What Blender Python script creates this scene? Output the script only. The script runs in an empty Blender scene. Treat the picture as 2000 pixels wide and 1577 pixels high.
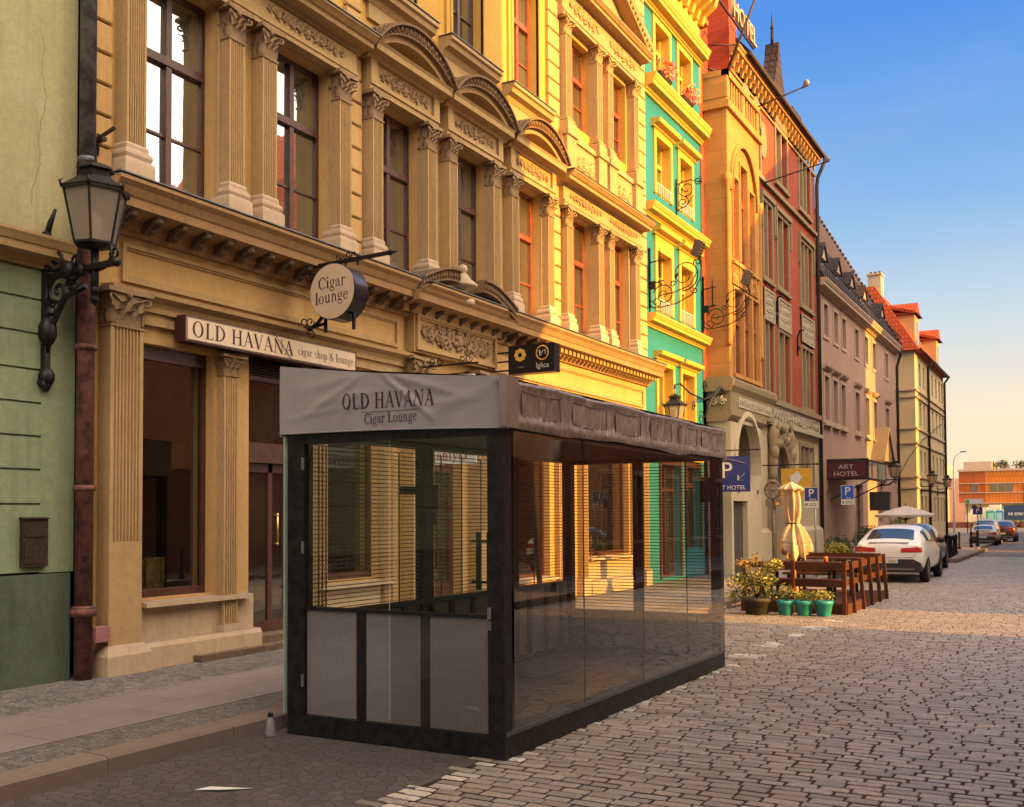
import bpy, bmesh, math, random
from mathutils import Vector, Matrix, Quaternion, noise as mnoise
random.seed(7)
R = math.radians
PI = math.pi
SC = bpy.context.scene
COL = SC.collection

# ------------------------------------------------------------------ camera
cam_d = bpy.data.cameras.new('camera')
cam = bpy.data.objects.new('camera', cam_d); COL.objects.link(cam)
cam_d.sensor_fit = 'HORIZONTAL'; cam_d.sensor_width = 36.0
cam_d.lens = 36.0 * 2011.2 / 2000.0
cam_d.shift_y = 0.0743
cam_d.clip_start = 0.05; cam_d.clip_end = 3000
_yaw, _pit, _rol = R(28.964), R(2.038), R(0.33)
_f = Vector((-math.sin(_yaw)*math.cos(_pit), math.cos(_yaw)*math.cos(_pit), math.sin(_pit)))
_r = Vector((math.cos(_yaw), math.sin(_yaw), 0)); _u = _r.cross(_f)
_r2 = math.cos(_rol)*_r - math.sin(_rol)*_u
_u2 = math.sin(_rol)*_r + math.cos(_rol)*_u
cam.matrix_world = Matrix(((_r2.x,_u2.x,-_f.x,0),(_r2.y,_u2.y,-_f.y,0),(_r2.z,_u2.z,-_f.z,1.8),(0,0,0,1)))
SC.camera = cam

# ------------------------------------------------------------------ sky, sun, exposure
SUN_EL = R(18.0)
SUN_DIR = Vector((-1.0, 0.06, -math.tan(SUN_EL))).normalized()       # the way the light travels
world = bpy.data.worlds.new('World'); SC.world = world; world.use_nodes = True
wn = world.node_tree.nodes; wl = world.node_tree.links; wn.clear()
w_out = wn.new('ShaderNodeOutputWorld'); w_bg = wn.new('ShaderNodeBackground')
sky = wn.new('ShaderNodeTexSky'); sky.sky_type = 'NISHITA'; sky.sun_disc = False
sky.sun_elevation = SUN_EL
sky.sun_rotation = math.atan2(-SUN_DIR.x, -SUN_DIR.y)
sky.air_density = 1.3; sky.dust_density = 2.2; sky.ozone_density = 2.0
# the air of a hazy morning: blue overhead, peach towards the skyline
geo = wn.new('ShaderNodeTexCoord'); sep = wn.new('ShaderNodeSeparateXYZ')
wl.new(geo.outputs['Generated'], sep.inputs[0])
ramp = wn.new('ShaderNodeValToRGB')
wl.new(sep.outputs['Z'], ramp.inputs['Fac'])
els = ramp.color_ramp.elements
els[0].position = 0.0; els[0].color = (0.98, 0.70, 0.44, 1)
els[1].position = 1.0; els[1].color = (0.20, 0.36, 0.62, 1)
for p, c in ((0.09, (0.86, 0.66, 0.48)), (0.17, (0.50, 0.58, 0.62)), (0.27, (0.19, 0.38, 0.66)), (0.42, (0.05, 0.22, 0.66)), (0.55, (0.035, 0.19, 0.62)), (0.8,(0.2,0.34,0.6))):
    e = els.new(p); e.color = (*c, 1)
sc_n = wn.new('ShaderNodeVectorMath'); sc_n.operation = 'SCALE'; sc_n.inputs['Scale'].default_value = SKY_MUL = 5.0
hz = wn.new('ShaderNodeTexNoise'); hz.inputs['Scale'].default_value = 2.6; hz.inputs['Detail'].default_value = 6; hz.inputs['Roughness'].default_value = .6
hm = wn.new('ShaderNodeMapping'); hm.inputs['Scale'].default_value = (1, 1, 3.2); wl.new(geo.outputs['Generated'], hm.inputs['Vector']); wl.new(hm.outputs['Vector'], hz.inputs['Vector'])
hr = wn.new('ShaderNodeMapRange'); hr.inputs['From Min'].default_value = .42; hr.inputs['From Max'].default_value = .72; hr.inputs['To Max'].default_value = .16; wl.new(hz.outputs['Fac'], hr.inputs['Value'])
hx = wn.new('ShaderNodeMix'); hx.data_type = 'RGBA'; hx.inputs['B'].default_value = (.62, .60, .58, 1)
wl.new(hr.outputs['Result'], hx.inputs['Factor']); wl.new(ramp.outputs['Color'], hx.inputs['A']); wl.new(hx.outputs['Result'], sc_n.inputs[0])
mixs = wn.new('ShaderNodeMix'); mixs.data_type = 'RGBA'; mixs.inputs['Factor'].default_value = 0.84
wl.new(sky.outputs['Color'], mixs.inputs['A']); wl.new(sc_n.outputs[0], mixs.inputs['B'])
# glow added to the unseen sky on the right, to lift the shaded fronts
gl = wn.new('ShaderNodeVectorMath'); gl.operation = 'DOT_PRODUCT'; gl.inputs[1].default_value = Vector((.78,-.05,.60)).normalized()
wl.new(geo.outputs['Generated'], gl.inputs[0])
gm = wn.new('ShaderNodeMapRange'); gm.interpolation_type = 'SMOOTHSTEP'
gm.inputs['From Min'].default_value = .36; gm.inputs['From Max'].default_value = .95; gm.inputs['To Max'].default_value = 1.0
wl.new(gl.outputs['Value'], gm.inputs['Value'])
gmix = wn.new('ShaderNodeMix'); gmix.data_type = 'RGBA'
wl.new(gm.outputs['Result'], gmix.inputs['Factor']); wl.new(mixs.outputs['Result'], gmix.inputs['A']); gmix.inputs['B'].default_value = (24.0, 19.8, 15.6, 1)
wl.new(gmix.outputs['Result'], w_bg.inputs['Color'])
w_bg.inputs['Strength'].default_value = 0.13
wl.new(w_bg.outputs[0], w_out.inputs['Surface'])
sun_d = bpy.data.lights.new('sun', 'SUN'); sun_d.energy = 5.8; sun_d.angle = R(0.55); sun_d.color = (1.0, 0.48, 0.05)
sun = bpy.data.objects.new('sun', sun_d); COL.objects.link(sun)
sun.rotation_euler = SUN_DIR.to_track_quat('-Z', 'Y').to_euler()
SC.view_settings.view_transform = 'Standard'; SC.view_settings.look = 'None'
SC.view_settings.exposure = 1.0; SC.view_settings.gamma = 1.0
SC.cycles.max_bounces = 8; SC.cycles.transparent_max_bounces = 24
SC.cycles.use_denoising = True

# ------------------------------------------------------------------ mesh helpers
class MB:
    def __init__(s): s.v = []; s.f = []; s.m = []; s.s = []
    def add(s, vs, fs, mi=0, sm=False):
        o = len(s.v); s.v.extend([tuple(v) for v in vs])
        for f in fs:
            s.f.append(tuple(i+o for i in f)); s.m.append(mi); s.s.append(sm)
    def box(s, x0, x1, y0, y1, z0, z1, mi=0):
        s.add([(x0,y0,z0),(x1,y0,z0),(x1,y1,z0),(x0,y1,z0),(x0,y0,z1),(x1,y0,z1),(x1,y1,z1),(x0,y1,z1)],
              [(0,3,2,1),(4,5,6,7),(0,1,5,4),(1,2,6,5),(2,3,7,6),(3,0,4,7)], mi)
    def prism(s, poly, ax, a, b, mi=0, sm=False):
        n = len(poly)
        P = {'y': lambda p,t: (p[0],t,p[1]), 'z': lambda p,t: (p[0],p[1],t), 'x': lambda p,t: (t,p[0],p[1])}[ax]
        s.add([P(p,a) for p in poly]+[P(p,b) for p in poly], [(i,(i+1)%n,n+(i+1)%n,n+i) for i in range(n)], mi, sm)
        o = len(s.v)-2*n
        s.f.append(tuple(o+i for i in range(n))[::-1]); s.m.append(mi); s.s.append(False)
        s.f.append(tuple(o+n+i for i in range(n))); s.m.append(mi); s.s.append(False)
    def frustum(s, c, a0, b0, a1, b1, z0, z1, mi=0):       # rectangular taper, half sizes a (x) b (y)
        x, y = c
        s.add([(x-a0,y-b0,z0),(x+a0,y-b0,z0),(x+a0,y+b0,z0),(x-a0,y+b0,z0),(x-a1,y-b1,z1),(x+a1,y-b1,z1),(x+a1,y+b1,z1),(x-a1,y+b1,z1)],
              [(0,3,2,1),(4,5,6,7),(0,1,5,4),(1,2,6,5),(2,3,7,6),(3,0,4,7)], mi)
    def tube(s, path, r, n=6, mi=0, caps=True, sm=True):
        P = [Vector(p) for p in path]; k = len(P); rr = r if isinstance(r, (list, tuple)) else [r]*k
        t0 = (P[1]-P[0]).normalized()
        a = t0.orthogonal().normalized(); vs = []
        for i in range(k):
            t = (P[min(i+1,k-1)]-P[max(i-1,0)])
            t = t.normalized() if t.length > 1e-9 else t0
            a = a - t*a.dot(t)
            a = a.normalized() if a.length > 1e-6 else t.orthogonal().normalized()
            b = t.cross(a)
            for j in range(n):
                q = 2*PI*j/n
                vs.append(P[i] + (a*math.cos(q)+b*math.sin(q))*rr[i])
        fs = [(i*n+j, i*n+(j+1)%n, (i+1)*n+(j+1)%n, (i+1)*n+j) for i in range(k-1) for j in range(n)]
        s.add(vs, fs, mi, sm)
        if caps:
            o = len(s.v)-k*n
            s.f.append(tuple(o+j for j in range(n))[::-1]); s.m.append(mi); s.s.append(False)
            s.f.append(tuple(o+(k-1)*n+j for j in range(n))); s.m.append(mi); s.s.append(False)
    def bar(s, a, b, w, mi=0, h=None):                       # square bar from a to b
        a, b = Vector(a), Vector(b); t = (b-a).normalized(); h = h or w
        up = Vector((0,0,1)) if abs(t.z) < .9 else Vector((0,1,0))
        u = t.cross(up).normalized()*w/2; v = u.cross(t).normalized()*h/2
        vs = [p+q for p in (a,b) for q in (-u-v, u-v, u+v, -u+v)]
        s.add(vs, [(0,3,2,1),(4,5,6,7),(0,1,5,4),(1,2,6,5),(2,3,7,6),(3,0,4,7)], mi)
    def lathe(s, prof, c=(0,0), n=16, mi=0, sm=True, sx=1, sy=1, ph=0):
        vs = []; k = len(prof)
        for r, z in prof:
            for j in range(n):
                q = 2*PI*j/n+ph; vs.append((c[0]+r*sx*math.cos(q), c[1]+r*sy*math.sin(q), z))
        s.add(vs, [(i*n+j, i*n+(j+1)%n, (i+1)*n+(j+1)%n, (i+1)*n+j) for i in range(k-1) for j in range(n)], mi, sm)
        o = len(s.v)-k*n
        s.f.append(tuple(o+j for j in range(n))[::-1]); s.m.append(mi); s.s.append(False)
        s.f.append(tuple(o+(k-1)*n+j for j in range(n))); s.m.append(mi); s.s.append(False)
    def ell(s, c, r, nu=8, nv=5, mi=0, rot=None):
        vs = []; c = Vector(c)
        pts = [(0,0,-1)]
        for i in range(1, nv):
            b = -PI/2+PI*i/nv
            for j in range(nu): pts.append((math.cos(b)*math.cos(2*PI*j/nu), math.cos(b)*math.sin(2*PI*j/nu), math.sin(b)))
        pts.append((0,0,1))
        for p in pts:
            q = Vector((p[0]*r[0], p[1]*r[1], p[2]*r[2]))
            if rot: q = rot @ q
            vs.append(c+q)
        fs = [(0, 1+(j+1)%nu, 1+j) for j in range(nu)]
        for i in range(nv-2):
            for j in range(nu): fs.append((1+i*nu+j, 1+i*nu+(j+1)%nu, 1+(i+1)*nu+(j+1)%nu, 1+(i+1)*nu+j))
        L = len(pts)-1
        fs += [(L, 1+(nv-2)*nu+j, 1+(nv-2)*nu+(j+1)%nu) for j in range(nu)]
        s.add(vs, fs, mi, True)
    def grid(s, fn, nu, nv, mi=0, sm=True):
        vs = [fn(i/nu, j/nv) for j in range(nv+1) for i in range(nu+1)]
        s.add(vs, [(j*(nu+1)+i, j*(nu+1)+i+1, (j+1)*(nu+1)+i+1, (j+1)*(nu+1)+i) for j in range(nv) for i in range(nu)], mi, sm)
    def build(s, name, mats, parent=None, recalc=True):
        me = bpy.data.meshes.new(name); me.from_pydata(s.v, [], s.f)
        for m in (mats if isinstance(mats, (list, tuple)) else [mats]): me.materials.append(m)
        me.polygons.foreach_set('material_index', s.m)
        me.polygons.foreach_set('use_smooth', s.s)
        if recalc and len(s.f) < 150000:
            bm = bmesh.new(); bm.from_mesh(me); bmesh.ops.recalc_face_normals(bm, faces=bm.faces); bm.to_mesh(me); bm.free()
        me.update()
        o = bpy.data.objects.new(name, me); COL.objects.link(o)
        if parent is not None:
            o.parent = parent; o.matrix_parent_inverse = Matrix.Translation(-Vector(parent.location)) if parent.type == 'EMPTY' and parent.get('world_parts') else Matrix()
        return o

def thing(name, label, cat, loc=(0,0,0), rz=0.0, group=None, world_parts=False):
    """An Empty at the thing's base. world_parts: its parts are built in world coordinates."""
    o = bpy.data.objects.new(name, None); COL.objects.link(o)
    o.location = loc; o.rotation_euler = (0,0,rz); o.empty_display_size = .2
    o['label'] = label; o['category'] = cat
    if group: o['group'] = group
    if world_parts: o['world_parts'] = 1
    return o
def tag(o, label, cat, group=None):
    o['label'] = label; o['category'] = cat
    if group: o['group'] = group
    return o
def struct(o): o['kind'] = 'structure'; return o
def stuff(o): o['kind'] = 'stuff'; return o
def dup(root, loc, rz=None, label=None):
    def cp(o, par):
        c = o.copy(); COL.objects.link(c)
        if par is not None: c.parent = par; c.matrix_parent_inverse = o.matrix_parent_inverse.copy()
        for ch in [q for q in o.children]: cp(ch, c)
        return c
    r = cp(root, None); r.location = loc
    if rz is not None: r.rotation_euler = (0,0,rz)
    if label: r['label'] = label
    return r
def txt(s, size, loc, face, m, parent=None, name='lettering', align='CENTER', ext=.003, sx=1.0):
    c = bpy.data.curves.new(name, 'FONT'); c.body = s; c.size = size; c.extrude = ext
    c.align_x = align; c.align_y = 'CENTER'; c.materials.append(m)
    tmp = bpy.data.objects.new(name, c); COL.objects.link(tmp)
    dg = bpy.context.evaluated_depsgraph_get(); me = bpy.data.meshes.new_from_object(tmp.evaluated_get(dg), depsgraph=dg)
    bpy.data.objects.remove(tmp); bpy.data.curves.remove(c)
    me.name = name; o = bpy.data.objects.new(name, me); COL.objects.link(o)
    if not me.materials: me.materials.append(m)
    o.location = loc; o.scale = (sx,1,1)
    o.rotation_euler = {'-y': (R(90),0,0), '+x': (R(90),0,R(90))}[face]
    if parent is not None:
        o.parent = parent
        if parent.get('world_parts'): o.matrix_parent_inverse = Matrix.Translation(-Vector(parent.location))
    return o
def rnd(a, b): return random.uniform(a, b)

# ------------------------------------------------------------------ materials
def base(name):
    m = bpy.data.materials.new(name); m.use_nodes = True
    nt = m.node_tree; nt.nodes.clear()
    out = nt.nodes.new('ShaderNodeOutputMaterial'); b = nt.nodes.new('ShaderNodeBsdfPrincipled')
    nt.links.new(b.outputs[0], out.inputs[0])
    return m, nt, b
def N(nt, t, **k):
    n = nt.nodes.new(t)
    for a, v in k.items(): setattr(n, a, v)
    return n
def noise_fac(nt, vec, scale, detail=4, rough=.6, lo=.35, hi=.65):
    n = N(nt, 'ShaderNodeTexNoise'); n.inputs['Scale'].default_value = scale; n.inputs['Detail'].default_value = detail; n.inputs['Roughness'].default_value = rough
    nt.links.new(vec, n.inputs['Vector'])
    mr = N(nt, 'ShaderNodeMapRange'); mr.inputs['From Min'].default_value = lo; mr.inputs['From Max'].default_value = hi
    nt.links.new(n.outputs['Fac'], mr.inputs['Value'])
    return mr.outputs['Result'], n.outputs['Fac']
def mixc(nt, fac, a, b, blend='MIX'):
    n = N(nt, 'ShaderNodeMix', data_type='RGBA', blend_type=blend)
    for sck, v in (('Factor', fac), ('A', a), ('B', b)):
        if hasattr(v, 'links'): nt.links.new(v, n.inputs[sck])
        elif sck == 'Factor': n.inputs[sck].default_value = v
        else: n.inputs[sck].default_value = (*v, 1)
    return n.outputs['Result']
def shade(c, k): return tuple(max(0, min(1, q*k)) for q in c)
def coords(nt, scale=(1,1,1)):
    t = N(nt, 'ShaderNodeTexCoord'); mp = N(nt, 'ShaderNodeMapping'); mp.inputs['Scale'].default_value = scale
    nt.links.new(t.outputs['Object'], mp.inputs['Vector']); return mp.outputs['Vector']
def bump(nt, b, h, strength, dist=.01, prev=None):
    n = N(nt, 'ShaderNodeBump'); n.inputs['Strength'].default_value = strength; n.inputs['Distance'].default_value = dist
    nt.links.new(h, n.inputs['Height'])
    if prev is not None: nt.links.new(prev, n.inputs['Normal'])
    nt.links.new(n.outputs[0], b.inputs['Normal']); return n.outputs[0]
def solid(name, c, rough=.6, metal=0., var=.12, vs=6., bmp=0., bs=80., spec=.5, coat=0.):
    m, nt, b = base(name); v = coords(nt)
    f, _ = noise_fac(nt, v, vs)
    nt.links.new(mixc(nt, f, shade(c, 1-var), shade(c, 1+var)), b.inputs['Base Color'])
    b.inputs['Roughness'].default_value = rough; b.inputs['Metallic'].default_value = metal
    b.inputs['Specular IOR Level'].default_value = spec; b.inputs['Coat Weight'].default_value = coat
    if bmp:
        _, h = noise_fac(nt, v, bs); bump(nt, b, h, bmp, .004)
    return m
def plaster(name, c, stain=(.55,.5,.42), amt=.35, rough=.9, bmp=.25, streak=True):
    """painted plaster: patchy tone, rain streaks, grimy blotches, fine grain"""
    m, nt, b = base(name); v = coords(nt)
    f1, _ = noise_fac(nt, v, .55, 5, .62, .3, .7)
    col = mixc(nt, f1, shade(c, .86), shade(c, 1.1))
    f2, _ = noise_fac(nt, v, 3.4, 6, .7, .5, .78)
    k2 = N(nt, 'ShaderNodeMath', operation='MULTIPLY'); k2.inputs[1].default_value = amt*.6; nt.links.new(f2, k2.inputs[0])
    col = mixc(nt, k2.outputs[0], col, tuple(c[i]*stain[i] for i in range(3)))
    if streak:
        vs = coords(nt, (5, 5, .35)); f3, _ = noise_fac(nt, vs, 1.6, 5, .65, .52, .8)
        k3 = N(nt, 'ShaderNodeMath', operation='MULTIPLY'); k3.inputs[1].default_value = amt; nt.links.new(f3, k3.inputs[0])
        col = mixc(nt, k3.outputs[0], col, tuple(c[i]*stain[i]*.8 for i in range(3)))
    f5, _ = noise_fac(nt, v, 13, 5, .7, .42, .72)
    k5 = N(nt, 'ShaderNodeMath', operation='MULTIPLY'); k5.inputs[1].default_value = min(1, amt*.9); nt.links.new(f5, k5.inputs[0])
    col = mixc(nt, k5.outputs[0], col, (c[0]*.62, c[1]*.62, c[2]*.75))
    f6, _ = noise_fac(nt, v, 1.7, 3, .5, .56, .64)
    k6 = N(nt, 'ShaderNodeMath', operation='MULTIPLY'); k6.inputs[1].default_value = amt*.35; nt.links.new(f6, k6.inputs[0])
    col = mixc(nt, k6.outputs[0], col, (min(1,c[0]*1.12+.03), min(1,c[1]*1.18+.03), min(1,c[2]*1.5+.03)))
    f4, _ = noise_fac(nt, v, 95, 2, .5, .3, .7)
    col = mixc(nt, f4, col, mixc(nt, .6, col, shade(c, .66)))
    gn = N(nt, 'ShaderNodeNewGeometry'); gs = N(nt, 'ShaderNodeSeparateXYZ'); nt.links.new(gn.outputs['Normal'], gs.inputs[0])
    gr = N(nt, 'ShaderNodeMapRange'); gr.inputs['From Min'].default_value = .35; gr.inputs['From Max'].default_value = .9; gr.inputs['To Max'].default_value = min(.85, amt*1.1); nt.links.new(gs.outputs['Z'], gr.inputs['Value'])
    if streak: col = mixc(nt, gr.outputs[0], col, (c[0]*.3, c[1]*.32, c[2]*.42))      # dirt settles on every ledge
    nt.links.new(col, b.inputs['Base Color']); b.inputs['Roughness'].default_value = rough
    b.inputs['Specular IOR Level'].default_value = .08
    _, h = noise_fac(nt, v, 70, 5, .7); p = bump(nt, b, h, bmp, .004)
    _, h2 = noise_fac(nt, v, 7, 3); bump(nt, b, h2, bmp*.6, .02, p)
    return m
def brick(name, c1, c2, mortar, w=.26, h=.085, horiz='y', rough=.9, mort=.012, bmp=.6, off=.5, var=.5):
    m, nt, b = base(name); t = N(nt, 'ShaderNodeTexCoord'); s = N(nt, 'ShaderNodeSeparateXYZ'); nt.links.new(t.outputs['Object'], s.inputs[0])
    cb = N(nt, 'ShaderNodeCombineXYZ')
    if horiz == 'ground': nt.links.new(s.outputs['X'], cb.inputs['X']); nt.links.new(s.outputs['Y'], cb.inputs['Y'])
    elif horiz == 'groundy': nt.links.new(s.outputs['Y'], cb.inputs['X']); nt.links.new(s.outputs['X'], cb.inputs['Y'])
    else:
        ad = N(nt, 'ShaderNodeMath', operation='ADD'); nt.links.new(s.outputs['X'], ad.inputs[0]); nt.links.new(s.outputs['Y'], ad.inputs[1])
        nt.links.new(ad.outputs[0], cb.inputs['X']); nt.links.new(s.outputs['Z'], cb.inputs['Y'])
    nz = N(nt, 'ShaderNodeTexNoise'); nz.inputs['Scale'].default_value = 6; nt.links.new(t.outputs['Object'], nz.inputs['Vector'])
    wob = mixc(nt, .012 if horiz != 'ground' else .03, cb.outputs[0], nz.outputs['Color'], 'ADD')
    br = N(nt, 'ShaderNodeTexBrick'); br.inputs['Scale'].default_value = 1; br.inputs['Brick Width'].default_value = w; br.inputs['Row Height'].default_value = h
    br.inputs['Mortar Size'].default_value = mort; br.inputs['Mortar Smooth'].default_value = .3; br.offset = off
    br.inputs['Color1'].default_value = (*c1,1); br.inputs['Color2'].default_value = (*c2,1); br.inputs['Mortar'].default_value = (*mortar,1)
    nt.links.new(wob, br.inputs['Vector'])
    f, _ = noise_fac(nt, t.outputs['Object'], 1.1, 5, .65, .35, .7)
    col = mixc(nt, f, br.outputs['Color'], mixc(nt, var, br.outputs['Color'], shade(c1, .6)))
    nt.links.new(col, b.inputs['Base Color']); b.inputs['Roughness'].default_value = rough; b.inputs['Specular IOR Level'].default_value = .1
    inv = N(nt, 'ShaderNodeMath', operation='SUBTRACT'); inv.inputs[0].default_value = 1; nt.links.new(br.outputs['Fac'], inv.inputs[1])
    p = bump(nt, b, inv.outputs[0], bmp, .012)
    _, h2 = noise_fac(nt, t.outputs['Object'], 60, 4, .7); bump(nt, b, h2, .25, .005, p)
    return m
def pane_mat(name, tint=(.05,.05,.038), k=.36):
    """old window glass before a dark room: a mirror that strengthens towards grazing"""
    m = bpy.data.materials.new(name); m.use_nodes = True; nt = m.node_tree; nt.nodes.clear()
    out = N(nt, 'ShaderNodeOutputMaterial'); mx = N(nt, 'ShaderNodeMixShader'); g = N(nt, 'ShaderNodeBsdfGlossy'); d = N(nt, 'ShaderNodeBsdfDiffuse')
    g.inputs['Roughness'].default_value = .015; g.inputs['Color'].default_value = (.95,.97,.93,1)
    v = coords(nt); f, _ = noise_fac(nt, v, .9, 2, .5, .3, .7)
    nt.links.new(mixc(nt, f, shade(tint,.5), shade(tint,1.7)), d.inputs['Color'])
    lw = N(nt, 'ShaderNodeLayerWeight'); lw.inputs['Blend'].default_value = .42
    ad = N(nt, 'ShaderNodeMath', operation='MULTIPLY_ADD'); ad.inputs[1].default_value = .75; ad.inputs[2].default_value = k; ad.use_clamp = True
    nt.links.new(lw.outputs['Fresnel'], ad.inputs[0]); nt.links.new(ad.outputs[0], mx.inputs[0])
    _, h = noise_fac(nt, v, 2.2, 2); bp = N(nt, 'ShaderNodeBump'); bp.inputs['Strength'].default_value = .035; bp.inputs['Distance'].default_value = .05
    nt.links.new(h, bp.inputs['Height']); nt.links.new(bp.outputs[0], g.inputs['Normal'])
    nt.links.new(d.outputs[0], mx.inputs[1]); nt.links.new(g.outputs[0], mx.inputs[2]); nt.links.new(mx.outputs[0], out.inputs[0])
    return m
def clear_glass(name, tint=(.93,.95,.92), gain=1.0, rough=.0):
    m = bpy.data.materials.new(name); m.use_nodes = True; nt = m.node_tree; nt.nodes.clear()
    out = N(nt, 'ShaderNodeOutputMaterial'); mx = N(nt, 'ShaderNodeMixShader'); g = N(nt, 'ShaderNodeBsdfGlossy'); tr = N(nt, 'ShaderNodeBsdfTransparent')
    g.inputs['Roughness'].default_value = rough; tr.inputs['Color'].default_value = (*tint,1)
    fr = N(nt, 'ShaderNodeFresnel'); fr.inputs['IOR'].default_value = 1.5
    ge = N(nt, 'ShaderNodeNewGeometry'); iv = N(nt, 'ShaderNodeMath', operation='SUBTRACT'); iv.inputs[0].default_value = 1; nt.links.new(ge.outputs['Backfacing'], iv.inputs[1])
    ml = N(nt, 'ShaderNodeMath', operation='MULTIPLY'); nt.links.new(fr.outputs[0], ml.inputs[0]); nt.links.new(iv.outputs[0], ml.inputs[1])
    m2 = N(nt, 'ShaderNodeMath', operation='MULTIPLY'); m2.use_clamp = True; m2.inputs[1].default_value = gain; nt.links.new(ml.outputs[0], m2.inputs[0])
    nt.links.new(m2.outputs[0], mx.inputs[0]); nt.links.new(tr.outputs[0], mx.inputs[1]); nt.links.new(g.outputs[0], mx.inputs[2]); nt.links.new(mx.outputs[0], out.inputs[0])
    return m
def leaf_mat(name, c, c2=None):
    m, nt, b = base(name); g = N(nt, 'ShaderNodeNewGeometry')
    r = N(nt, 'ShaderNodeValToRGB'); nt.links.new(g.outputs['Random Per Island'], r.inputs[0])
    r.color_ramp.elements[0].color = (*shade(c,.55),1); r.color_ramp.elements[1].color = (*(c2 or shade(c,1.5)),1)
    nt.links.new(r.outputs[0], b.inputs['Base Color']); b.inputs['Roughness'].default_value = .55
    try: b.inputs['Subsurface Weight'].default_value = 0
    except Exception: pass
    return m
# ------------------------------------------------------------------ architectural helpers (facades face +x, on the plane x = X)
FX = -9.3
def wall(mb, X, y0, y1, z0, z1, ops=(), d=.2, mi=0, rmi=None):
    ys = sorted({y0, y1, *[q for o in ops for q in o[:2]]}); zs = sorted({z0, z1, *[q for o in ops for q in o[2:4]]})
    for i in range(len(ys)-1):
        for j in range(len(zs)-1):
            yc, zc = (ys[i]+ys[i+1])/2, (zs[j]+zs[j+1])/2
            if any(o[0] < yc < o[1] and o[2] < zc < o[3] for o in ops): continue
            mb.add([(X,ys[i],zs[j]),(X,ys[i+1],zs[j]),(X,ys[i+1],zs[j+1]),(X,ys[i],zs[j+1])], [(0,1,2,3)], mi)
    r = mi if rmi is None else rmi
    for a, b, c, e in ops:
        mb.add([(X,a,c),(X,b,c),(X,b,e),(X,a,e),(X-d,a,c),(X-d,b,c),(X-d,b,e),(X-d,a,e)], [(0,1,5,4),(1,2,6,5),(2,3,7,6),(3,0,4,7)], r)
def window(par, X, y0, y1, z0, z1, fm, pm, tr=.64, d=.2, bars=(.5,), fw=.055, mull=.085, name='window', barw=.03, cols=2):
    """a casement: frame, mullion, transom, glazing bars in one mesh; its lights one mesh below it"""
    f = MB(); g = MB(); x = X-d
    a, b = x-.03, x+.035
    f.box(a,b,y0,y0+fw,z0,z1); f.box(a,b,y1-fw,y1,z0,z1)
    f.box(a,b,y0+fw,y1-fw,z0,z0+fw*1.3); f.box(a,b,y0+fw,y1-fw,z1-fw,z1)
    zt = z0+(z1-z0)*tr if tr else None
    spans = [(z0+fw*1.3, z1-fw)]
    if zt:
        f.box(a,b+.035,y0+fw,y1-fw,zt-.05,zt+.05); spans = [(z0+fw*1.3, zt-.05), (zt+.05, z1-fw)]
    yy = [y0+fw+(y1-y0-2*fw)*k/cols for k in range(cols+1)]
    for si, (za, zb) in enumerate(spans):
        for k in range(1, cols): f.box(a+.004,b+.02,yy[k]-mull/2,yy[k]+mull/2,za,zb)
        bz = [za]+[za+(zb-za)*q for q in (bars if si == 0 else ())]+[zb]
        for q in bz[1:-1]: f.box(a+.006,b-.008,y0+fw,y1-fw,q-barw/2,q+barw/2)
        for k in range(cols):
            for j in range(len(bz)-1):
                t1, t2 = rnd(-.004,.004), rnd(-.004,.004); ya, yb = yy[k], yy[k+1]
                w, h = yb-ya, bz[j+1]-bz[j]
                g.add([(x+t1*w+t2*h,ya,bz[j]),(x-t1*w+t2*h,yb,bz[j]),(x-t1*w-t2*h,yb,bz[j+1]),(x+t1*w-t2*h,ya,bz[j+1])], [(0,1,2,3)])
    o = f.build(name, fm, par); g.build('pane', pm, o, recalc=False); return o
def surround(mb, X, y0, y1, z0, z1, w=.14, u=.05, mi=0, bottom=False):
    mb.box(X,X+u,y0-w,y0,z0,z1+w,mi); mb.box(X,X+u,y1,y1+w,z0,z1+w,mi); mb.box(X,X+u,y0,y1,z1,z1+w,mi)
    if bottom: mb.box(X,X+u,y0-w,y1+w,z0-w,z0,mi)
def cornice(mb, X, prof, y0, y1, mi=0):
    """prof: (u, z) outline, from the wall out and back, run along y"""
    mb.prism([(X+u, z) for u, z in prof], 'y', y0, y1, mi)
def corn_prof(z0, z1, u, k=1.0):
    h = z1-z0
    return [(-.05,z0),(u*.16,z0),(u*.2,z0+h*.12),(u*.3,z0+h*.16),(u*.36,z0+h*.3),(u*.78,z0+h*.36),(u*.8,z0+h*.6),(u*.86,z0+h*.64),(u*.94,z0+h*.8),(u,z0+h*.9),(u,z1),(-.05,z1+h*.06)]
def leaf(mb, c, out, up, w, h, curl, mi=0):
    """an acanthus leaf: rises, swells and curls over"""
    c, out, up = Vector(c), Vector(out).normalized(), Vector(up).normalized(); sd = out.cross(up)
    rows = []
    for i in range(6):
        t = i/5; a = max(0, t-.55)/.45
        p = c+up*(h*(t if t < .75 else .75+.25*math.sin((t-.75)/.25*PI*.75)*.6))+out*(curl*(t**2*.35+a*a))
        ww = w*(.55+.75*t-1.15*t**2.4)+.002
        rows.append([p-sd*ww, p+out*ww*.45, p+sd*ww])
    vs = [q for r in rows for q in r]
    mb.add(vs, [(i*3+j, i*3+j+1, i*3+j+4, i*3+j+3) for i in range(5) for j in range(2)], mi, True)
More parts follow.
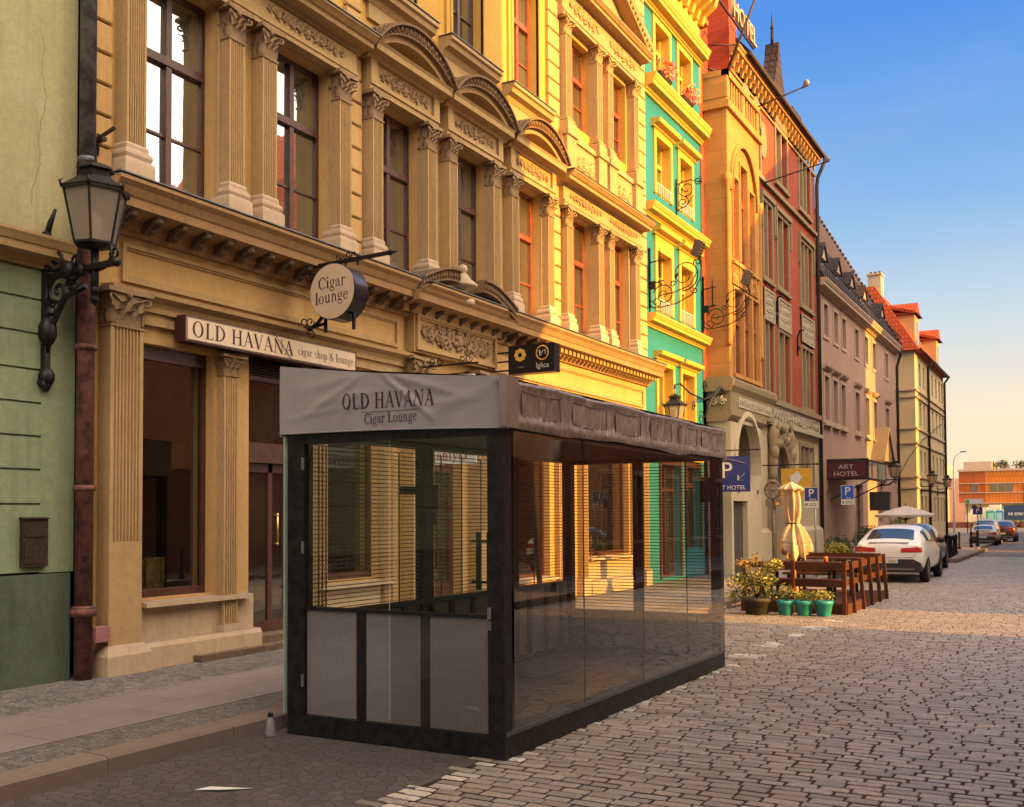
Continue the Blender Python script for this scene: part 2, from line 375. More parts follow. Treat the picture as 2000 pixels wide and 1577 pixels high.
def spiral(c, e1, e2, r0, turns=1.6, n=22, a0=0., r1=.12):
    c, e1, e2 = Vector(c), Vector(e1), Vector(e2)
    return [c+(e1*math.cos(a0+2*PI*turns*i/n)+e2*math.sin(a0+2*PI*turns*i/n))*r0*(1-(1-r1)*i/n) for i in range(n+1)]
def capital(mb, X, yc, z0, w, h, u, mi=0):
    """Corinthian pilaster capital: necking, bell, two rows of leaves, volutes, abacus"""
    mb.box(X,X+u+.012,yc-w/2-.015,yc+w/2+.015,z0,z0+h*.06,mi)
    mb.frustum((X+u/2,yc),u/2,w/2*.94,u/2+.02,w/2*1.02,z0+h*.06,z0+h*.86,mi)
    fx = X+u
    for k in range(3): leaf(mb, (fx-.005,yc+(k-1)*w*.34,z0+h*.07), (1,0,0), (0,0,1), w*.19, h*.42, u*.42, mi)
    for k in range(2): leaf(mb, (fx-.005,yc+(k-.5)*w*.36,z0+h*.2), (1,0,.1), (0,0,1), w*.18, h*.52, u*.5, mi)
    for sg in (-1,1):
        yy = yc+sg*w/2
        for k in range(2): leaf(mb, (X+u*(.25+.5*k),yy,z0+h*.07), (0,sg,0), (0,0,1), u*.28, h*.42, .05, mi)
        leaf(mb, (X+u*.5,yy,z0+h*.25), (0,sg,.1), (0,0,1), u*.28, h*.48, .06, mi)
        leaf(mb, (fx-.01,yy-sg*.01,z0+h*.1), (.8,sg*.8,0), (0,0,1), w*.17, h*.5, .07, mi)
        d = Vector((.7,sg*.7,0)).normalized()
        cc = Vector((fx+.035,yc+sg*(w/2+.03),z0+h*.74))
        mb.tube(spiral(cc, d, (0,0,1), h*.13, 1.5, 14, PI*.6), [h*.045*(1-.5*i/14) for i in range(15)], 5, mi)
        mb.tube([(fx,yc+sg*w*.1,z0+h*.45),(fx+.02,yc+sg*w*.25,z0+h*.68),cc+Vector((0,0,h*.12))], h*.035, 5, mi)
    mb.ell((fx+.03,yc,z0+h*.86), (.025,h*.1,h*.1), 7, 4, mi)
    q = u+.075
    mb.prism([(X,yc-w/2-.07),(X+q,yc-w/2-.085),(X+q-.03,yc-w*.2),(X+q-.035,yc),(X+q-.03,yc+w*.2),(X+q,yc+w/2+.085),(X,yc+w/2+.07)], 'z', z0+h*.88, z0+h, mi)
def fluted(X, yc, w, u, nf=7):
    """plan of a fluted pilaster, (x, y)"""
    e = w*.09; p = (w-2*e)/nf; pts = [(X-.02,yc-w/2),(X+u,yc-w/2)]
    for k in range(nf):
        a = yc-w/2+e+k*p
        pts += [(X+u,a+p*.16),(X+u-.02,a+p*.24),(X+u-.034,a+p*.5),(X+u-.02,a+p*.76),(X+u,a+p*.84)]
    return pts+[(X+u,yc+w/2),(X-.02,yc+w/2)]
def pilaster(par, X, yc, w, u, z0, zp, zs, zc, m, stone, ped_w=.07, nf=7, name='pilaster', capm=None):
    """pedestal z0..zp, fluted shaft to zs, capital to zc"""
    f = MB()
    f.prism(fluted(X, yc, w, u, nf), 'z', zp, zs)
    o = f.build(name, m, par)
    b = MB(); h = zp-z0
    b.box(X-.01,X+u+ped_w,yc-w/2-ped_w,yc+w/2+ped_w,z0,z0+h*.52)
    cornice_b = [(ped_w,0),(ped_w*.95,.06),(ped_w*.55,.12),(ped_w*.75,.2),(ped_w*.7,.27),(ped_w*.25,.34),(ped_w*.3,.42),(0.004,.48)]
    for i in range(len(cornice_b)-1):
        q, t = cornice_b[i]; q2, t2 = cornice_b[i+1]
        b.frustum((X+u/2,yc), u/2+q, w/2+q, u/2+q2, w/2+q2, z0+h*(.52+t), z0+h*(.52+t2))
    b.build('pedestal', stone, o)
    c = MB(); capital(c, X, yc, zs, w, zc-zs, u); c.build('capital', capm or stone, o)
    return o
def relief(mb, X, y0, y1, z0, z1, seed=1, mi=0, dense=1.0):
    """carved frieze: a rosette with scrolling acanthus to both sides"""
    rd = random.Random(seed); yc = (y0+y1)/2; zc = (z0+z1)/2; H = (z1-z0)/2; L = (y1-y0)/2
    mb.ell((X,yc,zc), (H*.42,H*.5,H*.62), 9, 5, mi)
    for k in range(7):
        a = 2*PI*k/7; mb.ell((X+.006,yc+math.cos(a)*H*.55,zc+math.sin(a)*H*.65), (H*.3,H*.24,H*.24), 6, 4, mi)
    n = max(2, int(L/(H*1.5)*dense))
    for sg in (-1,1):
        pp = []
        for i in range(n*6+1):
            t = i/(n*6); pp.append((X+.012, yc+sg*(H*.7+(L-H*.9)*t), zc+H*.42*math.sin(t*n*PI)*(1-.35*t)))
        mb.tube(pp, [H*.13*(1-.65*i/(n*6)) for i in range(n*6+1)], 5, mi)
        for k in range(n):
            t = (k+.5)/n; s = 1-.5*t; up = 1 if k % 2 == 0 else -1
            cy = yc+sg*(H*.7+(L-H*.9)*t); cz = zc+up*H*.1
            mb.tube(spiral((X+.014,cy,cz), (0,sg,0), (0,0,up), H*.62*s, 1.5, 18, -PI/2), [H*.21*s*(1-.6*i/18) for i in range(19)], 5, mi)
            mb.ell((X+.01,cy,cz), (H*.22*s,)*3, 6, 4, mi)
            for j in range(5):
                a = -PI/2+j*1.25+rd.uniform(-.2,.2); u3 = (0, sg*math.cos(a), up*math.sin(a))
                leaf(mb, (X+.004,cy+sg*math.cos(a)*H*.3*s,cz+up*math.sin(a)*H*.3*s), (1,0,0), u3, H*.2*s, H*.85*s, H*.28*s, mi)
            for j in range(int(3*dense)):
                a = rd.uniform(0,2*PI); q = rd.uniform(.55,.95)*H*s
                rot = Matrix.Rotation(a+rd.uniform(-.6,.6), 3, 'X')
                mb.ell((X+rd.uniform(.0,.012),cy+sg*math.cos(a)*q,max(z0+.01,min(z1-.01,cz+math.sin(a)*q*.9))), (H*.22,H*.34*s,H*.16*s), 6, 4, mi, rot)
def arch_ring(mb, X, yc, w, zb, rise, t, u0, u1, n=24, mi=0):
    """segmental arch band between the chord (width w, base zb, given rise) and t above it; u0..u1 deep"""
    r = (w*w/4+rise*rise)/(2*rise); zc = zb+rise-r; a = math.asin(w/2/r)
    vs = []; k = n+1
    for i in range(k):
        q = -a+2*a*i/n
        for rr, uu in ((r,u0),(r+t,u0),(r+t,u1),(r,u1)): vs.append((X+uu,yc+rr*math.sin(q),zc+rr*math.cos(q)))
    mb.add(vs, [(i*4+j, i*4+(j+1)%4, (i+1)*4+(j+1)%4, (i+1)*4+j) for i in range(n) for j in range(4)]+[(3,2,1,0),(n*4,n*4+1,n*4+2,n*4+3)], mi)
    return r, zc, a
# ------------------------------------------------------------------ serif lettering from strokes
def _band(cx, cy, ro, ri, a0, a1, n=18):
    o = []
    for i in range(n+1):
        a = R(a0+(a1-a0)*i/n)
        o.append(((cx+ro[0]*math.cos(a), cy+ro[1]*math.sin(a)), (cx+ri[0]*math.cos(a), cy+ri[1]*math.sin(a))))
    return [[o[i][0], o[i+1][0], o[i+1][1], o[i][1]] for i in range(n)]
T, t_ = .165, .06
def _st(x, y0, y1, sb=.1, stp=.1, w=T):
    q = [[(x-w/2,y0),(x+w/2,y0),(x+w/2,y1),(x-w/2,y1)]]
    if sb: q.append([(x-w/2-sb,y0),(x+w/2+sb,y0),(x+w/2+sb,y0+.04),(x-w/2-sb,y0+.04)])
    if stp: q.append([(x-w/2-stp,y1-.04),(x+w/2+stp,y1-.04),(x+w/2+stp,y1),(x-w/2-stp,y1)])
    return q
def _ln(x0, y0, x1, y1, w):
    d = math.hypot(x1-x0, y1-y0); nx, ny = -(y1-y0)/d*w/2, (x1-x0)/d*w/2
    return [[(x0+nx,y0+ny),(x0-nx,y0-ny),(x1-nx,y1-ny),(x1+nx,y1+ny)]]
def _hz(x, y, s=.13): return [[(x-s,y),(x+s,y),(x+s,y+.04),(x-s,y+.04)]]
def glyph(c):
    XH = .66
    if c == 'O': return .98, _band(.47,.5,(.43,.52),(.43-T,.52-t_),0,360,30)
    if c == 'L': return .72, _st(.2,0,1)+[[(.2,0),(.64,0),(.64,.05),(.2,.05)],[(.6,0),(.66,.0),(.69,.22),(.65,.22)]]
    if c == 'D': return .95, _st(.2,0,1,.1,.1)+_band(.3,.5,(.56,.5),(.56-T,.5-t_),-90,90,18)+[[(.1,0),(.32,0),(.32,.045),(.1,.045)],[(.1,.955),(.32,.955),(.32,1),(.1,1)]]
    if c == 'H': return .98, _st(.2,0,1)+_st(.76,0,1)+[[(.2,.48),(.76,.48),(.76,.53),(.2,.53)]]
    if c == 'A': return .86, _ln(.1,0,.43,1.02,t_)+_ln(.41,1.02,.75,0,T)+[[(.22,.32),(.66,.32),(.66,.365),(.22,.365)]]+_hz(.1,0,.12)+_hz(.76,0,.14)
    if c == 'V': return .84, _ln(.1,1,.44,-.02,T)+_ln(.43,-.02,.75,1,t_)+_hz(.11,.96,.14)+_hz(.75,.96,.12)
    if c == 'N': return .98, _st(.17,0,1,.11,.05,t_)+_ln(.15,1,.8,0,T)+_st(.8,0,1,.0,.11,t_)
    if c == 'C': return .82, _band(.45,.5,(.41,.52),(.41-T,.52-t_),42,318,24)+[[(.72,.68),(.77,.68),(.78,.98),(.74,.98)]]
    if c == 'i': return .34, _st(.17,0,XH,.09,0)+[[(.04,XH-.07),(.17,XH-.04),(.17,XH),(.04,XH-.03)]]+_band(.165,.9,(.085,.085),(.001,.001),0,360,12)
    if c == 'l': return .34, _st(.17,0,1.05,.09,0)+[[(.04,.98),(.17,1.01),(.17,1.05),(.04,1.02)]]
    if c == 'o': return .6, _band(.29,.33,(.27,.345),(.27-.115,.345-.045),0,360,22)
    if c == 'n': return .66, _st(.16,0,XH,.08,0,.115)+_st(.49,0,.42,.08,0,.115)+_band(.32,.4,(.225,.27),(.115,.19),0,140,12)+[[(.03,XH-.06),(.16,XH-.04),(.16,XH),(.03,XH-.03)]]
    if c == 'h': return .66, _st(.16,0,1.05,.08,0,.115)+_st(.49,0,.42,.08,0,.115)+_band(.32,.4,(.225,.27),(.115,.19),0,140,12)+[[(.03,.98),(.16,1.01),(.16,1.05),(.03,1.02)]]
    if c == 'u': return .66, _st(.16,.22,XH,0,0,.115)+_st(.49,0,XH,0,0,.115)+_band(.32,.24,(.22,.26),(.11,.18),180,320,12)+[[(.03,XH-.04),(.2,XH-.04),(.2,XH),(.03,XH)],[(.36,XH-.04),(.5,XH-.04),(.5,XH),(.36,XH)],[(.49,0),(.62,.03),(.62,.07),(.49,.04)]]
    if c == 'a': return .56, _st(.39,.05,.48,0,0,.115)+_band(.24,.47,(.205,.2),(.1,.155),0,150,12)+_band(.23,.19,(.19,.2),(.085,.155),60,300,14)+[[(.39,0),(.54,.03),(.54,.08),(.39,.08)]]+_band(.09,.5,(.06,.06),(.001,.001),0,360,8)
    if c == 'r': return .48, _st(.16,0,XH,.09,0,.115)+_band(.34,.42,(.2,.25),(.13,.19),70,170,8)+_band(.4,.6,(.07,.07),(.001,.001),0,360,8)+[[(.03,XH-.06),(.16,XH-.04),(.16,XH),(.03,XH-.03)]]
    if c == 'e': return .55, _band(.28,.33,(.26,.345),(.15,.3),35,325,18)+[[(.1,.36),(.52,.36),(.52,.4),(.1,.4)]]+_band(.28,.38,(.25,.295),(.14,.25),0,60,6)
    if c == 'g': return .58, _band(.27,.44,(.225,.225),(.12,.185),0,360,18)+_band(.28,-.13,(.27,.17),(.215,.115),0,360,18)+_ln(.17,.24,.12,.1,.06)+_ln(.12,.1,.44,.03,.07)+_ln(.4,.6,.55,.66,.06)
    if c == 's': return .46, _band(.22,.48,(.17,.19),(.075,.14),40,270,12)+_band(.22,.17,(.19,.18),(.09,.13),-140,90,12)
    if c == 'c': return .52, _band(.28,.33,(.26,.345),(.15,.3),45,320,18)
    if c == 'p': return .64, _st(.16,-.33,XH,.09,0,.115)+_band(.32,.33,(.26,.345),(.145,.3),-120,120,16)+[[(.03,XH-.06),(.16,XH-.04),(.16,XH),(.03,XH-.03)]]
    if c == '&': return .86, _band(.36,.77,(.2,.24),(.1,.19),0,360,16)+_band(.33,.26,(.3,.28),(.19,.23),60,330,16)+_ln(.24,.66,.76,.02,.11)+_ln(.55,.12,.74,.44,.05)+_hz(.74,.42,.1)
    if c == 't': return .4, _st(.17,.06,.85,0,0,.115)+[[(.03,XH-.04),(.36,XH-.04),(.36,XH),(.03,XH)]]+_band(.26,.1,(.14,.11),(.06,.06),180,320,6)
    if c == 'y': return .6, _ln(.1,XH,.32,0,.12)+_ln(.5,XH,.2,-.3,.05)+_hz(.1,XH-.04,.11)+_hz(.5,XH-.04,.1)+_band(.16,-.27,(.07,.07),(.001,.001),0,360,8)
    if c == 'k': return .62, _st(.16,0,1.05,.08,0,.115)+_ln(.2,.3,.48,.64,.05)+_ln(.28,.38,.52,0,.12)+_hz(.5,XH-.04,.1)+_hz(.53,0,.1)
    return .34, []
def serif(s, size, place, m, parent, name='lettering', gap=.03, center=False, sx=1.0, fine=1):
    """flat painted letters; place(u, v, k) gives the point, k a tiny lift so that no two strokes share a plane"""
    mb = MB(); x = 0; k = 0
    if center: x = -sum((glyph(c)[0]+gap)*size*sx for c in s)/2
    for c in s:
        w, qs = glyph(c)
        for q in qs:
            k += 1
            P = lambda a, b: (q[0][0]*(1-a)*(1-b)+q[1][0]*a*(1-b)+q[2][0]*a*b+q[3][0]*(1-a)*b, q[0][1]*(1-a)*(1-b)+q[1][1]*a*(1-b)+q[2][1]*a*b+q[3][1]*(1-a)*b)
            vs = []
            for jj in range(fine+1):
                for ii in range(fine+1): u_ = P(ii/fine, jj/fine); vs.append(place(x+u_[0]*size*sx, u_[1]*size, (k % 40)*.00004))
            mb.add(vs, [(jj*(fine+1)+ii, jj*(fine+1)+ii+1, (jj+1)*(fine+1)+ii+1, (jj+1)*(fine+1)+ii) for jj in range(fine) for ii in range(fine)])
        x += (w+gap)*size*sx
    return mb.build(name, m, parent, recalc=False)
def tri_roof(mb, x0, x1, y0, y1, z0, z1, mi=0, ov=.25):
    """gable roof, ridge along x at mid y, real thickness"""
    yc = (y0+y1)/2; t = .14
    s = (z1-z0)/(yc-y0)
    mb.prism([(y0-ov,z0-ov*s),(yc,z1),(y1+ov,z0-ov*s),(y1+ov,z0-ov*s+t),(yc,z1+t),(y0-ov,z0-ov*s+t)], 'x', x0, x1, mi)
# ================================================================== materials of the place
M = {}
M['ochre'] = plaster('ochre_plaster', (.60,.375,.15), amt=.5)
M['ochre_hi'] = plaster('ochre_plaster_upper', (.62,.365,.085), amt=.32)
M['stone'] = plaster('painted_stone', (.50,.335,.155), amt=.65)
M['sand'] = plaster('sandstone_base', (.58,.43,.28), amt=.6)
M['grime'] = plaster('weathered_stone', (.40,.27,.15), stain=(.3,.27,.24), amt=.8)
M['soot'] = solid('sooty_moulding', (.13,.085,.05), .95, var=.3, vs=14)
M['lead'] = solid('lead_flashing', (.16,.16,.16), .5, .3, .2)
M['wood'] = solid('brown_window_wood', (.075,.026,.018), .45, 0, .3, 12)
M['woodlit'] = solid('sunlit_window_wood', (.26,.06,.025), .45, 0, .25, 12)  # sunlit copy of the window wood, the warm light put into its colour
M['pane'] = pane_mat('window_glass')
M['shop'] = pane_mat('shop_glass', (.022,.017,.012), .10)
M['iron'] = solid('wrought_iron', (.012,.011,.012), .5, .4, .3, 20)
M['ironb'] = solid('rust_brown_iron', (.04,.022,.014), .65, .3, .4, 25)
M['black'] = solid('black_frame_paint', (.0055,.005,.006), .5, 0, .2, 5, spec=.25)
M['white'] = solid('white_paint', (.72,.70,.66), .5, 0, .06)
M['letter'] = solid('maroon_letter_paint', (.05,.012,.012), .6, 0, .1)
M['gold'] = solid('brass', (.75,.5,.16), .3, .9, .1)
M['green_lo'] = plaster('pale_green_plaster', (.27,.33,.19), amt=.75, stain=(.5,.62,.5))
M['green_dk'] = plaster('dark_green_plinth', (.105,.135,.085), amt=.9)
M['green_up'] = plaster('yellow_green_plaster', (.46,.42,.22), amt=.65)
M['teal'] = plaster('turquoise_plaster', (.035,.235,.265), amt=.15, stain=(.7,.8,.8))
M['trim'] = plaster('cream_trim', (.70,.44,.085), amt=.25)
M['brick'] = brick('red_brick', (.41,.082,.040), (.34,.066,.034), (.33,.11,.065))
M['brickd'] = brick('brown_brick', (.26,.115,.06), (.20,.09,.05), (.27,.2,.15))
M['oriel'] = brick('oriel_sandstone', (.52,.255,.075), (.46,.22,.065), (.30,.14,.04), .85, .47, mort=.008, bmp=.35)
M['hotelbase'] = plaster('hotel_base_plaster', (.56,.45,.29), amt=.35)
M['hotelstone'] = plaster('hotel_stone_trim', (.33,.245,.14), amt=.7)
M['carve'] = plaster('pale_carved_panel', (.50,.42,.29), amt=.5)
M['pink'] = plaster('pinkish_grey_plaster', (.46,.30,.225), amt=.3)
M['pinktrim'] = plaster('beige_trim', (.52,.38,.27), amt=.3)
M['cream'] = plaster('cream_plaster', (.60,.47,.27), amt=.3)
M['tile'] = brick('red_roof_tiles', (.46,.085,.03), (.36,.06,.025), (.10,.02,.012), .22, .30, rough=.8, mort=.02, bmp=1.0)
M['darkroof'] = brick('dark_roof_tiles', (.075,.05,.045), (.055,.04,.04), (.02,.015,.015), .22, .28, rough=.8, mort=.02, bmp=1.0)
M['leaf'] = leaf_mat('leaf_green', (.07,.12,.025), (.22,.26,.04))
M['leafy'] = leaf_mat('leaf_yellow', (.22,.22,.03), (.50,.44,.06))
M['leafr'] = leaf_mat('leaf_russet', (.33,.16,.03), (.48,.32,.06))
M['leafd'] = leaf_mat('leaf_dark', (.025,.05,.015), (.06,.09,.025))
M['cornice'] = plaster('weathered_cornice', (.44,.27,.125), stain=(.4,.36,.3), amt=.9)
M['granite'] = plaster('granite_kerb', (.22,.17,.14), amt=.4, streak=False, bmp=.6)

# ================================================================== GROUND
def voro_stone(name, c, scale, gap, dark, tones=.35):
    m, nt, b = base(name); v = coords(nt)
    nz = N(nt, 'ShaderNodeTexNoise'); nz.inputs['Scale'].default_value = 9; nt.links.new(v, nz.inputs['Vector'])
    wv = mixc(nt, .02, v, nz.outputs['Color'], 'ADD')
    e = N(nt, 'ShaderNodeTexVoronoi', feature='DISTANCE_TO_EDGE'); e.inputs['Scale'].default_value = scale; nt.links.new(wv, e.inputs['Vector'])
    q = N(nt, 'ShaderNodeTexVoronoi', feature='F1'); q.inputs['Scale'].default_value = scale; nt.links.new(wv, q.inputs['Vector'])
    e.voronoi_dimensions = q.voronoi_dimensions = '2D'
    sp = N(nt, 'ShaderNodeSeparateColor'); nt.links.new(q.outputs['Color'], sp.inputs[0])
    mr = N(nt, 'ShaderNodeMapRange'); mr.inputs['From Max'].default_value = gap; nt.links.new(e.outputs['Distance'], mr.inputs['Value'])
    col = mixc(nt, sp.outputs[0], shade(c, 1-tones), shade(c, 1+tones))
    col = mixc(nt, sp.outputs[1], col, mixc(nt, .3, col, (c[2],c[1],c[0]*.9)))
    col = mixc(nt, mr.outputs[0], dark, col)
    f, _ = noise_fac(nt, v, .8, 5); col = mixc(nt, f, col, mixc(nt, .35, col, shade(c, .4)))
    nt.links.new(col, b.inputs['Base Color']); b.inputs['Roughness'].default_value = .8
    p = bump(nt, b, mr.outputs[0], .9, .012); _, h = noise_fac(nt, v, 60, 4); bump(nt, b, h, .4, .006, p)
    return m
def stone_geo_mat(name, c, rough=.52):
    m, nt, b = base(name); g = N(nt, 'ShaderNodeNewGeometry'); v = coords(nt)
    col = mixc(nt, g.outputs['Random Per Island'], shade(c, .62), shade(c, 1.38))
    w = N(nt, 'ShaderNodeTexWhiteNoise', noise_dimensions='1D'); nt.links.new(g.outputs['Random Per Island'], w.inputs['W'])
    hue = N(nt, 'ShaderNodeValToRGB'); nt.links.new(w.outputs['Value'], hue.inputs[0])
    hue.color_ramp.elements[0].color = (1.0,.90,.80,1); hue.color_ramp.elements[1].color = (.92,.98,1.0,1)
    e = hue.color_ramp.elements.new(.5); e.color = (1,.93,.84,1)
    col = mixc(nt, 1.0, col, hue.outputs[0], 'MULTIPLY')
    f, _ = noise_fac(nt, v, .7, 5, .6); col = mixc(nt, f, mixc(nt, .35, col, shade(c, .45)), col)
    f2, _ = noise_fac(nt, v, 38, 4, .7); col = mixc(nt, f2, shade(c, .55), col)
    nt.links.new(col, b.inputs['Base Color'])
    mr = N(nt, 'ShaderNodeMapRange'); mr.inputs['To Min'].default_value = rough-.12; mr.inputs['To Max'].default_value = rough+.2; nt.links.new(f2, mr.inputs['Value'])
    nt.links.new(mr.outputs[0], b.inputs['Roughness'])
    _, h = noise_fac(nt, v, 45, 5, .7); bump(nt, b, h, .55, .006); return m
M['sett'] = stone_geo_mat('granite_setts', (.34,.287,.243), .42)
M['settw'] = stone_geo_mat('white_marked_setts', (.60,.55,.48))
M['dirt'] = plaster('joint_dirt', (.05,.035,.028), amt=.5, streak=False)
M['bay'] = voro_stone('worn_bay_paving', (.088,.064,.054), 10, .035, (.062,.045,.038), .2)
M['mosaic'] = voro_stone('mosaic_setts', (.165,.138,.12), 13, .05, (.045,.036,.03), .4)
M['mosaics'] = voro_stone('small_mosaic_setts', (.155,.128,.108), 17, .05, (.04,.032,.026), .35)
M['slab'] = brick('granite_slabs', (.235,.195,.18), (.205,.172,.16), (.10,.08,.065), 1.15, .61, 'groundy', .85, .006, .5)
M['setfar'] = brick('far_setts', (.20,.16,.15), (.16,.13,.12), (.05,.035,.03), .21, .12, 'ground', .6, .012, 1.0)

g = MB(); g.box(-1500,1500,-300,2500,-.6,-.03)
struct(g.build('ground', plaster('far_ground', (.22,.17,.12), amt=.5, streak=False)))
g = MB()
g.box(-6.06,2.2,-12,47,-.2,-.0075,0)
struct(g.build('road', M['dirt']))
g = MB(); g.box(-6.06,2.2,47,122,-.2,.0); g.box(-60,60,122,136,-.2,.0); struct(g.build('far_road', M['setfar']))
g = MB(); g.box(-6.05,-3.92,-2,11.95,-.03,-.002); struct(g.build('parking_bay', M['bay']))
def setts():
    w = MB(); rd = random.Random(3)
    y = 2.6; row = 0
    while y < 47:
        h = rd.uniform(.10,.122) if y < 20 else rd.uniform(.11,.13)
        off = rd.uniform(0,.2); x = -6.0-off; sk = .02*math.sin(row*.13)
        while x < 2.15:
            L = rd.uniform(.175,.25)
            xc, yc = x+L/2, y+h/2+.03*math.sin(x*1.1+row*.05)+.012*math.sin(x*3.1)+sk*x*.2
            x += L+rd.uniform(.0,.004)
            if xc > 2.1 or xc < -5.95: continue
            if yc < 11.9 and xc < -3.98: continue
            if yc > 24 and xc > .25: continue
            if yc < 4.5 and (xc > .4): continue
            if xc < -.55*yc-1.5: continue
            g_ = rd.uniform(.004,.009); hl, hh = L/2-g_*.6, h/2-rd.uniform(.009,.0155)
            zt = rd.uniform(-.0035,.0035)
            line = abs(xc+3.82) < (.11 if yc < 12.3 else .17)
            mi = 1 if line and (rd.random() < (.62 if yc < 12.3 else (.96 if (yc*0.9) % 1.15 < .45 and yc < 18.2 else 0))) else 0
            c = min(hl,hh)*rd.uniform(.06,.18)
            j = lambda k=.0045: rd.uniform(-k,k)
            ring = [(-hl+c,-hh),(hl-c,-hh),(hl,-hh+c),(hl,hh-c),(hl-c,hh),(-hl+c,hh),(-hl,hh-c),(-hl,-hh+c)]
            if yc > 26:
                ring = [(-hl,-hh),(hl,-hh),(hl,hh),(-hl,hh)]
            ring = [(a+j(),b+j()) for a,b in ring]; n = len(ring); tl, tm = rd.uniform(-.02,.02), rd.uniform(-.03,.03)
            k1, k2 = .93, .78
            vs = [(xc+a,yc+b,-.03) for a,b in ring]
            vs += [(xc+a*(1-.003/hl),yc+b*(1-.003/hh),zt-.007+a*tl+b*tm) for a,b in ring]
            vs += [(xc+a*(1-.014/hl),yc+b*(1-.012/hh),zt+a*tl+b*tm) for a,b in ring]
            fs = [(i,(i+1)%n,n+(i+1)%n,n+i) for i in range(n)]+[(n+i,n+(i+1)%n,2*n+(i+1)%n,2*n+i) for i in range(n)]+[tuple(2*n+i for i in range(n))]
            w.add(vs, fs, mi, False)
        y += h; row += 1
    o = w.build('cobblestones', [M['sett'], M['settw']], recalc=False); struct(o)
setts()
# pavement on the near side: kerb stones, two strips of mosaic, a walk of slabs
g = MB()
y = -4.
while y < 17.9:
    L = rnd(.9,1.3); y1 = min(y+L, 18.0)
    g.prism([(-6.28,-.1),(-6.03+rnd(-.004,.004),-.1),(-6.045,.105),(-6.065,.125+rnd(-.003,.003)),(-6.28,.13)], 'y', y+.004, y1-.004); y = y1
struct(g.build('kerb', M['granite']))
g = MB(); g.box(-6.8,-6.27,-4,44,-.1,.122); struct(g.build('pavement_strip', M['mosaics']))
g = MB(); g.box(-8.02,-6.8,-4,44,-.1,.128); struct(g.build('pavement_slabs', M['slab']))
g = MB(); g.box(-9.6,-8.02,-4,90,-.1,.124); struct(g.build('pavement_edge', M['mosaic']))
# behind the terrace the pavement runs out to the road again, then narrows past the bollards
g = MB(); g.box(-8.02,-4.6,44,90,-.1,.115); g.box(-4.6,-4.2,41.5,54,-.1,.115); g.box(-8.02,-6.06,18,44,-.1,.118); g.box(-6.05,-4.6,41,44,-.1,.11)
struct(g.build('far_pavement', M['slab']))
g = MB(); g.box(-4.2,-4.02,41.3,54.2,-.1,.14); g.box(-4.6,-4.44,54.2,90,-.1,.14); g.box(-6.28,-6.05,18,41,-.1,.125); g.box(-6.05,-4.02,40.85,41.0,-.1,.14); struct(g.build('far_kerb', M['granite']))
# opposite side of the street (seen in the panes)
g = MB(); g.box(2.35,5.2,-14,110,-.1,.125); struct(g.build('opposite_pavement', M['slab']))
g = MB(); g.box(2.18,2.36,-14,110,-.1,.135); struct(g.build('opposite_kerb', M['granite']))

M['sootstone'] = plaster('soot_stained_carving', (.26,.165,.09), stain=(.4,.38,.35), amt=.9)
# ================================================================== GREEN HOUSE (left edge)
gh = thing('green_house', 'pale green plastered house with horizontal grooves and a yellowish upper wall, at the left edge', 'house', (FX,3,.12), world_parts=True)
w = MB(); zs = [1.25,1.95,2.30,2.64,2.98,3.32,3.69,4.04,4.36]
for a, b in zip(zs[:-1], zs[1:]):
    w.box(FX-.4,FX,-6,6.86,a+.012,b-.012,0); w.box(FX-.4,FX-.02,-6,6.86,b-.012,b+.012,0)
w.box(FX-.4,FX,6.86,7.26,1.25,4.36,0)
wl_ = w.build('wall', M['green_lo'], gh)
w = MB(); w.box(FX-.4,FX+.035,-6,7.2,.1,1.24); w.build('plinth', M['green_dk'], gh)
w = MB(); w.box(FX-.5,FX-.0,-6,7.26,4.66,17); w.box(FX-10,FX-.5,-6,7.26,0,17); w.build('upper_wall', M['green_up'], gh)
w = MB(); cornice(w, FX, corn_prof(4.36,4.66,.24), -6, 7.1); w.build('cornice', M['stone'], gh)
w = MB(); p = [(FX+.003,6.72,5.0)]
while p[-1][2] < 6.8: p.append((FX+.003, p[-1][1]+rnd(-.035,.036), p[-1][2]+rnd(.04,.1)))
w.tube(p, .0013, 4); w.build('crack', M['soot'], gh)
w = MB(); w.box(FX+.002,FX+.05,6.63,6.92,1.32,1.80); w.box(FX+.05,FX+.058,6.66,6.89,1.62,1.66); w.box(FX+.05,FX+.056,6.65,6.9,1.35,1.58)
w.prism([(FX+.0,1.80),(FX+.07,1.80),(FX+.07,1.81),(FX+.0,1.82)], 'y', 6.62, 6.93)
tag(w.build('mailbox', M['ironb']), 'dark metal letter box fixed low on the pale green wall', 'letter box')
# downpipe between the houses
dp = thing('downpipe', 'thick rust-brown and grey rain downpipe between the green house and the ochre house', 'downpipe', (FX+.13,7.27,.12), world_parts=True)
w = MB(); w.lathe([(.092,.12),(.092,5.0),(.1,5.05)], (FX+.14,7.28), 16)
for z in (2.12,.86,3.6): w.lathe([(.1,z-.03),(.118,z-.02),(.118,z+.02),(.1,z+.03)], (FX+.14,7.28), 16)
w.lathe([(.13,.78),(.13,.86)], (FX+.14,7.28), 16)
w.build('rust_pipe', solid('rusty_red_pipe', (.135,.05,.036), .75, .05, .55, 9, bmp=.3), dp)
w = MB(); w.lathe([(.085,5.05),(.085,17)], (FX+.14,7.28), 16)
for z in (5.6,7.4): w.lathe([(.09,z-.03),(.1,z-.02),(.1,z+.02),(.09,z+.03)], (FX+.14,7.28), 16)
w.build('zinc_pipe', solid('grey_zinc_pipe', (.12,.11,.11), .5, .2, .5, 7), dp)
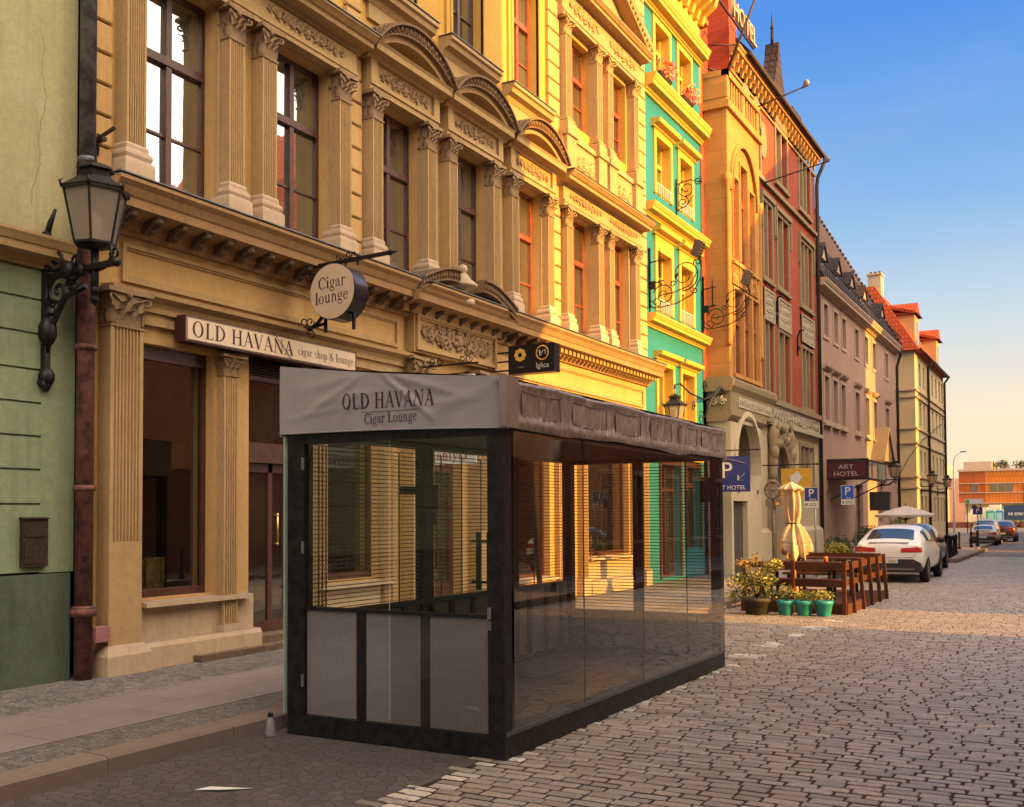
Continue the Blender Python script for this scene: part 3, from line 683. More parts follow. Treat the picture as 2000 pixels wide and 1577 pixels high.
w = MB(); w.box(FX+.12,FX+.24,7.36,7.54,.5,.66); w.bar((FX+.18,7.36,.58),(FX+.18,7.28,.6),.05); w.build('inspection_cap', solid('pink_cap', (.33,.13,.13), .7), dp)
M['capst'] = plaster('weathered_capitals', (.36,.245,.135), stain=(.4,.36,.3), amt=.9)
# ================================================================== OCHRE TOWNHOUSE
oh = thing('ornate_townhouse', 'long ochre townhouse with fluted pilasters, carved friezes and rounded pediments above its first floor windows', 'house', (FX,15.4,.12), world_parts=True)
Y0, Y1 = 7.38, 23.6
WIN1 = [(8.06,9.24),(10.25,11.43),(12.51,13.69),(14.63,15.81),(16.79,17.97),(19.28,20.42),(21.33,22.47)]
WINC = [13.1,15.22,17.38]
w = MB()
gops = [(8.10,9.25,.89,3.80),(9.86,11.05,.28,3.95),(11.32,12.62,.90,3.72),(14.16,15.0,.2,3.3),(16.2,18.35,.6,3.6),(20.0,22.45,.92,3.55)]
wall(w, FX, Y0, Y1, .1, 5.46, gops, .34)
w.build('ground_floor_wall', M['ochre'], oh)
w = MB()
wall(w, FX, Y0, Y1, 5.46, 8.9, [(a,b,5.52,8.14) for a,b in WIN1], .26)
w.build('first_floor_wall', M['ochre'], oh)
w = MB()
wall(w, FX, Y0, Y1, 8.9, 16.6, [(c-.52,c+.52,9.92,12.35) for c in WINC]+[(a,b,10.12,12.0) for a,b in WIN1[-2:]]+[(c-.52,c+.52,13.2,15.3) for c in WINC], .24)
w.build('upper_wall', M['ochre_hi'], oh)
w = MB(); w.box(FX-10,FX-1.65,Y0,Y1,0,16.6); w.prism([(FX+.3,16.6),(FX-5,19.5),(FX-10,16.6)], 'y', Y0, Y1); w.build('roof', M['darkroof'], oh)
for i,(a,b) in enumerate(WIN1):
    window(oh, FX, a, b, 5.52, 8.14, M['woodlit'] if i > 3 else M['wood'], M['pane'], .66, .2, (.47,))
for c in WINC:
    window(oh, FX, c-.52, c+.52, 9.92, 12.35, M['woodlit'] if c > 17 else M['wood'], M['pane'], .62, .2, (.5,))
    window(oh, FX, c-.52, c+.52, 13.2, 15.3, M['wood'], M['pane'], .62, .2, (.5,))
for a, b in WIN1[-2:]: window(oh, FX, a, b, 10.12, 12.0, M['woodlit'], M['pane'], .6, .2, (.5,))
# quoins at the edges and beside the projecting bays
for ya, yb in ((7.39,7.66),(11.78,12.14),(18.28,18.80),(22.98,23.58)):
    w = MB(); z = 5.5; k = 0
    while z < 16.4:
        hh = .345; w.prism([(FX-.01,z+.012),(FX+.055,z+.012),(FX+.07,z+.03),(FX+.07,z+hh-.03),(FX+.055,z+hh-.012),(FX-.01,z+hh-.012)], 'y', ya+.01, yb-.01)
        z += hh; k += 1
    w.build('quoins', M['ochre'], oh)
# ----- first floor order
UP = .2
for yc in (7.875,9.43,10.02,11.59,18.975,20.55,21.15,22.68): pilaster(oh, FX, yc, .27, UP, 5.46, 5.95, 7.74, 8.15, M['stone'], M['sand'], capm=M['capst'])
for c in WINC:
    for s in (-.735,.735): pilaster(oh, FX, c+s, .26, UP, 5.46, 5.95, 7.74, 8.15, M['stone'], M['sand'], capm=M['capst'])
for i,(a,b) in enumerate(WIN1):                                  # flat inner jambs
    w = MB(); surround(w, FX, a, b, 5.47, 8.145, .045, .05); w.build('window_surround', M['stone'], oh)
for ya, yb in ((7.62,11.86),(18.72,22.96)):                        # flat entablatures over the double windows
    e = MB(); e.box(FX,FX+.2,ya,yb,8.152,8.22); e.box(FX,FX+.215,ya,yb,8.22,8.27); e.box(FX,FX+.18,ya,yb,8.27,8.54)
    cornice(e, FX, corn_prof(8.54,8.80,.5), ya-.14, yb+.14)
    o = e.build('entablature', M['stone'], oh)
    r = MB(); ym = (ya+yb)/2
    for q0, q1 in ((ya+.25,ym-.2),(ym+.2,yb-.25)): relief(r, FX+.18, q0, q1, 8.3, 8.52, int(q0*10))
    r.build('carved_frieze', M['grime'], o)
    l = MB(); l.box(FX,FX+.52,ya-.16,yb+.16,8.806,8.82); l.build('flashing', M['lead'], o)
for c in WINC:                                                    # rounded pediments
    e = MB(); a, b = c-.93, c+.93
    e.box(FX,FX+.2,a,b,8.152,8.24); e.box(FX,FX+.225,a,b,8.24,8.30); e.box(FX,FX+.17,a,b,8.30,8.62)
    for s in (a, b-.16): e.box(FX+.17,FX+.22,s,s+.16,8.30,8.62)
    cornice(e, FX, [(-.02,8.62),(.22,8.62),(.25,8.66),(.4,8.68),(.41,8.76),(.44,8.80),(-.02,8.80)], a-.1, b+.1)
    o = e.build('pediment', M['stone'], oh)
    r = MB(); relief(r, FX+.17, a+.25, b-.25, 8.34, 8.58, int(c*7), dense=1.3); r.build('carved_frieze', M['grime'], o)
    q = MB(); arch_ring(q, FX, c, 1.72, 8.80, .27, .10, .0, .36, 26)
    q.prism([(c-.86,8.80),(c+.86,8.80),(c+.5,8.97),(c,9.05),(c-.5,8.97)], 'x', FX, FX+.1)
    q.build('tympanum', M['stone'], o)
    q = MB(); rr, zc, aa = arch_ring(q, FX, c, 2.02, 8.80, .36, .17, .0, .44, 26)
    arch_ring(q, FX, c, 2.10, 8.80, .52, .035, .0, .5, 26)
    n = 19
    for k in range(n):
        t = -aa+2*aa*(k+.5)/n; d = Vector((0,math.sin(t),math.cos(t))); ctr = Vector((FX+.44,c,zc))+d*(rr+.085)
        rot = Matrix.Rotation(-t, 3, 'X')
        q.ell(ctr, (.035,.03,.062), 6, 4, 0, rot)
        q.tube([ctr+Vector((.005,0,0))+d*(-.07)+d.cross(Vector((1,0,0)))*.045, ctr+Vector((.012,0,0))+d.cross(Vector((1,0,0)))*.05, ctr+Vector((.005,0,0))+d*.07+d.cross(Vector((1,0,0)))*.045], .009, 4)
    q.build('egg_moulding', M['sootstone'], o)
    q = MB(); q.box(FX+.02,FX+.03,c-.8,c+.8,8.81,8.84); q.build('shade_strip', M['soot'], o)  # dark strip put in for the shade at the foot of the arch
    # second floor sill, apron, surround
    e = MB(); cornice(e, FX, [(-.02,9.58),(.06,9.58),(.1,9.66),(.2,9.70),(.22,9.78),(.26,9.80),(.26,9.86),(-.02,9.88)], c-.86, c+.86)
    e.box(FX,FX+.05,c-.76,c+.76,9.34,9.58)
    o = e.build('sill', M['stone'], oh)
    q = MB(); q.box(FX,FX+.275,c-.88,c+.88,9.878,9.89); q.build('flashing', M['lead'], o)
    e = MB(); surround(e, FX, c-.52, c+.52, 9.885, 12.35, .17, .045); surround(e, FX, c-.52, c+.52, 9.886, 12.35, .06, .065); e.build('window_surround', M['ochre_hi'], oh)
# ----- right bay, second floor
e = MB()
for yc in (18.975,20.55,21.15,22.68): e.box(FX,FX+.26,yc-.22,yc+.22,8.84,9.64); e.box(FX,FX+.3,yc-.25,yc+.25,9.62,9.74)
e.box(FX,FX+.16,18.72,22.96,8.83,9.62); e.box(FX,FX+.2,18.72,22.96,9.62,9.73)
o = e.build('balustrade_pedestals', M['stone'], oh)
r = MB(); relief(r, FX+.16, 19.35, 20.2, 8.98, 9.4, 4); relief(r, FX+.16, 21.5, 22.35, 8.98, 9.4, 5); r.build('carved_panel', M['stone'], o)
for yc in (18.975,20.55,21.15,22.68): pilaster(oh, FX, yc, .27, UP, 9.74, 10.05, 11.76, 12.12, M['stone'], M['stone'])
e = MB(); ya, yb = 18.72, 22.96; ym = 20.84
e.box(FX,FX+.2,ya,yb,12.12,12.2); e.box(FX,FX+.22,ya,yb,12.2,12.27); e.box(FX,FX+.18,ya,yb,12.27,12.66)
cornice(e, FX, corn_prof(12.66,12.9,.5), ya-.16, yb+.16)
for sg in (-1,1):
    s = [(FX-.02,0),(FX+.42,0),(FX+.46,.1),(FX+.5,.2),(FX-.02,.22)]
    p0, p1 = (ym+sg*2.3,12.9), (ym+sg*.0,14.0)
    vs = [(x,p0[0],p0[1]+z) for x,z in s]+[(x,p1[0],p1[1]+z) for x,z in s]
    e.add(vs, [(i,(i+1)%5,5+(i+1)%5,5+i) for i in range(5)]+[(4,3,2,1,0),(5,6,7,8,9)])
e.prism([(ym-2.2,12.91),(ym+2.2,12.91),(ym,13.98)], 'x', FX, FX+.12)
o = e.build('triangular_pediment', M['stone'], oh)
r = MB(); relief(r, FX+.18, 19.0, 20.6, 12.3, 12.63, 8); relief(r, FX+.18, 21.1, 22.7, 12.3, 12.63, 9)
for sg in (-1,1):
    for k in range(16):
        t = (k+.5)/16; r.ell((FX+.47,ym+sg*2.3*(1-t),12.98+1.1*t+.02), (.035,.045,.06), 6, 4)
r.build('carved_frieze', M['stone'], o)
# ----- string course / ground floor cornice with its brackets
c = MB(); cornice(c, FX, [(-.05,4.96),(.05,4.96),(.08,5.02),(.12,5.05),(.14,5.12),(.40,5.17),(.41,5.26),(.43,5.28),(.47,5.36),(.52,5.41),(.52,5.45),(-.05,5.47)], Y0+.02, Y1+.1)
o = c.build('main_cornice', M['cornice'], oh)
l = MB(); l.box(FX,FX+.535,Y0,Y1+.12,5.466,5.48); l.build('flashing', M['lead'], o)
y = 7.72
while y < 18.3:
    br = MB()
    br.prism([(FX+.1,5.16),(FX+.1,5.0),(FX+.17,4.985),(FX+.24,5.05),(FX+.33,5.09),(FX+.38,5.165)], 'y', y-.055, y+.055)
    br.ell((FX+.2,y,5.04), (.06,.05,.05), 6, 4); br.ell((FX+.33,y,5.115), (.05,.055,.035), 6, 4); leaf(br, (FX+.15,y,4.97), (.6,0,-.2), (.8,0,.6), .05, .2, .05)
    br.build('cornice_bracket', M['soot'], o); y += .365
br = MB(); y = 18.36
while y < 23.6: br.box(FX+.1,FX+.30,y-.055,y+.055,5.06,5.155); y += .19
br.build('dentils', M['stone'], o)
# ----- frieze with sunken panels and architrave
f = MB()
f.box(FX,FX+.1,Y0+.2,13.3,4.14,4.2); cornice(f, FX, [(0,4.2),(.1,4.2),(.12,4.25),(.2,4.3),(.21,4.35),(0,4.37)], Y0+.2, 13.3)
f.box(FX,FX+.06,Y0+.2,13.3,4.0,4.14)
def frame(mb, y0, y1, z0, z1, w=.05, u=.04, x=FX):
    mb.box(x,x+u,y0,y1,z0,z0+w); mb.box(x,x+u,y0,y1,z1-w,z1); mb.box(x,x+u,y0,y0+w,z0+w,z1-w); mb.box(x,x+u,y1-w,y1,z0+w,z1-w)
    mb.box(x,x+u*.5,y0+w,y1-w,z0+w,z0+w*1.5); mb.box(x,x+u*.5,y0+w,y1-w,z1-w*1.5,z1-w)
frame(f, 7.84, 13.12, 4.44, 4.88)
frame(f, 16.1, 23.38, 4.42, 4.86); f.box(FX,FX+.08,16.05,23.5,4.2,4.28); cornice(f, FX, [(0,4.1),(.06,4.1),(.08,4.15),(.13,4.18),(0,4.2)], 16.05, 23.5)
f.build('frieze_mouldings', M['stone'], oh)
# ----- ground floor pilasters
def big_pilaster(yc, wd, u, zt, cap, nm='pilaster', foot=.29, m=M['stone']):
    a = MB(); a.prism([(FX-.02,yc-wd/2),(FX+u,yc-wd/2),(FX+u,yc+wd/2),(FX-.02,yc+wd/2)], 'z', .4, 1.55)
    a.prism(fluted(FX, yc, wd, u, 8 if wd > .3 else 6), 'z', 1.55, zt)
    o = a.build(nm, m, oh)
    b = MB(); b.box(FX,FX+u+.09,yc-wd/2-.08,yc+wd/2+.08,.1,.1+foot*.8); b.frustum((FX+u/2,yc),u/2+.09,wd/2+.08,u/2+.02,wd/2+.02,.1+foot*.8,.1+foot+.05); b.build('plinth', M['sand'], o)
    c = MB(); capital(c, FX, yc, zt, wd, cap, u); c.build('capital', M['capst'], o)
big_pilaster(7.77, .44, .2, 3.88, .42)
big_pilaster(13.5, .5, .22, 3.88, .44); big_pilaster(15.5, .5, .22, 3.88, .44)
for yc, wd in ((9.43,.24),(11.19,.2),(12.75,.22),(18.72,.34),(20.2-.42,.3),(22.7,.34),(23.3,.3)):
    a = MB(); a.prism(fluted(FX, yc, wd, .12, 5), 'z', .42, 3.55)
    o = a.build('slim_pilaster', M['stone'], oh)
    b = MB(); b.box(FX,FX+.17,yc-wd/2-.04,yc+wd/2+.04,.1,.5); b.build('plinth', M['sand'], o)
    c = MB(); capital(c, FX, yc, 3.55, wd, .26, .12); c.build('capital', M['capst'], o)
# dado below the shop windows, sills
for a, b, zt in ((8.06,9.9,.8),(11.06,12.86,.8),(16.0,18.5,.55),(19.95,22.55,.84)):
    d = MB(); d.box(FX,FX+.05,a,b,.1,zt); d.box(FX,FX+.2,a,b,.1,.36); d.prism([(FX,.36),(FX+.2,.36),(FX+.17,.41),(FX,.42)], 'y', a, b)
    d.prism([(FX-.3,zt),(FX+.16,zt),(FX+.16,zt+.05),(FX-.3,zt+.085)], 'y', a+.04, b-.12 if b < 10 else b-.06)
    d.build('dado', M['sand'], oh)
d = MB(); d.box(FX,FX+.33,8.75,11.6,.1,.2); d.box(FX-.34,FX+.12,9.8,11.1,.1,.29); d.build('doorstep', M['soot'], oh)
# shop windows: dark frame, big pane, a lit-up muddle of goods behind
def shop(y0, y1, z0, z1, nm='shop_window', head=.12, div=None):
    f = MB(); x = FX-.16
    f.box(x-.04,x+.03,y0,y0+.06,z0,z1); f.box(x-.04,x+.03,y1-.06,y1,z0,z1); f.box(x-.04,x+.03,y0+.06,y1-.06,z0,z0+.09); f.box(x-.04,x+.03,y0+.06,y1-.06,z1-head,z1)
    if div: f.box(x-.03,x+.025,y0+.06,y1-.06,div-.03,div+.03)
    o = f.build(nm, M['wood'], oh)
    p = MB(); p.box(x-.012,x-.004,y0+.055,y1-.055,z0+.085,z1-head+.01); p.build('pane', M['shopglass'], o)
    return o
M['shopglass'] = clear_glass('shop_plate_glass', (.80,.82,.78), 3.0)
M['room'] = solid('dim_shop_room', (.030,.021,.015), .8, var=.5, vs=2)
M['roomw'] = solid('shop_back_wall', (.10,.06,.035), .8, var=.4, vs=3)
M['goods1'] = solid('dark_red_goods', (.22,.03,.025), .5, var=.5, vs=8); M['goods2'] = solid('green_goods', (.03,.09,.07), .5, var=.5, vs=8); M['goods3'] = solid('tan_boxes', (.30,.18,.08), .6, var=.4, vs=9)
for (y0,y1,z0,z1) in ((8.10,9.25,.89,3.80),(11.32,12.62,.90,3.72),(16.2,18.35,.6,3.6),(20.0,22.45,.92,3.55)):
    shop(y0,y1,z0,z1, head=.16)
    r = MB(); x1, x0 = FX-.26, FX-1.5
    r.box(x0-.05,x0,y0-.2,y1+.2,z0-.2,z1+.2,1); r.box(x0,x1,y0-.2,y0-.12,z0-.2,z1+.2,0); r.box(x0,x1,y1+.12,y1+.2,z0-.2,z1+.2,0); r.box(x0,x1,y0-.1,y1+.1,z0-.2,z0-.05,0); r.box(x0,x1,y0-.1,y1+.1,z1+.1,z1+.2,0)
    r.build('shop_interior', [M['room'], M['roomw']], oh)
    q = MB()
    for k in range(9):
        yy = rnd(y0+.1,y1-.2); xx = rnd(x0+.15,x1-.3); hh = rnd(.1,.5); q.box(xx,xx+rnd(.1,.25),yy,yy+rnd(.08,.25),z0-.05,z0-.05+hh,random.randrange(3))
    for k in range(3):
        yy = rnd(y0,y1-.3); zz = z0+.9+k*.6; q.box(x0,x0+.25,y0,y1,zz,zz+.03,2)
        yy = y0+.05
        while yy < y1-.15:
            wd = rnd(.03,.11); hh = rnd(.08,.36)
            if random.random() < .45: q.lathe([(wd*.5,zz+.03),(wd*.55,zz+.03+hh*.6),(wd*.2,zz+.03+hh*.75),(wd*.18,zz+.03+hh)], (x0+rnd(.08,.16),yy+wd/2), 8, random.randrange(3))
            elif random.random() < .8: q.box(x0+.02,x0+rnd(.1,.2),yy,yy+wd,zz+.03,zz+.03+hh*.7,random.randrange(3))
            yy += wd+rnd(.01,.09)
    q.build('display_goods', [M['goods1'],M['goods2'],M['goods3']], oh)
# entrance with transom light and louvre
d = MB(); x = FX-.2
d.box(x-.06,x+.04,9.86,9.96,.28,3.95); d.box(x-.06,x+.04,10.95,11.05,.28,3.95); d.box(x-.06,x+.1,9.96,10.95,2.52,2.78); d.box(x-.06,x+.06,9.96,10.95,2.66,2.70)
d.box(x-.06,x+.05,9.96,10.95,3.60,3.66); d.box(x-.05,x+.02,9.96,10.95,.28,.44); d.box(x-.03,x+.02,9.96,10.06,.44,2.52); d.box(x-.03,x+.02,10.85,10.95,.44,2.52); d.box(x-.03,x+.02,10.06,10.85,2.4,2.52)
d.box(x-.05,x+.02,10.42,10.5,.44,2.52)
for k in range(7): d.box(x-.03,x+.03,9.97,10.94,3.68+.035*k,3.69+.035*k)
o = d.build('entrance_door', M['wood'], oh)
p = MB(); p.box(x-.012,x-.004,9.96,10.95,.44,2.52); p.box(x-.012,x-.004,9.96,10.95,2.78,3.6); p.build('pane', M['shop'], o)
h = MB(); h.tube([(x+.07,10.55,1.42),(x+.07,10.55,1.86)], .014, 8)
for z in (1.45,1.83): h.tube([(x+.01,10.55,z),(x+.07,10.55,z)], .012, 6); h.ell((x+.07,10.55,z), (.02,.02,.02), 6, 4)
h.build('door_handle', M['gold'], o)
# antique dealer's portal: door, carved relief, broken pediment and urn
d = MB(); x = FX-.2
d.box(x-.06,x+.03,14.16,14.26,.2,3.3); d.box(x-.06,x+.03,14.9,15.0,.2,3.3); d.box(x-.06,x+.03,14.26,14.9,2.55,2.7); d.box(x-.06,x+.03,14.26,14.9,3.2,3.3); d.box(x-.06,x+.02,14.26,14.9,.2,.7)
o = d.build('portal_door', M['wood'], oh); p = MB(); p.box(x-.02,x-.01,14.26,14.9,.7,3.2); p.build('pane', M['shop'], o)
d = MB(); d.box(FX,FX+.16,13.36,15.94,4.40,5.06); frame(d, 13.4, 15.9, 4.44, 5.02, .06, .05, FX+.16)
o = d.build('carved_relief', M['stone'], oh)
r = MB(); relief(r, FX+.165, 13.5, 15.8, 4.52, 4.95, 11, dense=1.5); relief(r, FX+.16, 13.5, 15.8, 4.55, 4.92, 12, dense=1.1); r.build('acanthus_scrolls', M['grime'], o)
d = MB(); cornice(d, FX, [(-.05,5.0),(.2,5.0),(.24,5.1),(.5,5.14),(.52,5.24),(.56,5.28),(-.05,5.3)], 13.0, 16.1)
o = d.build('portal_pediment', M['cornice'], oh)
q = MB()
for sg in (-1,1):                                                 # two broken arcs curling up to the urn
    n = 12
    for band, (u1, off, th) in enumerate(((.52,.0,.17),(.58,.17,.04))):
        vs = []
        for i in range(n+1):
            t = i/n; yy = 14.55+sg*(1.5-1.12*t); zz = 5.30+off+.30*math.sin(t*PI*.55)
            for uu, dz in ((0,0),(0,th),(u1,th),(u1,0)): vs.append((FX+uu,yy,zz+dz))
        q.add(vs, [(i*4+j,i*4+(j+1)%4,(i+1)*4+(j+1)%4,(i+1)*4+j) for i in range(n) for j in range(4)]+[(3,2,1,0),(n*4,n*4+1,n*4+2,n*4+3)])
    for i in range(14):
        t = (i+.5)/14; q.ell((FX+.525,14.55+sg*(1.5-1.12*t),5.39+.30*math.sin(t*PI*.55)), (.035,.032,.06), 6, 4)
q.build('egg_moulding', M['sootstone'], o)
u = MB(); u.lathe([(.05,5.30),(.2,5.31),(.2,5.4),(.12,5.44),(.07,5.52),(.1,5.58),(.24,5.62),(.25,5.66),(.2,5.70),(.13,5.76),(.09,5.83),(.05,5.86),(.06,5.88),(.085,5.93),(.06,5.99),(.0,6.02)], (FX+.33,14.55), 18)
u.build('urn', M['sand'], o)
# ================================================================== signs on the ochre house
sg = thing('shop_sign', 'long cream fascia sign with maroon serif lettering above the shop door', 'sign', (FX+.2,10.1,3.86), world_parts=True)
b = MB(); b.box(FX+.07,FX+.24,8.56,11.78,3.855,4.165); b.build('sign_case', M['letter'], sg)
b = MB(); b.box(FX+.24,FX+.245,8.58,11.76,3.875,4.15); b.build('sign_face', solid('cream_sign_face', (.66,.52,.36), .5, var=.05), sg)
b = MB()
for q in ((8.585,11.755,3.878,3.886),(8.585,11.755,4.139,4.147),(8.585,8.593,3.886,4.139),(11.747,11.755,3.886,4.139)): b.box(FX+.2455,FX+.247,*q)
b.build('border_line', M['letter'], sg)
serif('OLD HAVANA', .185, lambda u,v,k: (FX+.2465+k,8.66+u,3.925+v), M['letter'], sg, sx=1.08, gap=.05)
serif('cigar shop & lounge', .11, lambda u,v,k: (FX+.2465+k,10.52+u,3.96+v), M['letter'], sg, 'small_lettering', sx=1.0, gap=.035)
b = MB(); b.tube([(FX+.26,9.95,4.17),(FX+.268,10.0,4.18),(FX+.262,10.15,4.08),(FX+.256,10.4,3.86)], .005, 5); tag(b.build('cable', M['black']), 'thin black cable hanging across the long cream fascia sign', 'cable')
# round hanging sign
rs = thing('round_hanging_sign', 'round drum sign with maroon words hanging from an iron bracket above the fascia sign', 'sign', (FX,10.6,4.4), world_parts=True)
cx, cz, cy = -8.55, 4.765, 10.6
b = MB()
n = 40; ring = lambda y, r: [(cx+r*math.cos(2*PI*i/n), y, cz+r*math.sin(2*PI*i/n)) for i in range(n)]
for a, ra, c_, rb in ((cy,.365,cy+.012,.372),(cy+.012,.372,cy+.29,.372),(cy+.29,.372,cy+.3,.365)):
    b.add(ring(a,ra)+ring(c_,rb), [(i,(i+1)%n,n+(i+1)%n,n+i) for i in range(n)], 0, True)
b.add(ring(cy+.3,.365), [tuple(range(n))])
b.build('drum', solid('polished_dark_drum', (.05,.05,.06), .22, .7, .2), rs)
b = MB(); b.prism([(cx+.362*math.cos(2*PI*i/n), cz+.362*math.sin(2*PI*i/n)) for i in range(n)], 'y', cy-.004, cy+.004)
# prism over (x,z): reuse the y axis form
b.build('sign_face', solid('cream_disc', (.60,.45,.30), .55, var=.05), rs)
sl = .07
serif('Cigar', .155, lambda u,v,k: (cx+u,cy-.006-k,cz+.05+v+u*sl), M['letter'], rs, center=True)
serif('lounge', .155, lambda u,v,k: (cx+u,cy-.006-k,cz-.14+v+u*sl), M['letter'], rs, 'lettering', center=True)
b = MB()
zt = cz+.42
b.bar((FX+.0,cy+.16,zt-.02),(-7.75,cy+.16,zt+.02),.045); b.tube([(-7.75,cy+.16,zt+.02),(-7.68,cy+.16,zt+.024),(-7.6,cy+.16,zt+.026)], [.04,.02,.003], 6)
b.bar((FX+.02,cy+.16,cz-.44),(cx-.22,cy+.16,cz-.38),.035); b.bar((cx-.42,cy+.16,cz-.41),(cx-.2,cy+.16,cz-.2),.035)
for xx in (cx-.235,cx+.235): b.bar((xx,cy+.16,cz-.5),(xx,cy+.16,cz-.27),.035)
for xx in (cx+.1,cx+.3): b.bar((xx,cy+.16,zt),(xx,cy+.16,cz+.34),.02)
b.ell((FX+.04,cy+.16,zt-.02), (.05,.07,.07), 8, 5); b.ell((FX+.04,cy+.16,cz-.44), (.05,.07,.07), 8, 5); b.ell((cx-.5,cy+.16,cz-.42), (.04,.04,.04), 8, 5)
b.bar((FX+.4,cy+.16,zt-.2),(cx-.3,cy+.16,zt-.05),.03); b.ell((FX+.38,cy+.16,zt-.21), (.05,.05,.05), 7, 4)
for c_, e, r, a in (((cx-.62,0,cz-.33),1,.09,PI),((cx-.5,0,cz-.33),-1,.08,PI),((cx-.48,0,cz-.51),-1,.07,0),((FX+.25,0,zt-.13),1,.1,PI/2),((cx+.13,0,zt+.07),1,.06,PI),((cx+.24,0,zt+.07),-1,.06,PI),((cx-.02,0,zt+.06),-1,.05,PI)):
    b.tube([Vector((p.x,cy+.16,p.z)) for p in spiral((c_[0],0,c_[2]), (e,0,0), (0,0,1), r, 1.2, 18, a, .25)], .009, 5)
b.build('bracket', M['iron'], rs)
# black double sign
ig = thing('black_projecting_sign', 'black projecting box sign with a yellow flower and a ringed emblem', 'sign', (FX,15.9,4.3), world_parts=True)
b = MB(); b.box(-8.86,-7.95,15.9,16.12,4.31,4.815); b.build('sign_box', solid('black_gloss_sign', (.012,.010,.010), .35), ig)
b = MB()
for z in (4.4,4.56,4.72): b.box(FX,-8.86,15.98,16.02,z-.012,z+.012)
b.box(FX,FX+.02,15.95,16.05,4.35,4.78); b.build('wall_bracket', M['iron'], ig)
ym = solid('yellow_emblem', (.80,.45,.06), .5, var=.05); wm = solid('pale_emblem', (.6,.55,.48), .5, var=.05)
b = MB(); n = 16
for k in range(8):
    a = 2*PI*k/8; c2 = (-8.62+.078*math.cos(a), 4.64+.078*math.sin(a)); b.prism([(c2[0]+.04*math.cos(2*PI*i/n),c2[1]+.04*math.sin(2*PI*i/n)) for i in range(n)], 'y', 15.892-.0002*k, 15.9)
b.prism([(-8.62+.075*math.cos(2*PI*i/24),4.64+.075*math.sin(2*PI*i/24)) for i in range(24)], 'y', 15.888, 15.9)
b.build('flower_emblem', ym, ig)
b = MB(); b.prism([(-8.62+.04*math.cos(2*PI*i/24),4.64+.04*math.sin(2*PI*i/24)) for i in range(24)], 'y', 15.884, 15.9); b.build('flower_centre', M['black'], ig)
b = MB(); b.tube([(-8.18+.115*math.cos(2*PI*i/32),15.895,4.65+.12*math.sin(2*PI*i/32)) for i in range(33)], .012, 6, caps=False); b.build('ring_emblem', ym, ig)
b = MB(); b.tube([(-8.235,15.895,4.70),(-8.225,15.895,4.60),(-8.20,15.895,4.61),(-8.17,15.895,4.69),(-8.13,15.895,4.70),(-8.12,15.895,4.62)], .011, 6); b.build('ring_sign_letter', wm, ig)
txt('Iglica', .13, (-8.18,15.896,4.43), '-y', wm, ig); txt('mesa', .06, (-8.60,15.896,4.43), '-y', solid('dim_letters',(.25,.22,.18),.5), ig, 'small_lettering')
# small bracket sign above the antique dealer's
hs = thing('small_bracket_sign', 'pale board on a scrolled iron bracket half hidden behind the grey tent roof', 'sign', (FX,13.5,3.6), world_parts=True)
b = MB(); b.bar((FX,13.5,4.16),(-8.05,13.5,4.16),.025); b.bar((FX,13.5,4.0),(-8.2,13.5,4.02),.02)
for c_, e, r in ((-8.9,1,.07),(-8.75,-1,.07),(-8.35,1,.07),(-8.22,-1,.07)): b.tube([Vector((p.x,13.5,p.z)) for p in spiral((c_,0,4.24), (e,0,0), (0,0,1), r, 1.2, 16, PI, .25)], .008, 5)
b.build('bracket', M['iron'], hs)
b = MB(); b.box(-8.78,-8.12,13.48,13.52,3.72,3.99); b.build('board', M['white'], hs)
an = thing('antique_shop_sign', 'white board lettered in dark red hanging low before the portal door', 'sign', (-8.9,14.0,2.66), world_parts=True)
b = MB(); b.box(-8.72,-7.98,13.3,13.33,2.60,2.95); b.build('board', M['white'], an)
serif('antyki', .15, lambda u,v,k: (-8.68+u,13.297-k,2.672+v), solid('dark_red_paint',(.30,.02,.03),.6), an, sx=1.1)
b = MB(); b.box(-9.29,-8.72,13.31,13.325,2.88,2.9); b.box(-9.29,-8.72,13.31,13.325,2.65,2.67); b.build('wall_bracket', M['iron'], an)
# ================================================================== TURQUOISE HOUSE
th = thing('turquoise_house', 'narrow turquoise house with cream window frames and cornices on every floor', 'house', (FX,25.9,.12), world_parts=True)
A, B = 23.62, 28.02
cols = [(24.45,25.48),(26.22,27.18)]
rows = [(6.98,8.52),(9.98,11.46),(13.08,14.42)]
w = MB()
wall(w, FX-.02, A, B, 4.2, 16.9, [(a,b,c,d) for a,b in cols for c,d in rows]+[(a,b,4.3,5.6) for a,b in cols]+[(a+.1,b-.1,15.15,15.95) for a,b in cols], .28, 0, 1)
wall(w, FX-.02, A, B, .1, 4.2, [(24.6,26.0,.2,3.1),(26.5,27.6,.9,3.1)], .3)
w.build('wall', [M['teal'], M['trim']], th)
w = MB(); w.box(FX-10,FX-.5,A,B,0,16.9); w.prism([(FX+.4,17.3),(FX-5,20),(FX-10,17.3)], 'y', A, B); w.build('roof', M['darkroof'], th)
w = MB()
for c, d in rows+[(4.3,5.6)]:
    for a, b in cols: surround(w, FX-.02, a, b, c, d, .15, .05)
for c, d in ((8.67,9.02),(11.61,11.76),(5.75,5.86)):
    for a, b in cols:
        w.box(FX-.02,FX+.03,a-.15,b+.15,c,d-.1); cornice(w, FX-.02, [(0,d-.12),(.08,d-.12),(.12,d-.06),(.24,d-.04),(.26,d+.06),(0,d+.08)], a-.28, b+.28)
for c, d in ((8.52,8.9),(5.6,5.75)):
    pass
for z0, z1, u in ((6.48,6.78,.3),(9.26,9.56,.3),(12.34,12.76,.36),(14.62,15.0,.36)): cornice(w, FX-.02, corn_prof(z0, z1, u), A+.02, B+.02)
w.box(FX-.02,FX+.0,A,B,15.0,16.2)
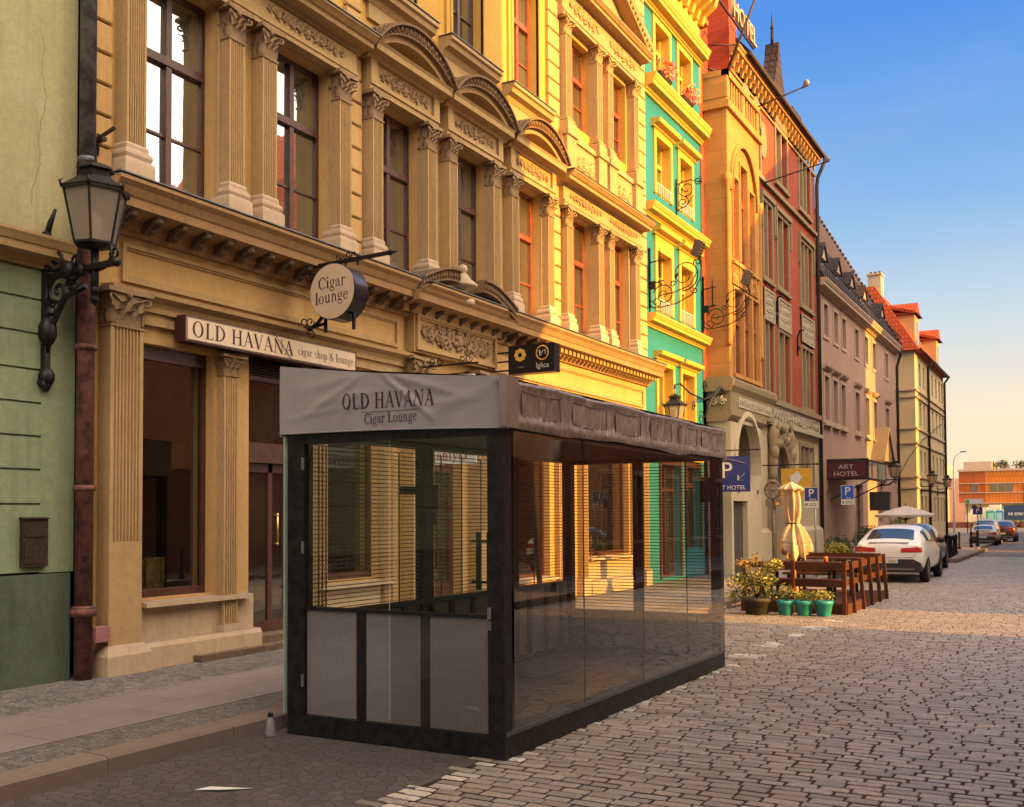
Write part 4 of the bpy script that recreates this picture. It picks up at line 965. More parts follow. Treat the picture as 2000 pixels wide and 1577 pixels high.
cornice(w, FX-.02, [(0,16.2),(.15,16.2),(.25,16.4),(.7,16.5),(.72,16.75),(.8,16.85),(0,16.9)], A, B+.05)
o = w.build('cornices_and_frames', M['trim'], th)
w = MB(); y = A+.15
while y < B: w.prism([(FX,16.18),(FX,15.8),(FX+.12,15.78),(FX+.2,16.0),(FX+.5,16.2),(FX+.6,16.48),(FX,16.48)], 'y', y-.09, y+.09); y += .42
w.build('eave_brackets', M['trim'], th)
for a, b in cols:
    for c, d in rows: window(th, FX-.02, a, b, c, d, M['trim'], M['pane'], .62, .24, (), .06)
    window(th, FX-.02, a, b, 4.3, 5.6, M['trim'], M['pane'], None, .24, (), .06)
    window(th, FX-.02, a+.1, b-.1, 15.15, 15.95, M['trim'], M['pane'], None, .24, (), .06)
    q = MB()
    for k in range(8):
        yy = a+.06+(b-a-.12)*k/7; q.box(FX+.02,FX+.035,yy-.008,yy+.008,7.0,7.3); q.box(FX+.02,FX+.035,yy-.008,yy+.008,10.0,10.26)
    q.box(FX+.018,FX+.037,a,b,7.28,7.3); q.box(FX+.018,FX+.037,a,b,10.25,10.27); q.build('window_rail', M['white'], th)
# geraniums on the top sills
red = leaf_mat('geranium_red', (.55,.03,.02), (.75,.08,.05))
for i, (a, b) in enumerate(cols):
    bx = thing('flower_box', ('red geraniums in a box on the upper left sill of the turquoise house', 'red geraniums in a box on the upper right sill of the turquoise house')[i], 'flower box', (FX+.1,(a+b)/2,13.0), group='flower boxes on the turquoise house', world_parts=True)
    q = MB(); q.prism([(FX+.02,13.08),(FX+.12,13.08),(FX+.14,13.18),(FX+.02,13.18)], 'y', a+.1, b-.1); q.build('box', M['ironb'], bx)
    q = MB(); q2 = MB()
    for k in range(170):
        p = Vector((FX+.13+rnd(-.14,.16), rnd(a+.15,b-.02), 13.32+rnd(-.2,.26))); d = Vector((rnd(-1,1),rnd(-1,1),rnd(-1,1))).normalized(); e = d.orthogonal().normalized(); s = rnd(.035,.06)
        (q if k % 5 < 4 else q2).add([p-d*s,p+e*s*.6,p+d*s,p-e*s*.6], [(0,1,2,3)])
    q.build('blooms', red, bx, False); q2.build('leaves', M['leafy'], bx, False)
# shop front
w = MB(); 
for a, b, c, d in ((24.6,26.0,.2,3.1),(26.5,27.6,.9,3.1)): surround(w, FX-.02, a, b, c, d, .12, .04)
w.build('shop_surround', M['wood'], th)
window(th, FX-.02, 24.6, 26.0, .2, 3.1, M['wood'], M['shop'], .78, .2, (), .07); window(th, FX-.02, 26.5, 27.6, .9, 3.1, M['wood'], M['shop'], .78, .2, (), .07)
fs = thing('cream_shop_board', 'long cream board with dark capitals over the shop of the turquoise house', 'sign', (FX+.1,25.9,3.3), world_parts=True)
b = MB(); b.box(FX+.0,FX+.09,24.3,27.7,3.25,3.75); b.build('board', M['trim'], fs)
txt('GALERIA', .3, (FX+.093,26.0,3.5), '+x', M['letter'], fs)
# scroll brackets with floodlights
def scroll_bracket(loc, label, s=1.0):
    t = thing('scroll_bracket', label, 'wrought iron bracket', loc, group='wrought iron floodlight brackets')
    b = MB()
    b.bar((.05,0,-.7),(.05,0,.72),.05); b.ell((.05,0,.75), (.05,.05,.05), 6, 4); b.tube([(.05,0,-.7),(.05,0,-.82)], [.04,.008], 6)
    b.tube([(.32,0,-.12),(.32,0,.68),(.32,0,.78)], [.016,.014,.002], 6)
    for k in range(9): b.tube([(.29,0,-.05+.08*k),(.355,0,-.03+.08*k)], .012, 5)
    b.bar((.05,0,.42),(.42,0,.46),.028); b.bar((.05,0,-.12),(.42,0,-.06),.03); b.box(.02,.2,-.03,.03,-.25,-.05)
    def sp(c, r, tn, a0, sg, r1=.15, w=.016):
        b.tube([Vector((p.x,0,p.z)) for p in spiral((c[0],0,c[1]), (sg,0,0), (0,0,1), r, tn, 30, a0, r1)], [w*(1-.4*i/30) for i in range(31)], 6)
    sp((.95,.02),.40,1.7,-PI*.55,1,.12); sp((.42,-.42),.28,1.7,PI*.1,-1,.12); sp((.22,-.58),.17,1.4,PI*.9,1,.15); sp((1.28,.28),.11,1.3,-PI*.4,-1); sp((.66,-.18),.09,1.2,0,1); sp((1.2,-.38),.09,1.2,PI,1)
    b.tube([(.05,0,-.5),(.3,0,-.72),(.75,0,-.66),(1.15,0,-.48),(1.35,0,-.12),(1.38,0,.2)], .014, 6)
    b.tube([(.3,0,-.42),(.7,0,-.38),(1.1,0,-.25),(1.3,0,.1)], .013, 6)
    for k in range(5): leaf(b, (.72,0,-.05), (math.cos(k*1.2),.4*(-1)**k,math.sin(k*1.2)), (.3,0,.6), .05, .16, .03)
    b.build('scrollwork', M['iron'], t)
    f = MB(); f.bar((1.38,0,.18),(1.33,0,.45),.04)
    f.build('lamp_arm', M['ironb'], t)
    f = MB(); rot = Matrix.Rotation(.35, 3, 'Y')
    pr = [(-.13,-.10),(.13,-.10),(.15,.0),(.13,.16),(-.13,.16),(-.15,0)]
    vs = [Vector((1.26,0,.62))+rot@Vector((p[1]*.8+.02,sgn*.11,p[0]*1.4)) for sgn in (-1,1) for p in pr]
    f.add(vs, [(0,1,2,3,4,5),(11,10,9,8,7,6)]+[(i,(i+1)%6,6+(i+1)%6,6+i) for i in range(6)])
    for k in range(5):
        c = Vector((1.26,0,.62))+rot@Vector((.16,0,-.15+.07*k)); f.ell(c, (.03,.12,.012), 6, 4)
    f.build('floodlight', solid('grey_floodlight', (.07,.055,.05), .5), t)
    return t
scroll_bracket((FX+.02,23.75,7.62), 'scrolled iron bracket with floodlight at the ochre house corner of the turquoise facade')
scroll_bracket((FX-.0,27.95,7.76), 'scrolled iron bracket with floodlight in front of the brown stone oriel')
t = thing('small_iron_scroll', 'small black iron scroll bracket high on the turquoise wall between the second floor windows', 'bracket', (FX,25.9,10.2), world_parts=True)
b = MB(); b.bar((FX+.02,25.9,9.75),(FX+.02,25.9,10.75),.03)
for c_, r, e in (((FX+.3,10.45),.25,1),((FX+.2,10.1),.17,-1),((FX+.62,10.62),.12,-1)): b.tube([Vector((p.x,25.9,p.z)) for p in spiral((c_[0],0,c_[1]), (e,0,0), (0,0,1), r, 1.6, 24, PI*.6, .2)], .014, 5)
b.tube([(FX+.02,25.9,10.6),(FX+.4,25.9,10.68),(FX+.75,25.9,10.55)], .014, 5); b.tube([(FX+.02,25.9,9.9),(FX+.3,25.9,10.0),(FX+.5,25.9,10.25)], .014, 5); b.build('scrollwork', M['iron'], t)
M['orielplain'] = plaster('ochre_sandstone_trim', (.50,.27,.09), amt=.5)
# ================================================================== BRICK HOTEL
ho = thing('brick_hotel', 'tall red brick hotel with a projecting sandstone oriel and a plastered ground floor', 'hotel', (FX,35,.1), world_parts=True)
A, B = 28.02, 42.5
w = MB()
tops = [(32.1,32.95,13.4,15.3),(33.35,34.2,13.4,15.3),(36.3,37.85,13.75,15.65),(39.75,41.55,13.7,15.6)]
r2 = [(34.5,35.6,9.95,12.5),(36.35,37.9,9.95,12.45),(39.8,41.65,9.95,12.35)]
r1 = [(34.5,35.6,5.8,8.4),(36.35,37.9,5.85,8.3),(39.8,41.65,5.95,8.2)]
wall(w, FX, A, 30.9, 5.62, 13.6, (), .2)
wall(w, FX-.7, A, 31.6, 13.6, 22.6, [(28.75,29.7,14.2,16.4),(28.6,29.2,18.9,21.4),(29.5,30.1,18.9,21.4),(30.4,31.0,18.9,21.4)], .2)      # recessed bay over the oriel
w.box(FX-.75,FX,30.9,31.0,13.6,15.7)
wall(w, FX, 30.9, B, 5.62, 15.75, tops+r2+r1, .22)
w.build('brick_wall', M['brick'], ho)
w = MB(); w.box(FX-12,FX-1.5,A,B,0,15.7); w.prism([(FX+.45,16.35),(FX+.45,16.45),(FX-5,23),(FX-12,16.4)], 'y', 31.7, B); w.build('roof', M['darkroof'], ho); w = MB(); w.box(FX-6,FX-.95,A,31.6,15.71,22.6); w.box(FX-5,FX-.01,30.95,31.75,15.72,23); w.build('gable', M['brick'], ho)
w = MB(); cornice(w, FX, [(0,16.08),(.08,16.1),(.1,16.18),(.26,16.24),(.28,16.34),(.32,16.36),(.32,16.42),(0,16.45)], 30.9, B+.05)
y = 31.2
while y < B-.2:
    w.prism([(FX,16.16),(FX,15.82),(FX+.06,15.82),(FX+.1,15.98),(FX+.2,16.06),(FX+.22,16.2)], 'y', y-.07, y+.07); y += .46
w.box(FX,FX+.06,30.95,B,15.6,15.68)
o = w.build('eave_cornice', M['orielplain'], ho)
w = MB(); w.tube([(FX+.4,31.8,16.43),(FX+.4,B+.1,16.43),(FX+.4,B+.12,16.2),(FX+.12,B+.1,15.6),(FX+.1,B-.02,15.2),(FX+.1,B-.02,.2)], .075, 8); w.build('gutter_pipe', M['ironb'], ho)
def stonewin(a, b, c, d, n, nm='stone_window'):
    f = MB(); x = FX
    surround(f, x, a, b, c, d, .13, .05, bottom=True)
    for k in range(1, n): yy = a+(b-a)*k/n; f.box(x-.2,x+.03,yy-.06,yy+.06,c,d)
    f.box(x-.02,x+.1,a-.2,b+.2,c-.22,c-.12)
    o = f.build(nm, M['hotelstone'], ho)
    g_ = MB(); fr = MB()
    for k in range(n):
        ya, yb = a+(b-a)*k/n+.03, a+(b-a)*(k+1)/n-.03
        fr.box(x-.2,x-.15,ya,ya+.06,c,d); fr.box(x-.2,x-.15,yb-.06,yb,c,d); fr.box(x-.2,x-.14,ya+.06,yb-.06,c+(d-c)*.62,c+(d-c)*.66)
        g_.box(x-.21,x-.2,ya,yb,c,d)
    fr.build('sash', M['wood'], o); g_.build('pane', M['pane'], o)
for a,b,c,d in tops[:2]: stonewin(a,b,c,d,1)
stonewin(*tops[2], 2); stonewin(*tops[3], 3)
for q in r2: stonewin(*q, 2 if q[0] < 38 else 3)
for q in r1: stonewin(*q, 2 if q[0] < 38 else 3)
f = MB()
for a, b, c, d in tops[:3]:
    n = 1 if a < 35 else 2
    for k in range(n):
        ya, yb = a+(b-a)*k/n, a+(b-a)*(k+1)/n
        f.prism([((ya+yb)/2+.45*math.cos(PI*i/10)*(yb-ya)*1.1, d+.13+.35*math.sin(PI*i/10)) for i in range(11)], 'x', FX, FX+.07)
# hood moulds, bands
for a, b, c, d in r2: f.box(FX,FX+.12,a-.3,b+.3,d+.14,d+.3); f.box(FX,FX+.1,a-.3,a-.2,d-.9,d+.14); f.box(FX,FX+.1,b+.2,b+.3,d-.9,d+.14)
f.box(FX,FX+.12,31.7,B,13.1,13.24); f.box(FX,FX+.16,31.7,B,5.6,5.78)
f.build('stone_mouldings', M['hotelstone'], ho)
for a, b in ((34.5,35.6),(36.35,37.9),(39.8,41.65)):
    f = MB(); f.box(FX,FX+.05,a-.1,b+.1,8.42,9.5)
    n = 6
    for i in range(n):
        for j in range(4):
            yy, zz = a+(b-a)*(i+.5)/n, 8.42+1.08*(j+.5)/4
            f.tube(spiral((FX+.055,yy,zz), (0,1 if (i+j)%2 else -1,0), (0,0,1), .12, 1.2, 9, i+j, .2), .022, 4)
    frame(f, a-.1, b+.1, 8.42, 9.5, .05, .09)
    f.build('carved_panel', M['carve'], ho)
for i, (y, z) in enumerate(((36.0,9.2),(39.1,8.5))):
    t = thing('wall_hook', ('black iron hook on the brick pier left of the paired windows','black iron hook on the brick pier between the paired and the triple windows')[i], 'iron hook', (FX,y,z), world_parts=True, group='iron hooks on the brick piers')
    f = MB(); f.tube([(FX+.02,y,z-.7),(FX+.03,y,z),(FX+.12,y,z+.25),(FX+.28,y,z+.25)], .035, 6); f.ell((FX+.05,y,z-.4), (.06,.06,.12), 6, 4); f.build('hook', M['iron'], t)
# --- oriel
OX = -8.62; oa, ob = 28.3, 31.65
f = MB()
ow = [(28.75,29.3,9.2,11.55),(29.5,30.2,9.2,12.1),(30.4,30.95,9.2,11.55),(28.75,29.6,5.85,8.3),(29.75,30.5,5.85,8.3),(30.65,31.3,5.85,8.3)]
wall(f, OX, oa, ob, 5.62, 13.4, ow, .14)
for y in (oa, ob): f.add([(FX,y,5.62),(OX,y,5.62),(OX,y,13.4),(FX,y,13.4)], [(0,1,2,3)])
f.box(FX,OX+.1,oa-.1,ob+.1,13.4,13.6); f.box(FX,OX+.02,oa-.02,ob+.02,13.6,13.72)
f.box(OX-.12,OX+.06,oa-.06,ob+.06,14.34,14.5); f.box(FX,OX+.04,oa-.04,oa+.12,13.72,14.34); f.box(FX,OX+.06,oa-.06,oa+.12,14.34,14.5)
for k in range(12):
    yy = oa+.3+(ob-oa-.5)*k/11; f.box(OX-.08,OX,yy-.06,yy+.06,13.72,14.34)
f.box(OX-.1,OX+.02,oa,oa+.2,13.72,14.34); f.box(OX-.1,OX+.02,ob-.2,ob,13.72,14.34); f.box(OX-.1,OX+.02,29.9,30.1,13.72,14.34)
o = f.build('oriel', M['oriel'], ho)
f = MB()
arch = [(29.85+1.25*math.cos(PI*i/16), 11.1+1.55*math.sin(PI*i/16)) for i in range(17)]
for th_, u in ((.14,.07),(.05,.11)):
    pts = []
    vs = []
    for i in range(17):
        cx_, cz_ = math.cos(PI*i/16), math.sin(PI*i/16)
        for rr, uu in ((0,0),(th_,0),(th_,u),(0,u)): vs.append((OX+uu,29.85+(1.25+rr)*cx_,11.1+(1.55+rr)*cz_))
    f.add(vs, [(i*4+j,i*4+(j+1)%4,(i+1)*4+(j+1)%4,(i+1)*4+j) for i in range(16) for j in range(4)]+[(3,2,1,0),(64,65,66,67)])
for a,b,c,d in ow: surround(f, OX, a, b, c, d, .07, .045)
f.box(OX,OX+.1,oa+.3,ob-.3,9.0,9.1); f.box(OX,OX+.1,oa+.3,ob-.3,5.72,5.84)
for y in (oa+.02, ob-.02): f.lathe([(.09,6.6),(.07,6.75),(.07,11.1),(.12,11.3),(.12,11.5)], (OX,y), 8)
f.build('oriel_mouldings', M['oriel'], o)
for q in ow:
    fr = MB(); a,b,c,d = q; fr.box(OX-.14,OX-.08,a,a+.06,c,d); fr.box(OX-.14,OX-.08,b-.06,b,c,d); fr.box(OX-.14,OX-.07,a,b,c+(d-c)*.6,c+(d-c)*.65)
    fr.build('sash', M['woodlit'], o)
fr = MB()
for a,b,c,d in ow: fr.box(OX-.142,OX-.13,a,b,c,d)
fr.build('pane', M['pane'], o)
f = MB(); f.box(OX,OX+.04,28.62,31.2,8.42,8.98)
f.box(OX,OX+.05,28.6,31.2,8.42,8.47); rd_ = random.Random(5)
for i in range(9):
    for j in range(2):
        yy, zz = 28.75+2.3*i/8, 8.55+.28*j; f.tube(spiral((OX+.045,yy,zz), (0,1 if (i+j)%2 else -1,0), (0,0,1), .13, 1.3, 10, i*1.3, .15), .022, 4)
for y in (29.2,29.75,30.3,30.85): f.box(OX,OX+.09,y-.03,y+.03,8.42,8.98)
f.build('carved_panel', M['oriel'], o)
# --- lower part of the oriel: block with carved ends, arch with its rounded foot
f = MB()
cornice(f, OX, [(-.7,5.3),(.02,5.3),(.12,5.45),(.14,5.6),(.06,5.7),(-.7,5.72)], oa-.14, 33.0)
f.box(FX,OX+.02,oa-.02,33.0,4.75,5.3); f.prism([(FX,4.45),(OX-.1,4.45),(OX+.06,4.62),(OX+.06,4.75),(FX,4.75)], 'y', oa-.06, 31.9)
f.build('oriel_base', M['hotelstone'], ho)
f = MB()
for y0_, y1_ in ((29.0,32.6),): f.box(OX+.02,OX+.045,y0_,y1_,4.9,5.2)
y = 29.15
while y < 32.5: f.tube(spiral((OX+.05,y,5.05), (0,1,0), (0,0,1), .1, 1.3, 9, y*3, .2), .018, 4); y += .25
for sg in (-1,1): f.tube(spiral((FX+.34+sg*.13,oa-.03,5.0), (sg,0,0), (0,0,1), .11, 1.4, 12, 0, .2), .03, 5)
for k in range(5): a = PI*(k+.5)/5; f.tube([(FX+.34,oa-.03,4.95),(FX+.34+.2*math.cos(a),oa-.035,5.0+.22*math.sin(a))], [.02,.04], 5)
f.build('carved_ornament', M['carve'], ho)
f = MB(); ac, ar = 29.95, 1.02
# front wall of the projecting part, cut by a horseshoe opening
def arch_wall(mb, X, y0, y1, z0, z1, yc, zc, r, zb, n=20, d=.9):
    pts = [(yc+r*math.cos(a), zc+r*1.12*math.sin(a)) for a in [PI*i/n for i in range(n+1)]]
    rights = [(yc+r, zc)]+[(yc+r*.97, zc-.35), (yc+r*.75, zb)]
    lefts = [(yc-r, zc)]+[(yc-r*.97, zc-.35), (yc-r*.75, zb)]
    loop = list(reversed(rights))[:-1]+pts+lefts[1:]
    for i in range(len(loop)-1):
        a, b = loop[i], loop[i+1]
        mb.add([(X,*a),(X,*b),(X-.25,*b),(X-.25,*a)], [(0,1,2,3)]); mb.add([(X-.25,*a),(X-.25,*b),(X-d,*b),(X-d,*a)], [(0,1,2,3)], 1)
    # fan to the outline
    for i in range(n):
        a, b = pts[i], pts[i+1]
        ya, yb_ = y1+(y0-y1)*i/n, y1+(y0-y1)*(i+1)/n
        mb.add([(X,*a),(X,ya,z1),(X,yb_,z1),(X,*b)], [(0,1,2,3)])
    mb.add([(X,*pts[0]),(X,y1,zc),(X,y1,z1)], [(0,1,2)]); mb.add([(X,*pts[-1]),(X,y0,z1),(X,y0,zc)], [(0,1,2)])
    for s_, e_ in ((rights,y1),(lefts,y0)):
        for i in range(2): mb.add([(X,*s_[i]),(X,e_,s_[i][1]),(X,e_,s_[i+1][1]),(X,*s_[i+1])], [(0,1,2,3)])
    mb.add([(X,yc-r*.75,zb),(X,yc+r*.75,zb),(X-d,yc+r*.75,zb),(X-d,yc-r*.75,zb)], [(0,1,2,3)])
    wall(mb, X, y0, y1, z0, zb, [(28.5,29.9,z0+.02,2.2)], .5)
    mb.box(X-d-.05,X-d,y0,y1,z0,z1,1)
    return loop
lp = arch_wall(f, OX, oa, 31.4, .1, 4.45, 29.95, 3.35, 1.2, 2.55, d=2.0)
for y in (oa, 31.4): f.add([(FX,y,.1),(OX,y,.1),(OX,y,4.45),(FX,y,4.45)], [(0,1,2,3)])
f.build('arch_wall', [M['hotelbase'], plaster('shaded_passage_plaster', (.20,.15,.09))], ho)  # inner plaster darkened so that the deep recess reads as shaded
f = MB(); vs = []
for k, (yy, zz) in enumerate(lp):
    dy, dz = yy-29.95, zz-3.4; L = math.hypot(dy,dz); dy, dz = dy/L, dz/L
    for rr, uu in ((0,.0),(.16,.0),(.16,.06),(0,.08)): vs.append((OX+uu,yy+dy*rr,zz+dz*rr))
n = len(lp)-1
f.add(vs, [(i*4+j,i*4+(j+1)%4,(i+1)*4+(j+1)%4,(i+1)*4+j) for i in range(n) for j in range(4)]+[(3,2,1,0),(n*4,n*4+1,n*4+2,n*4+3)])
f.build('arch_moulding', M['hotelbase'], ho)
f = MB(); f.box(OX-.2,OX-.15,28.52,29.88,.12,2.18); f.build('garage_gate', solid('brown_gate', (.075,.055,.04), .7), ho)
f = MB(); f.box(OX-.55,OX-.5,29.7,29.82,3.7,4.2); f.build('arch_notice', M['white'], ho)
# --- plastered ground floor with batter, slit window, carved doorway, mullioned window
f = MB(); gw = [(32.4,33.0,1.9,4.1),(39.3,41.4,3.1,4.4),(35.1,36.9,.2,3.0)]
wall(f, FX, 31.4, B, .1, 5.0, gw, .35)
f.prism([(FX,1.35),(FX,.1),(FX+.18,.1),(FX+.15,1.2)], 'y', 31.4, 34.6); f.prism([(FX,1.35),(FX,.1),(FX+.18,.1),(FX+.15,1.2)], 'y', 37.2, B)
f.build('ground_floor_wall', M['hotelbase'], ho)
stonewin(32.4,33.0,1.9,4.1,1); stonewin(39.3,41.4,3.1,4.4,3)
f = MB(); f.box(FX,FX+.08,33.0,B,5.0,5.6); f.box(FX,FX+.2,33.0,B,4.86,5.0)
y = 33.3
while y < B-.2: f.tube(spiral((FX+.09,y,5.3), (0,1 if int(y*10)%2 else -1,0), (0,0,1), .2, 1.5, 12, y*2, .15), .03, 4); y += .38
f.build('carved_band', M['carve'], ho)
f = MB()
for y in (34.8,37.2): f.box(FX,FX+.3,y-.22,y+.22,.1,3.0); f.lathe([(.2,3.0),(.14,3.2),(.18,3.6),(.12,4.1),(.2,4.5),(.05,5.0)], (FX+.16,y), 8); f.ell((FX+.22,y,3.9),(.16,.2,.3),8,5)
vs = []
for i in range(17):
    a = PI*i/16
    for rr, uu in ((.95,0),(1.25,0),(1.25,.28),(.95,.2)): vs.append((FX+uu,36+rr*math.cos(a),2.9+rr*1.35*math.sin(a)))
f.add(vs, [(i*4+j,i*4+(j+1)%4,(i+1)*4+(j+1)%4,(i+1)*4+j) for i in range(16) for j in range(4)])
for k in range(14): f.ell((FX+.2,36+rnd(-1.2,1.2),4.3+rnd(-.1,.7)), (.13,.14,.2), 6, 4)
f.build('carved_portal', M['hotelstone'], ho)
f = MB(); f.box(FX-.3,FX-.25,35.1,36.9,.1,3.0); f.prism([(36+.93*math.cos(PI*i/12),2.9+1.25*math.sin(PI*i/12)) for i in range(13)], 'x', FX+.002, FX+.03); f.build('portal_door', solid('dark_door', (.05,.035,.025), .6), ho)
# --- what stands on the roof: gablet and spire, dormer, flagpole, letters
f = MB(); f.box(FX-1.6,FX-.1,36.6,38.4,16.4,17.2); f.prism([(36.6,17.2),(38.4,17.2),(37.75,18.4),(37.55,19.2),(37.45,19.2),(37.25,18.4)], 'x', FX-.6, FX-.1)
f.tube([(FX-.35,37.5,19.0),(FX-.35,37.5,19.8),(FX-.35,37.5,20.4)], [.09,.05,.01], 6); f.ell((FX-.35,37.5,19.8),(.08,.08,.08),6,4); f.build('stepped_gablet', M['darkroof'], ho)
f = MB(); f.box(FX-2.2,FX-.4,40.7,42.1,16.3,18.0); f.build('dormer', M['darkroof'], ho)
window(ho, FX-.7, 28.75, 29.7, 14.2, 16.4, M['wood'], M['pane'], .62, .16, ())
f = MB(); surround(f, FX-.7, 28.75, 29.7, 14.2, 16.4, .2, .12); cornice(f, FX-.7, [(0,16.7),(.3,16.75),(.32,16.9),(0,16.95)], 28.4, 30.1); cornice(f, FX-.7, [(0,18.2),(.3,18.3),(.36,18.5),(0,18.55)], A, 31.6)
for y in (28.45,29.35,30.25,31.15): f.box(FX-.7,FX-.55,y-.08,y+.08,18.6,22.6)
f.build('recess_mouldings', M['oriel'], ho)
f = MB(); f.tube([(FX+.3,29.2,14.5),(FX+1.6,29.6,17.9)], [.05,.03], 8); f.tube([(FX+.1,28.5,14.72),(FX+.35,29.2,14.8)], .035, 6); f.tube([(FX+.0,28.9,15.6),(FX+.7,29.4,15.65)], .02, 5); tag(f.build('flagpole', M['ironb']), 'slanting brown flagpole rising from the top of the stone oriel', 'flagpole')
for i,(y, z) in enumerate(((31.6,14.55),(34.4,13.05))):
    t = thing('facade_spotlight', ('spotlight on a long rod reaching out from the oriel parapet','spotlight on a long rod below the hotel eaves, farther than the other')[i], 'spotlight', (FX,y,z), world_parts=True, group='spotlights on rods')
    f = MB(); f.tube([(FX+(.6 if i == 0 else .1),y,z),(FX+2.1,y,z+.35)], .022, 6); f.build('rod', M['ironb'], t)
    f = MB(); f.ell((FX+2.2,y,z+.45),(.10,.08,.12),10,6); f.tube([(FX+2.1,y,z+.35),(FX+2.18,y,z+.42)], .05, 6); f.build('lamp_head', M['lead'], t)
f = MB(); f.prism([(29.3+.02,0)]*0 or [(34.6+.42*math.cos(2*PI*i/20), 14.6+.62*math.sin(2*PI*i/20)) for i in range(20)], 'x', FX, FX+.05); f.build('oval_medallion', M['hotelstone'], ho)
rl = thing('roof_lettering', 'yellow capital letters standing on the eaves of the brick hotel', 'sign', (FX+.5,29.5,16.9), world_parts=True)
txt('HOTEL', .8, (FX+.45,32.3,17.0), '+x', M['pinktrim'], rl, 'letters', 'RIGHT', .05); f = MB(); f.bar((FX+.47,28.4,16.62),(FX+.47,32,16.62),.05); f.build('rail', M['iron'], rl)
# ================================================================== PINKISH GREY HOUSE
ph = thing('pinkish_grey_house', 'long pinkish grey house with small framed windows and a row of dark dormers', 'house', (FX,52.5,.1), world_parts=True)
A, B = 42.52, 62.6
top = [(43.75,44.6),(45.75,46.6),(47.5,48.35),(50.5,51.4),(53.05,53.9),(55.2,56.1),(59.1,60.0)]
low = [(43.7,44.6),(45.4,46.3),(47.1,48.0),(50.4,51.4),(53.0,53.95),(55.2,56.2),(59.0,60.1)]
f = MB(); ops = [(a,b,9.3,10.65) for a,b in top]+[(a,b,5.75,7.6) for a,b in low]+[(43.9,44.5,1.2,2.8),(50.2,52.0,.2,3.2),(56.5,57.5,1.4,3.0),(59.5,60.5,1.4,3.0)]
wall(f, FX, A, B, .1, 11.2, ops, .3); f.build('wall', M['pink'], ph)
f = MB(); f.box(FX-10,FX-.6,A,B,0,11.2); f.add([(FX,B,.1),(FX-10,B,.1),(FX-10,B,11.2),(FX,B,11.2)],[(0,1,2,3)]); f.build('side_wall', M['pink'], ph)
f = MB()
for a,b,c,d in ops[:14]: surround(f, FX, a, b, c, d, .14, .04, bottom=True)
for a,b in low: cornice(f, FX, [(0,7.85),(.06,7.85),(.16,7.95),(.18,8.02),(0,8.05)], a-.25, b+.25); f.box(FX,FX+.14,a-.22,b+.22,5.5,5.6)
cornice(f, FX, corn_prof(11.0,11.45,.42), A, B+.05); f.box(FX,FX+.05,43.4,48.3,5.62,5.75)
f.build('mouldings', M['pinktrim'], ph)
for a,b,c,d in ops[:14]+ops[14:]: window(ph, FX, a, b, c, d, M['wood'], M['pane'], .6, .2, (), .06)
f = MB(); f.prism([(FX+.36,11.47),(FX-4.6,20.3),(FX-10,11.47)], 'y', A, B+.05)
for i in range(34): t = i/33; f.ell((FX+.3-4.9*t,B,11.6+8.8*t),(.12,.16,.14),6,4)
f.build('roof', M['darkroof'], ph)
for i, y in enumerate((44.6,47.6,50.7,54.0,59.2)):
    d = MB(); d.box(FX-1.4,FX-.25,y-.42,y+.42,11.7,12.75); d.prism([(y-.52,12.7),(y+.52,12.7),(y,13.25)], 'x', FX-1.6, FX-.12)
    o = d.build('dormer', M['pinktrim'] if i % 2 == 0 else M['pink'], ph)
    d = MB()
    d.prism([(y-.6,12.66),(y,13.32),(y+.6,12.66),(y+.6,12.75),(y,13.42),(y-.6,12.75)], 'x', FX-1.8, FX-.05); d.build('dormer_roof', M['darkroof'], o)
    d = MB(); d.box(FX-.25,FX-.22,y-.27,y+.27,11.95,12.62); d.box(FX-.22,FX-.2,y-.03,y+.03,11.95,12.62); d.build('dormer_window', M['pane'], o)
f = MB()
for k in range(60): f.box(FX+.34,FX+.36,A+.2+k*.335,A+.22+k*.335,11.47,12.0)
f.box(FX+.33,FX+.37,A,B,11.98,12.02); f.build('eave_railing', M['iron'], ph)
f = MB(); f.prism([(54.3,4.5),(57.3,4.5),(55.8,6.05)], 'x', FX, FX+.6); f.prism([(54.1,4.4),(55.8,6.12),(57.5,4.4),(57.5,4.52),(55.8,6.28),(54.1,4.52)], 'x', FX, FX+.7); f.build('porch_gable', M['hotelstone'], ph)
f = MB(); f.tube([(FX+.4,B+.02,11.3),(FX+.3,B+.1,11.0),(FX+.1,B+.05,10.3),(FX+.1,B+.05,.2)], .08, 8); f.build('downpipe', M['ironb'], ph)
# canopy with the hotel name
cp = thing('hotel_canopy', 'dark glazed entrance canopy with a maroon name board, on thin posts', 'canopy', (-8.4,46,.1), world_parts=True)
b = MB(); b.box(FX,-7.66,44.0,48.3,3.98,4.06); b.box(FX,-7.62,43.96,44.0,3.22,4.1); b.box(-7.66,-7.62,44,48.3,3.2,3.3)
for y in (44.8,46.2,48.25): b.box(-7.68,-7.62,y-.03,y+.03,3.3,3.98)
b.bar((-7.66,44.5,3.25),(FX,44.5,2.4),.05); b.bar((-7.66,48.2,3.2),(FX,48.2,2.4),.05); b.build('frame', M['ironb'], cp)
b = MB(); b.box(FX+.03,-7.76,43.93,43.96,3.30,3.96); b.build('name_board', solid('maroon_board', (.085,.012,.014), .5), cp)
b = MB(); b.box(-7.65,-7.63,44.05,48.2,3.3,3.97); b.build('glass_side', clear_glass('canopy_glass', (.45,.43,.40), .5), cp)
dimw = solid('dim_white', (.48,.41,.38), .6)
txt('ART', .25, (-8.52,43.922,3.76), '-y', dimw, cp, sx=1.3); txt('HOTEL', .25, (-8.52,43.922,3.47), '-y', dimw, cp, sx=1.3)
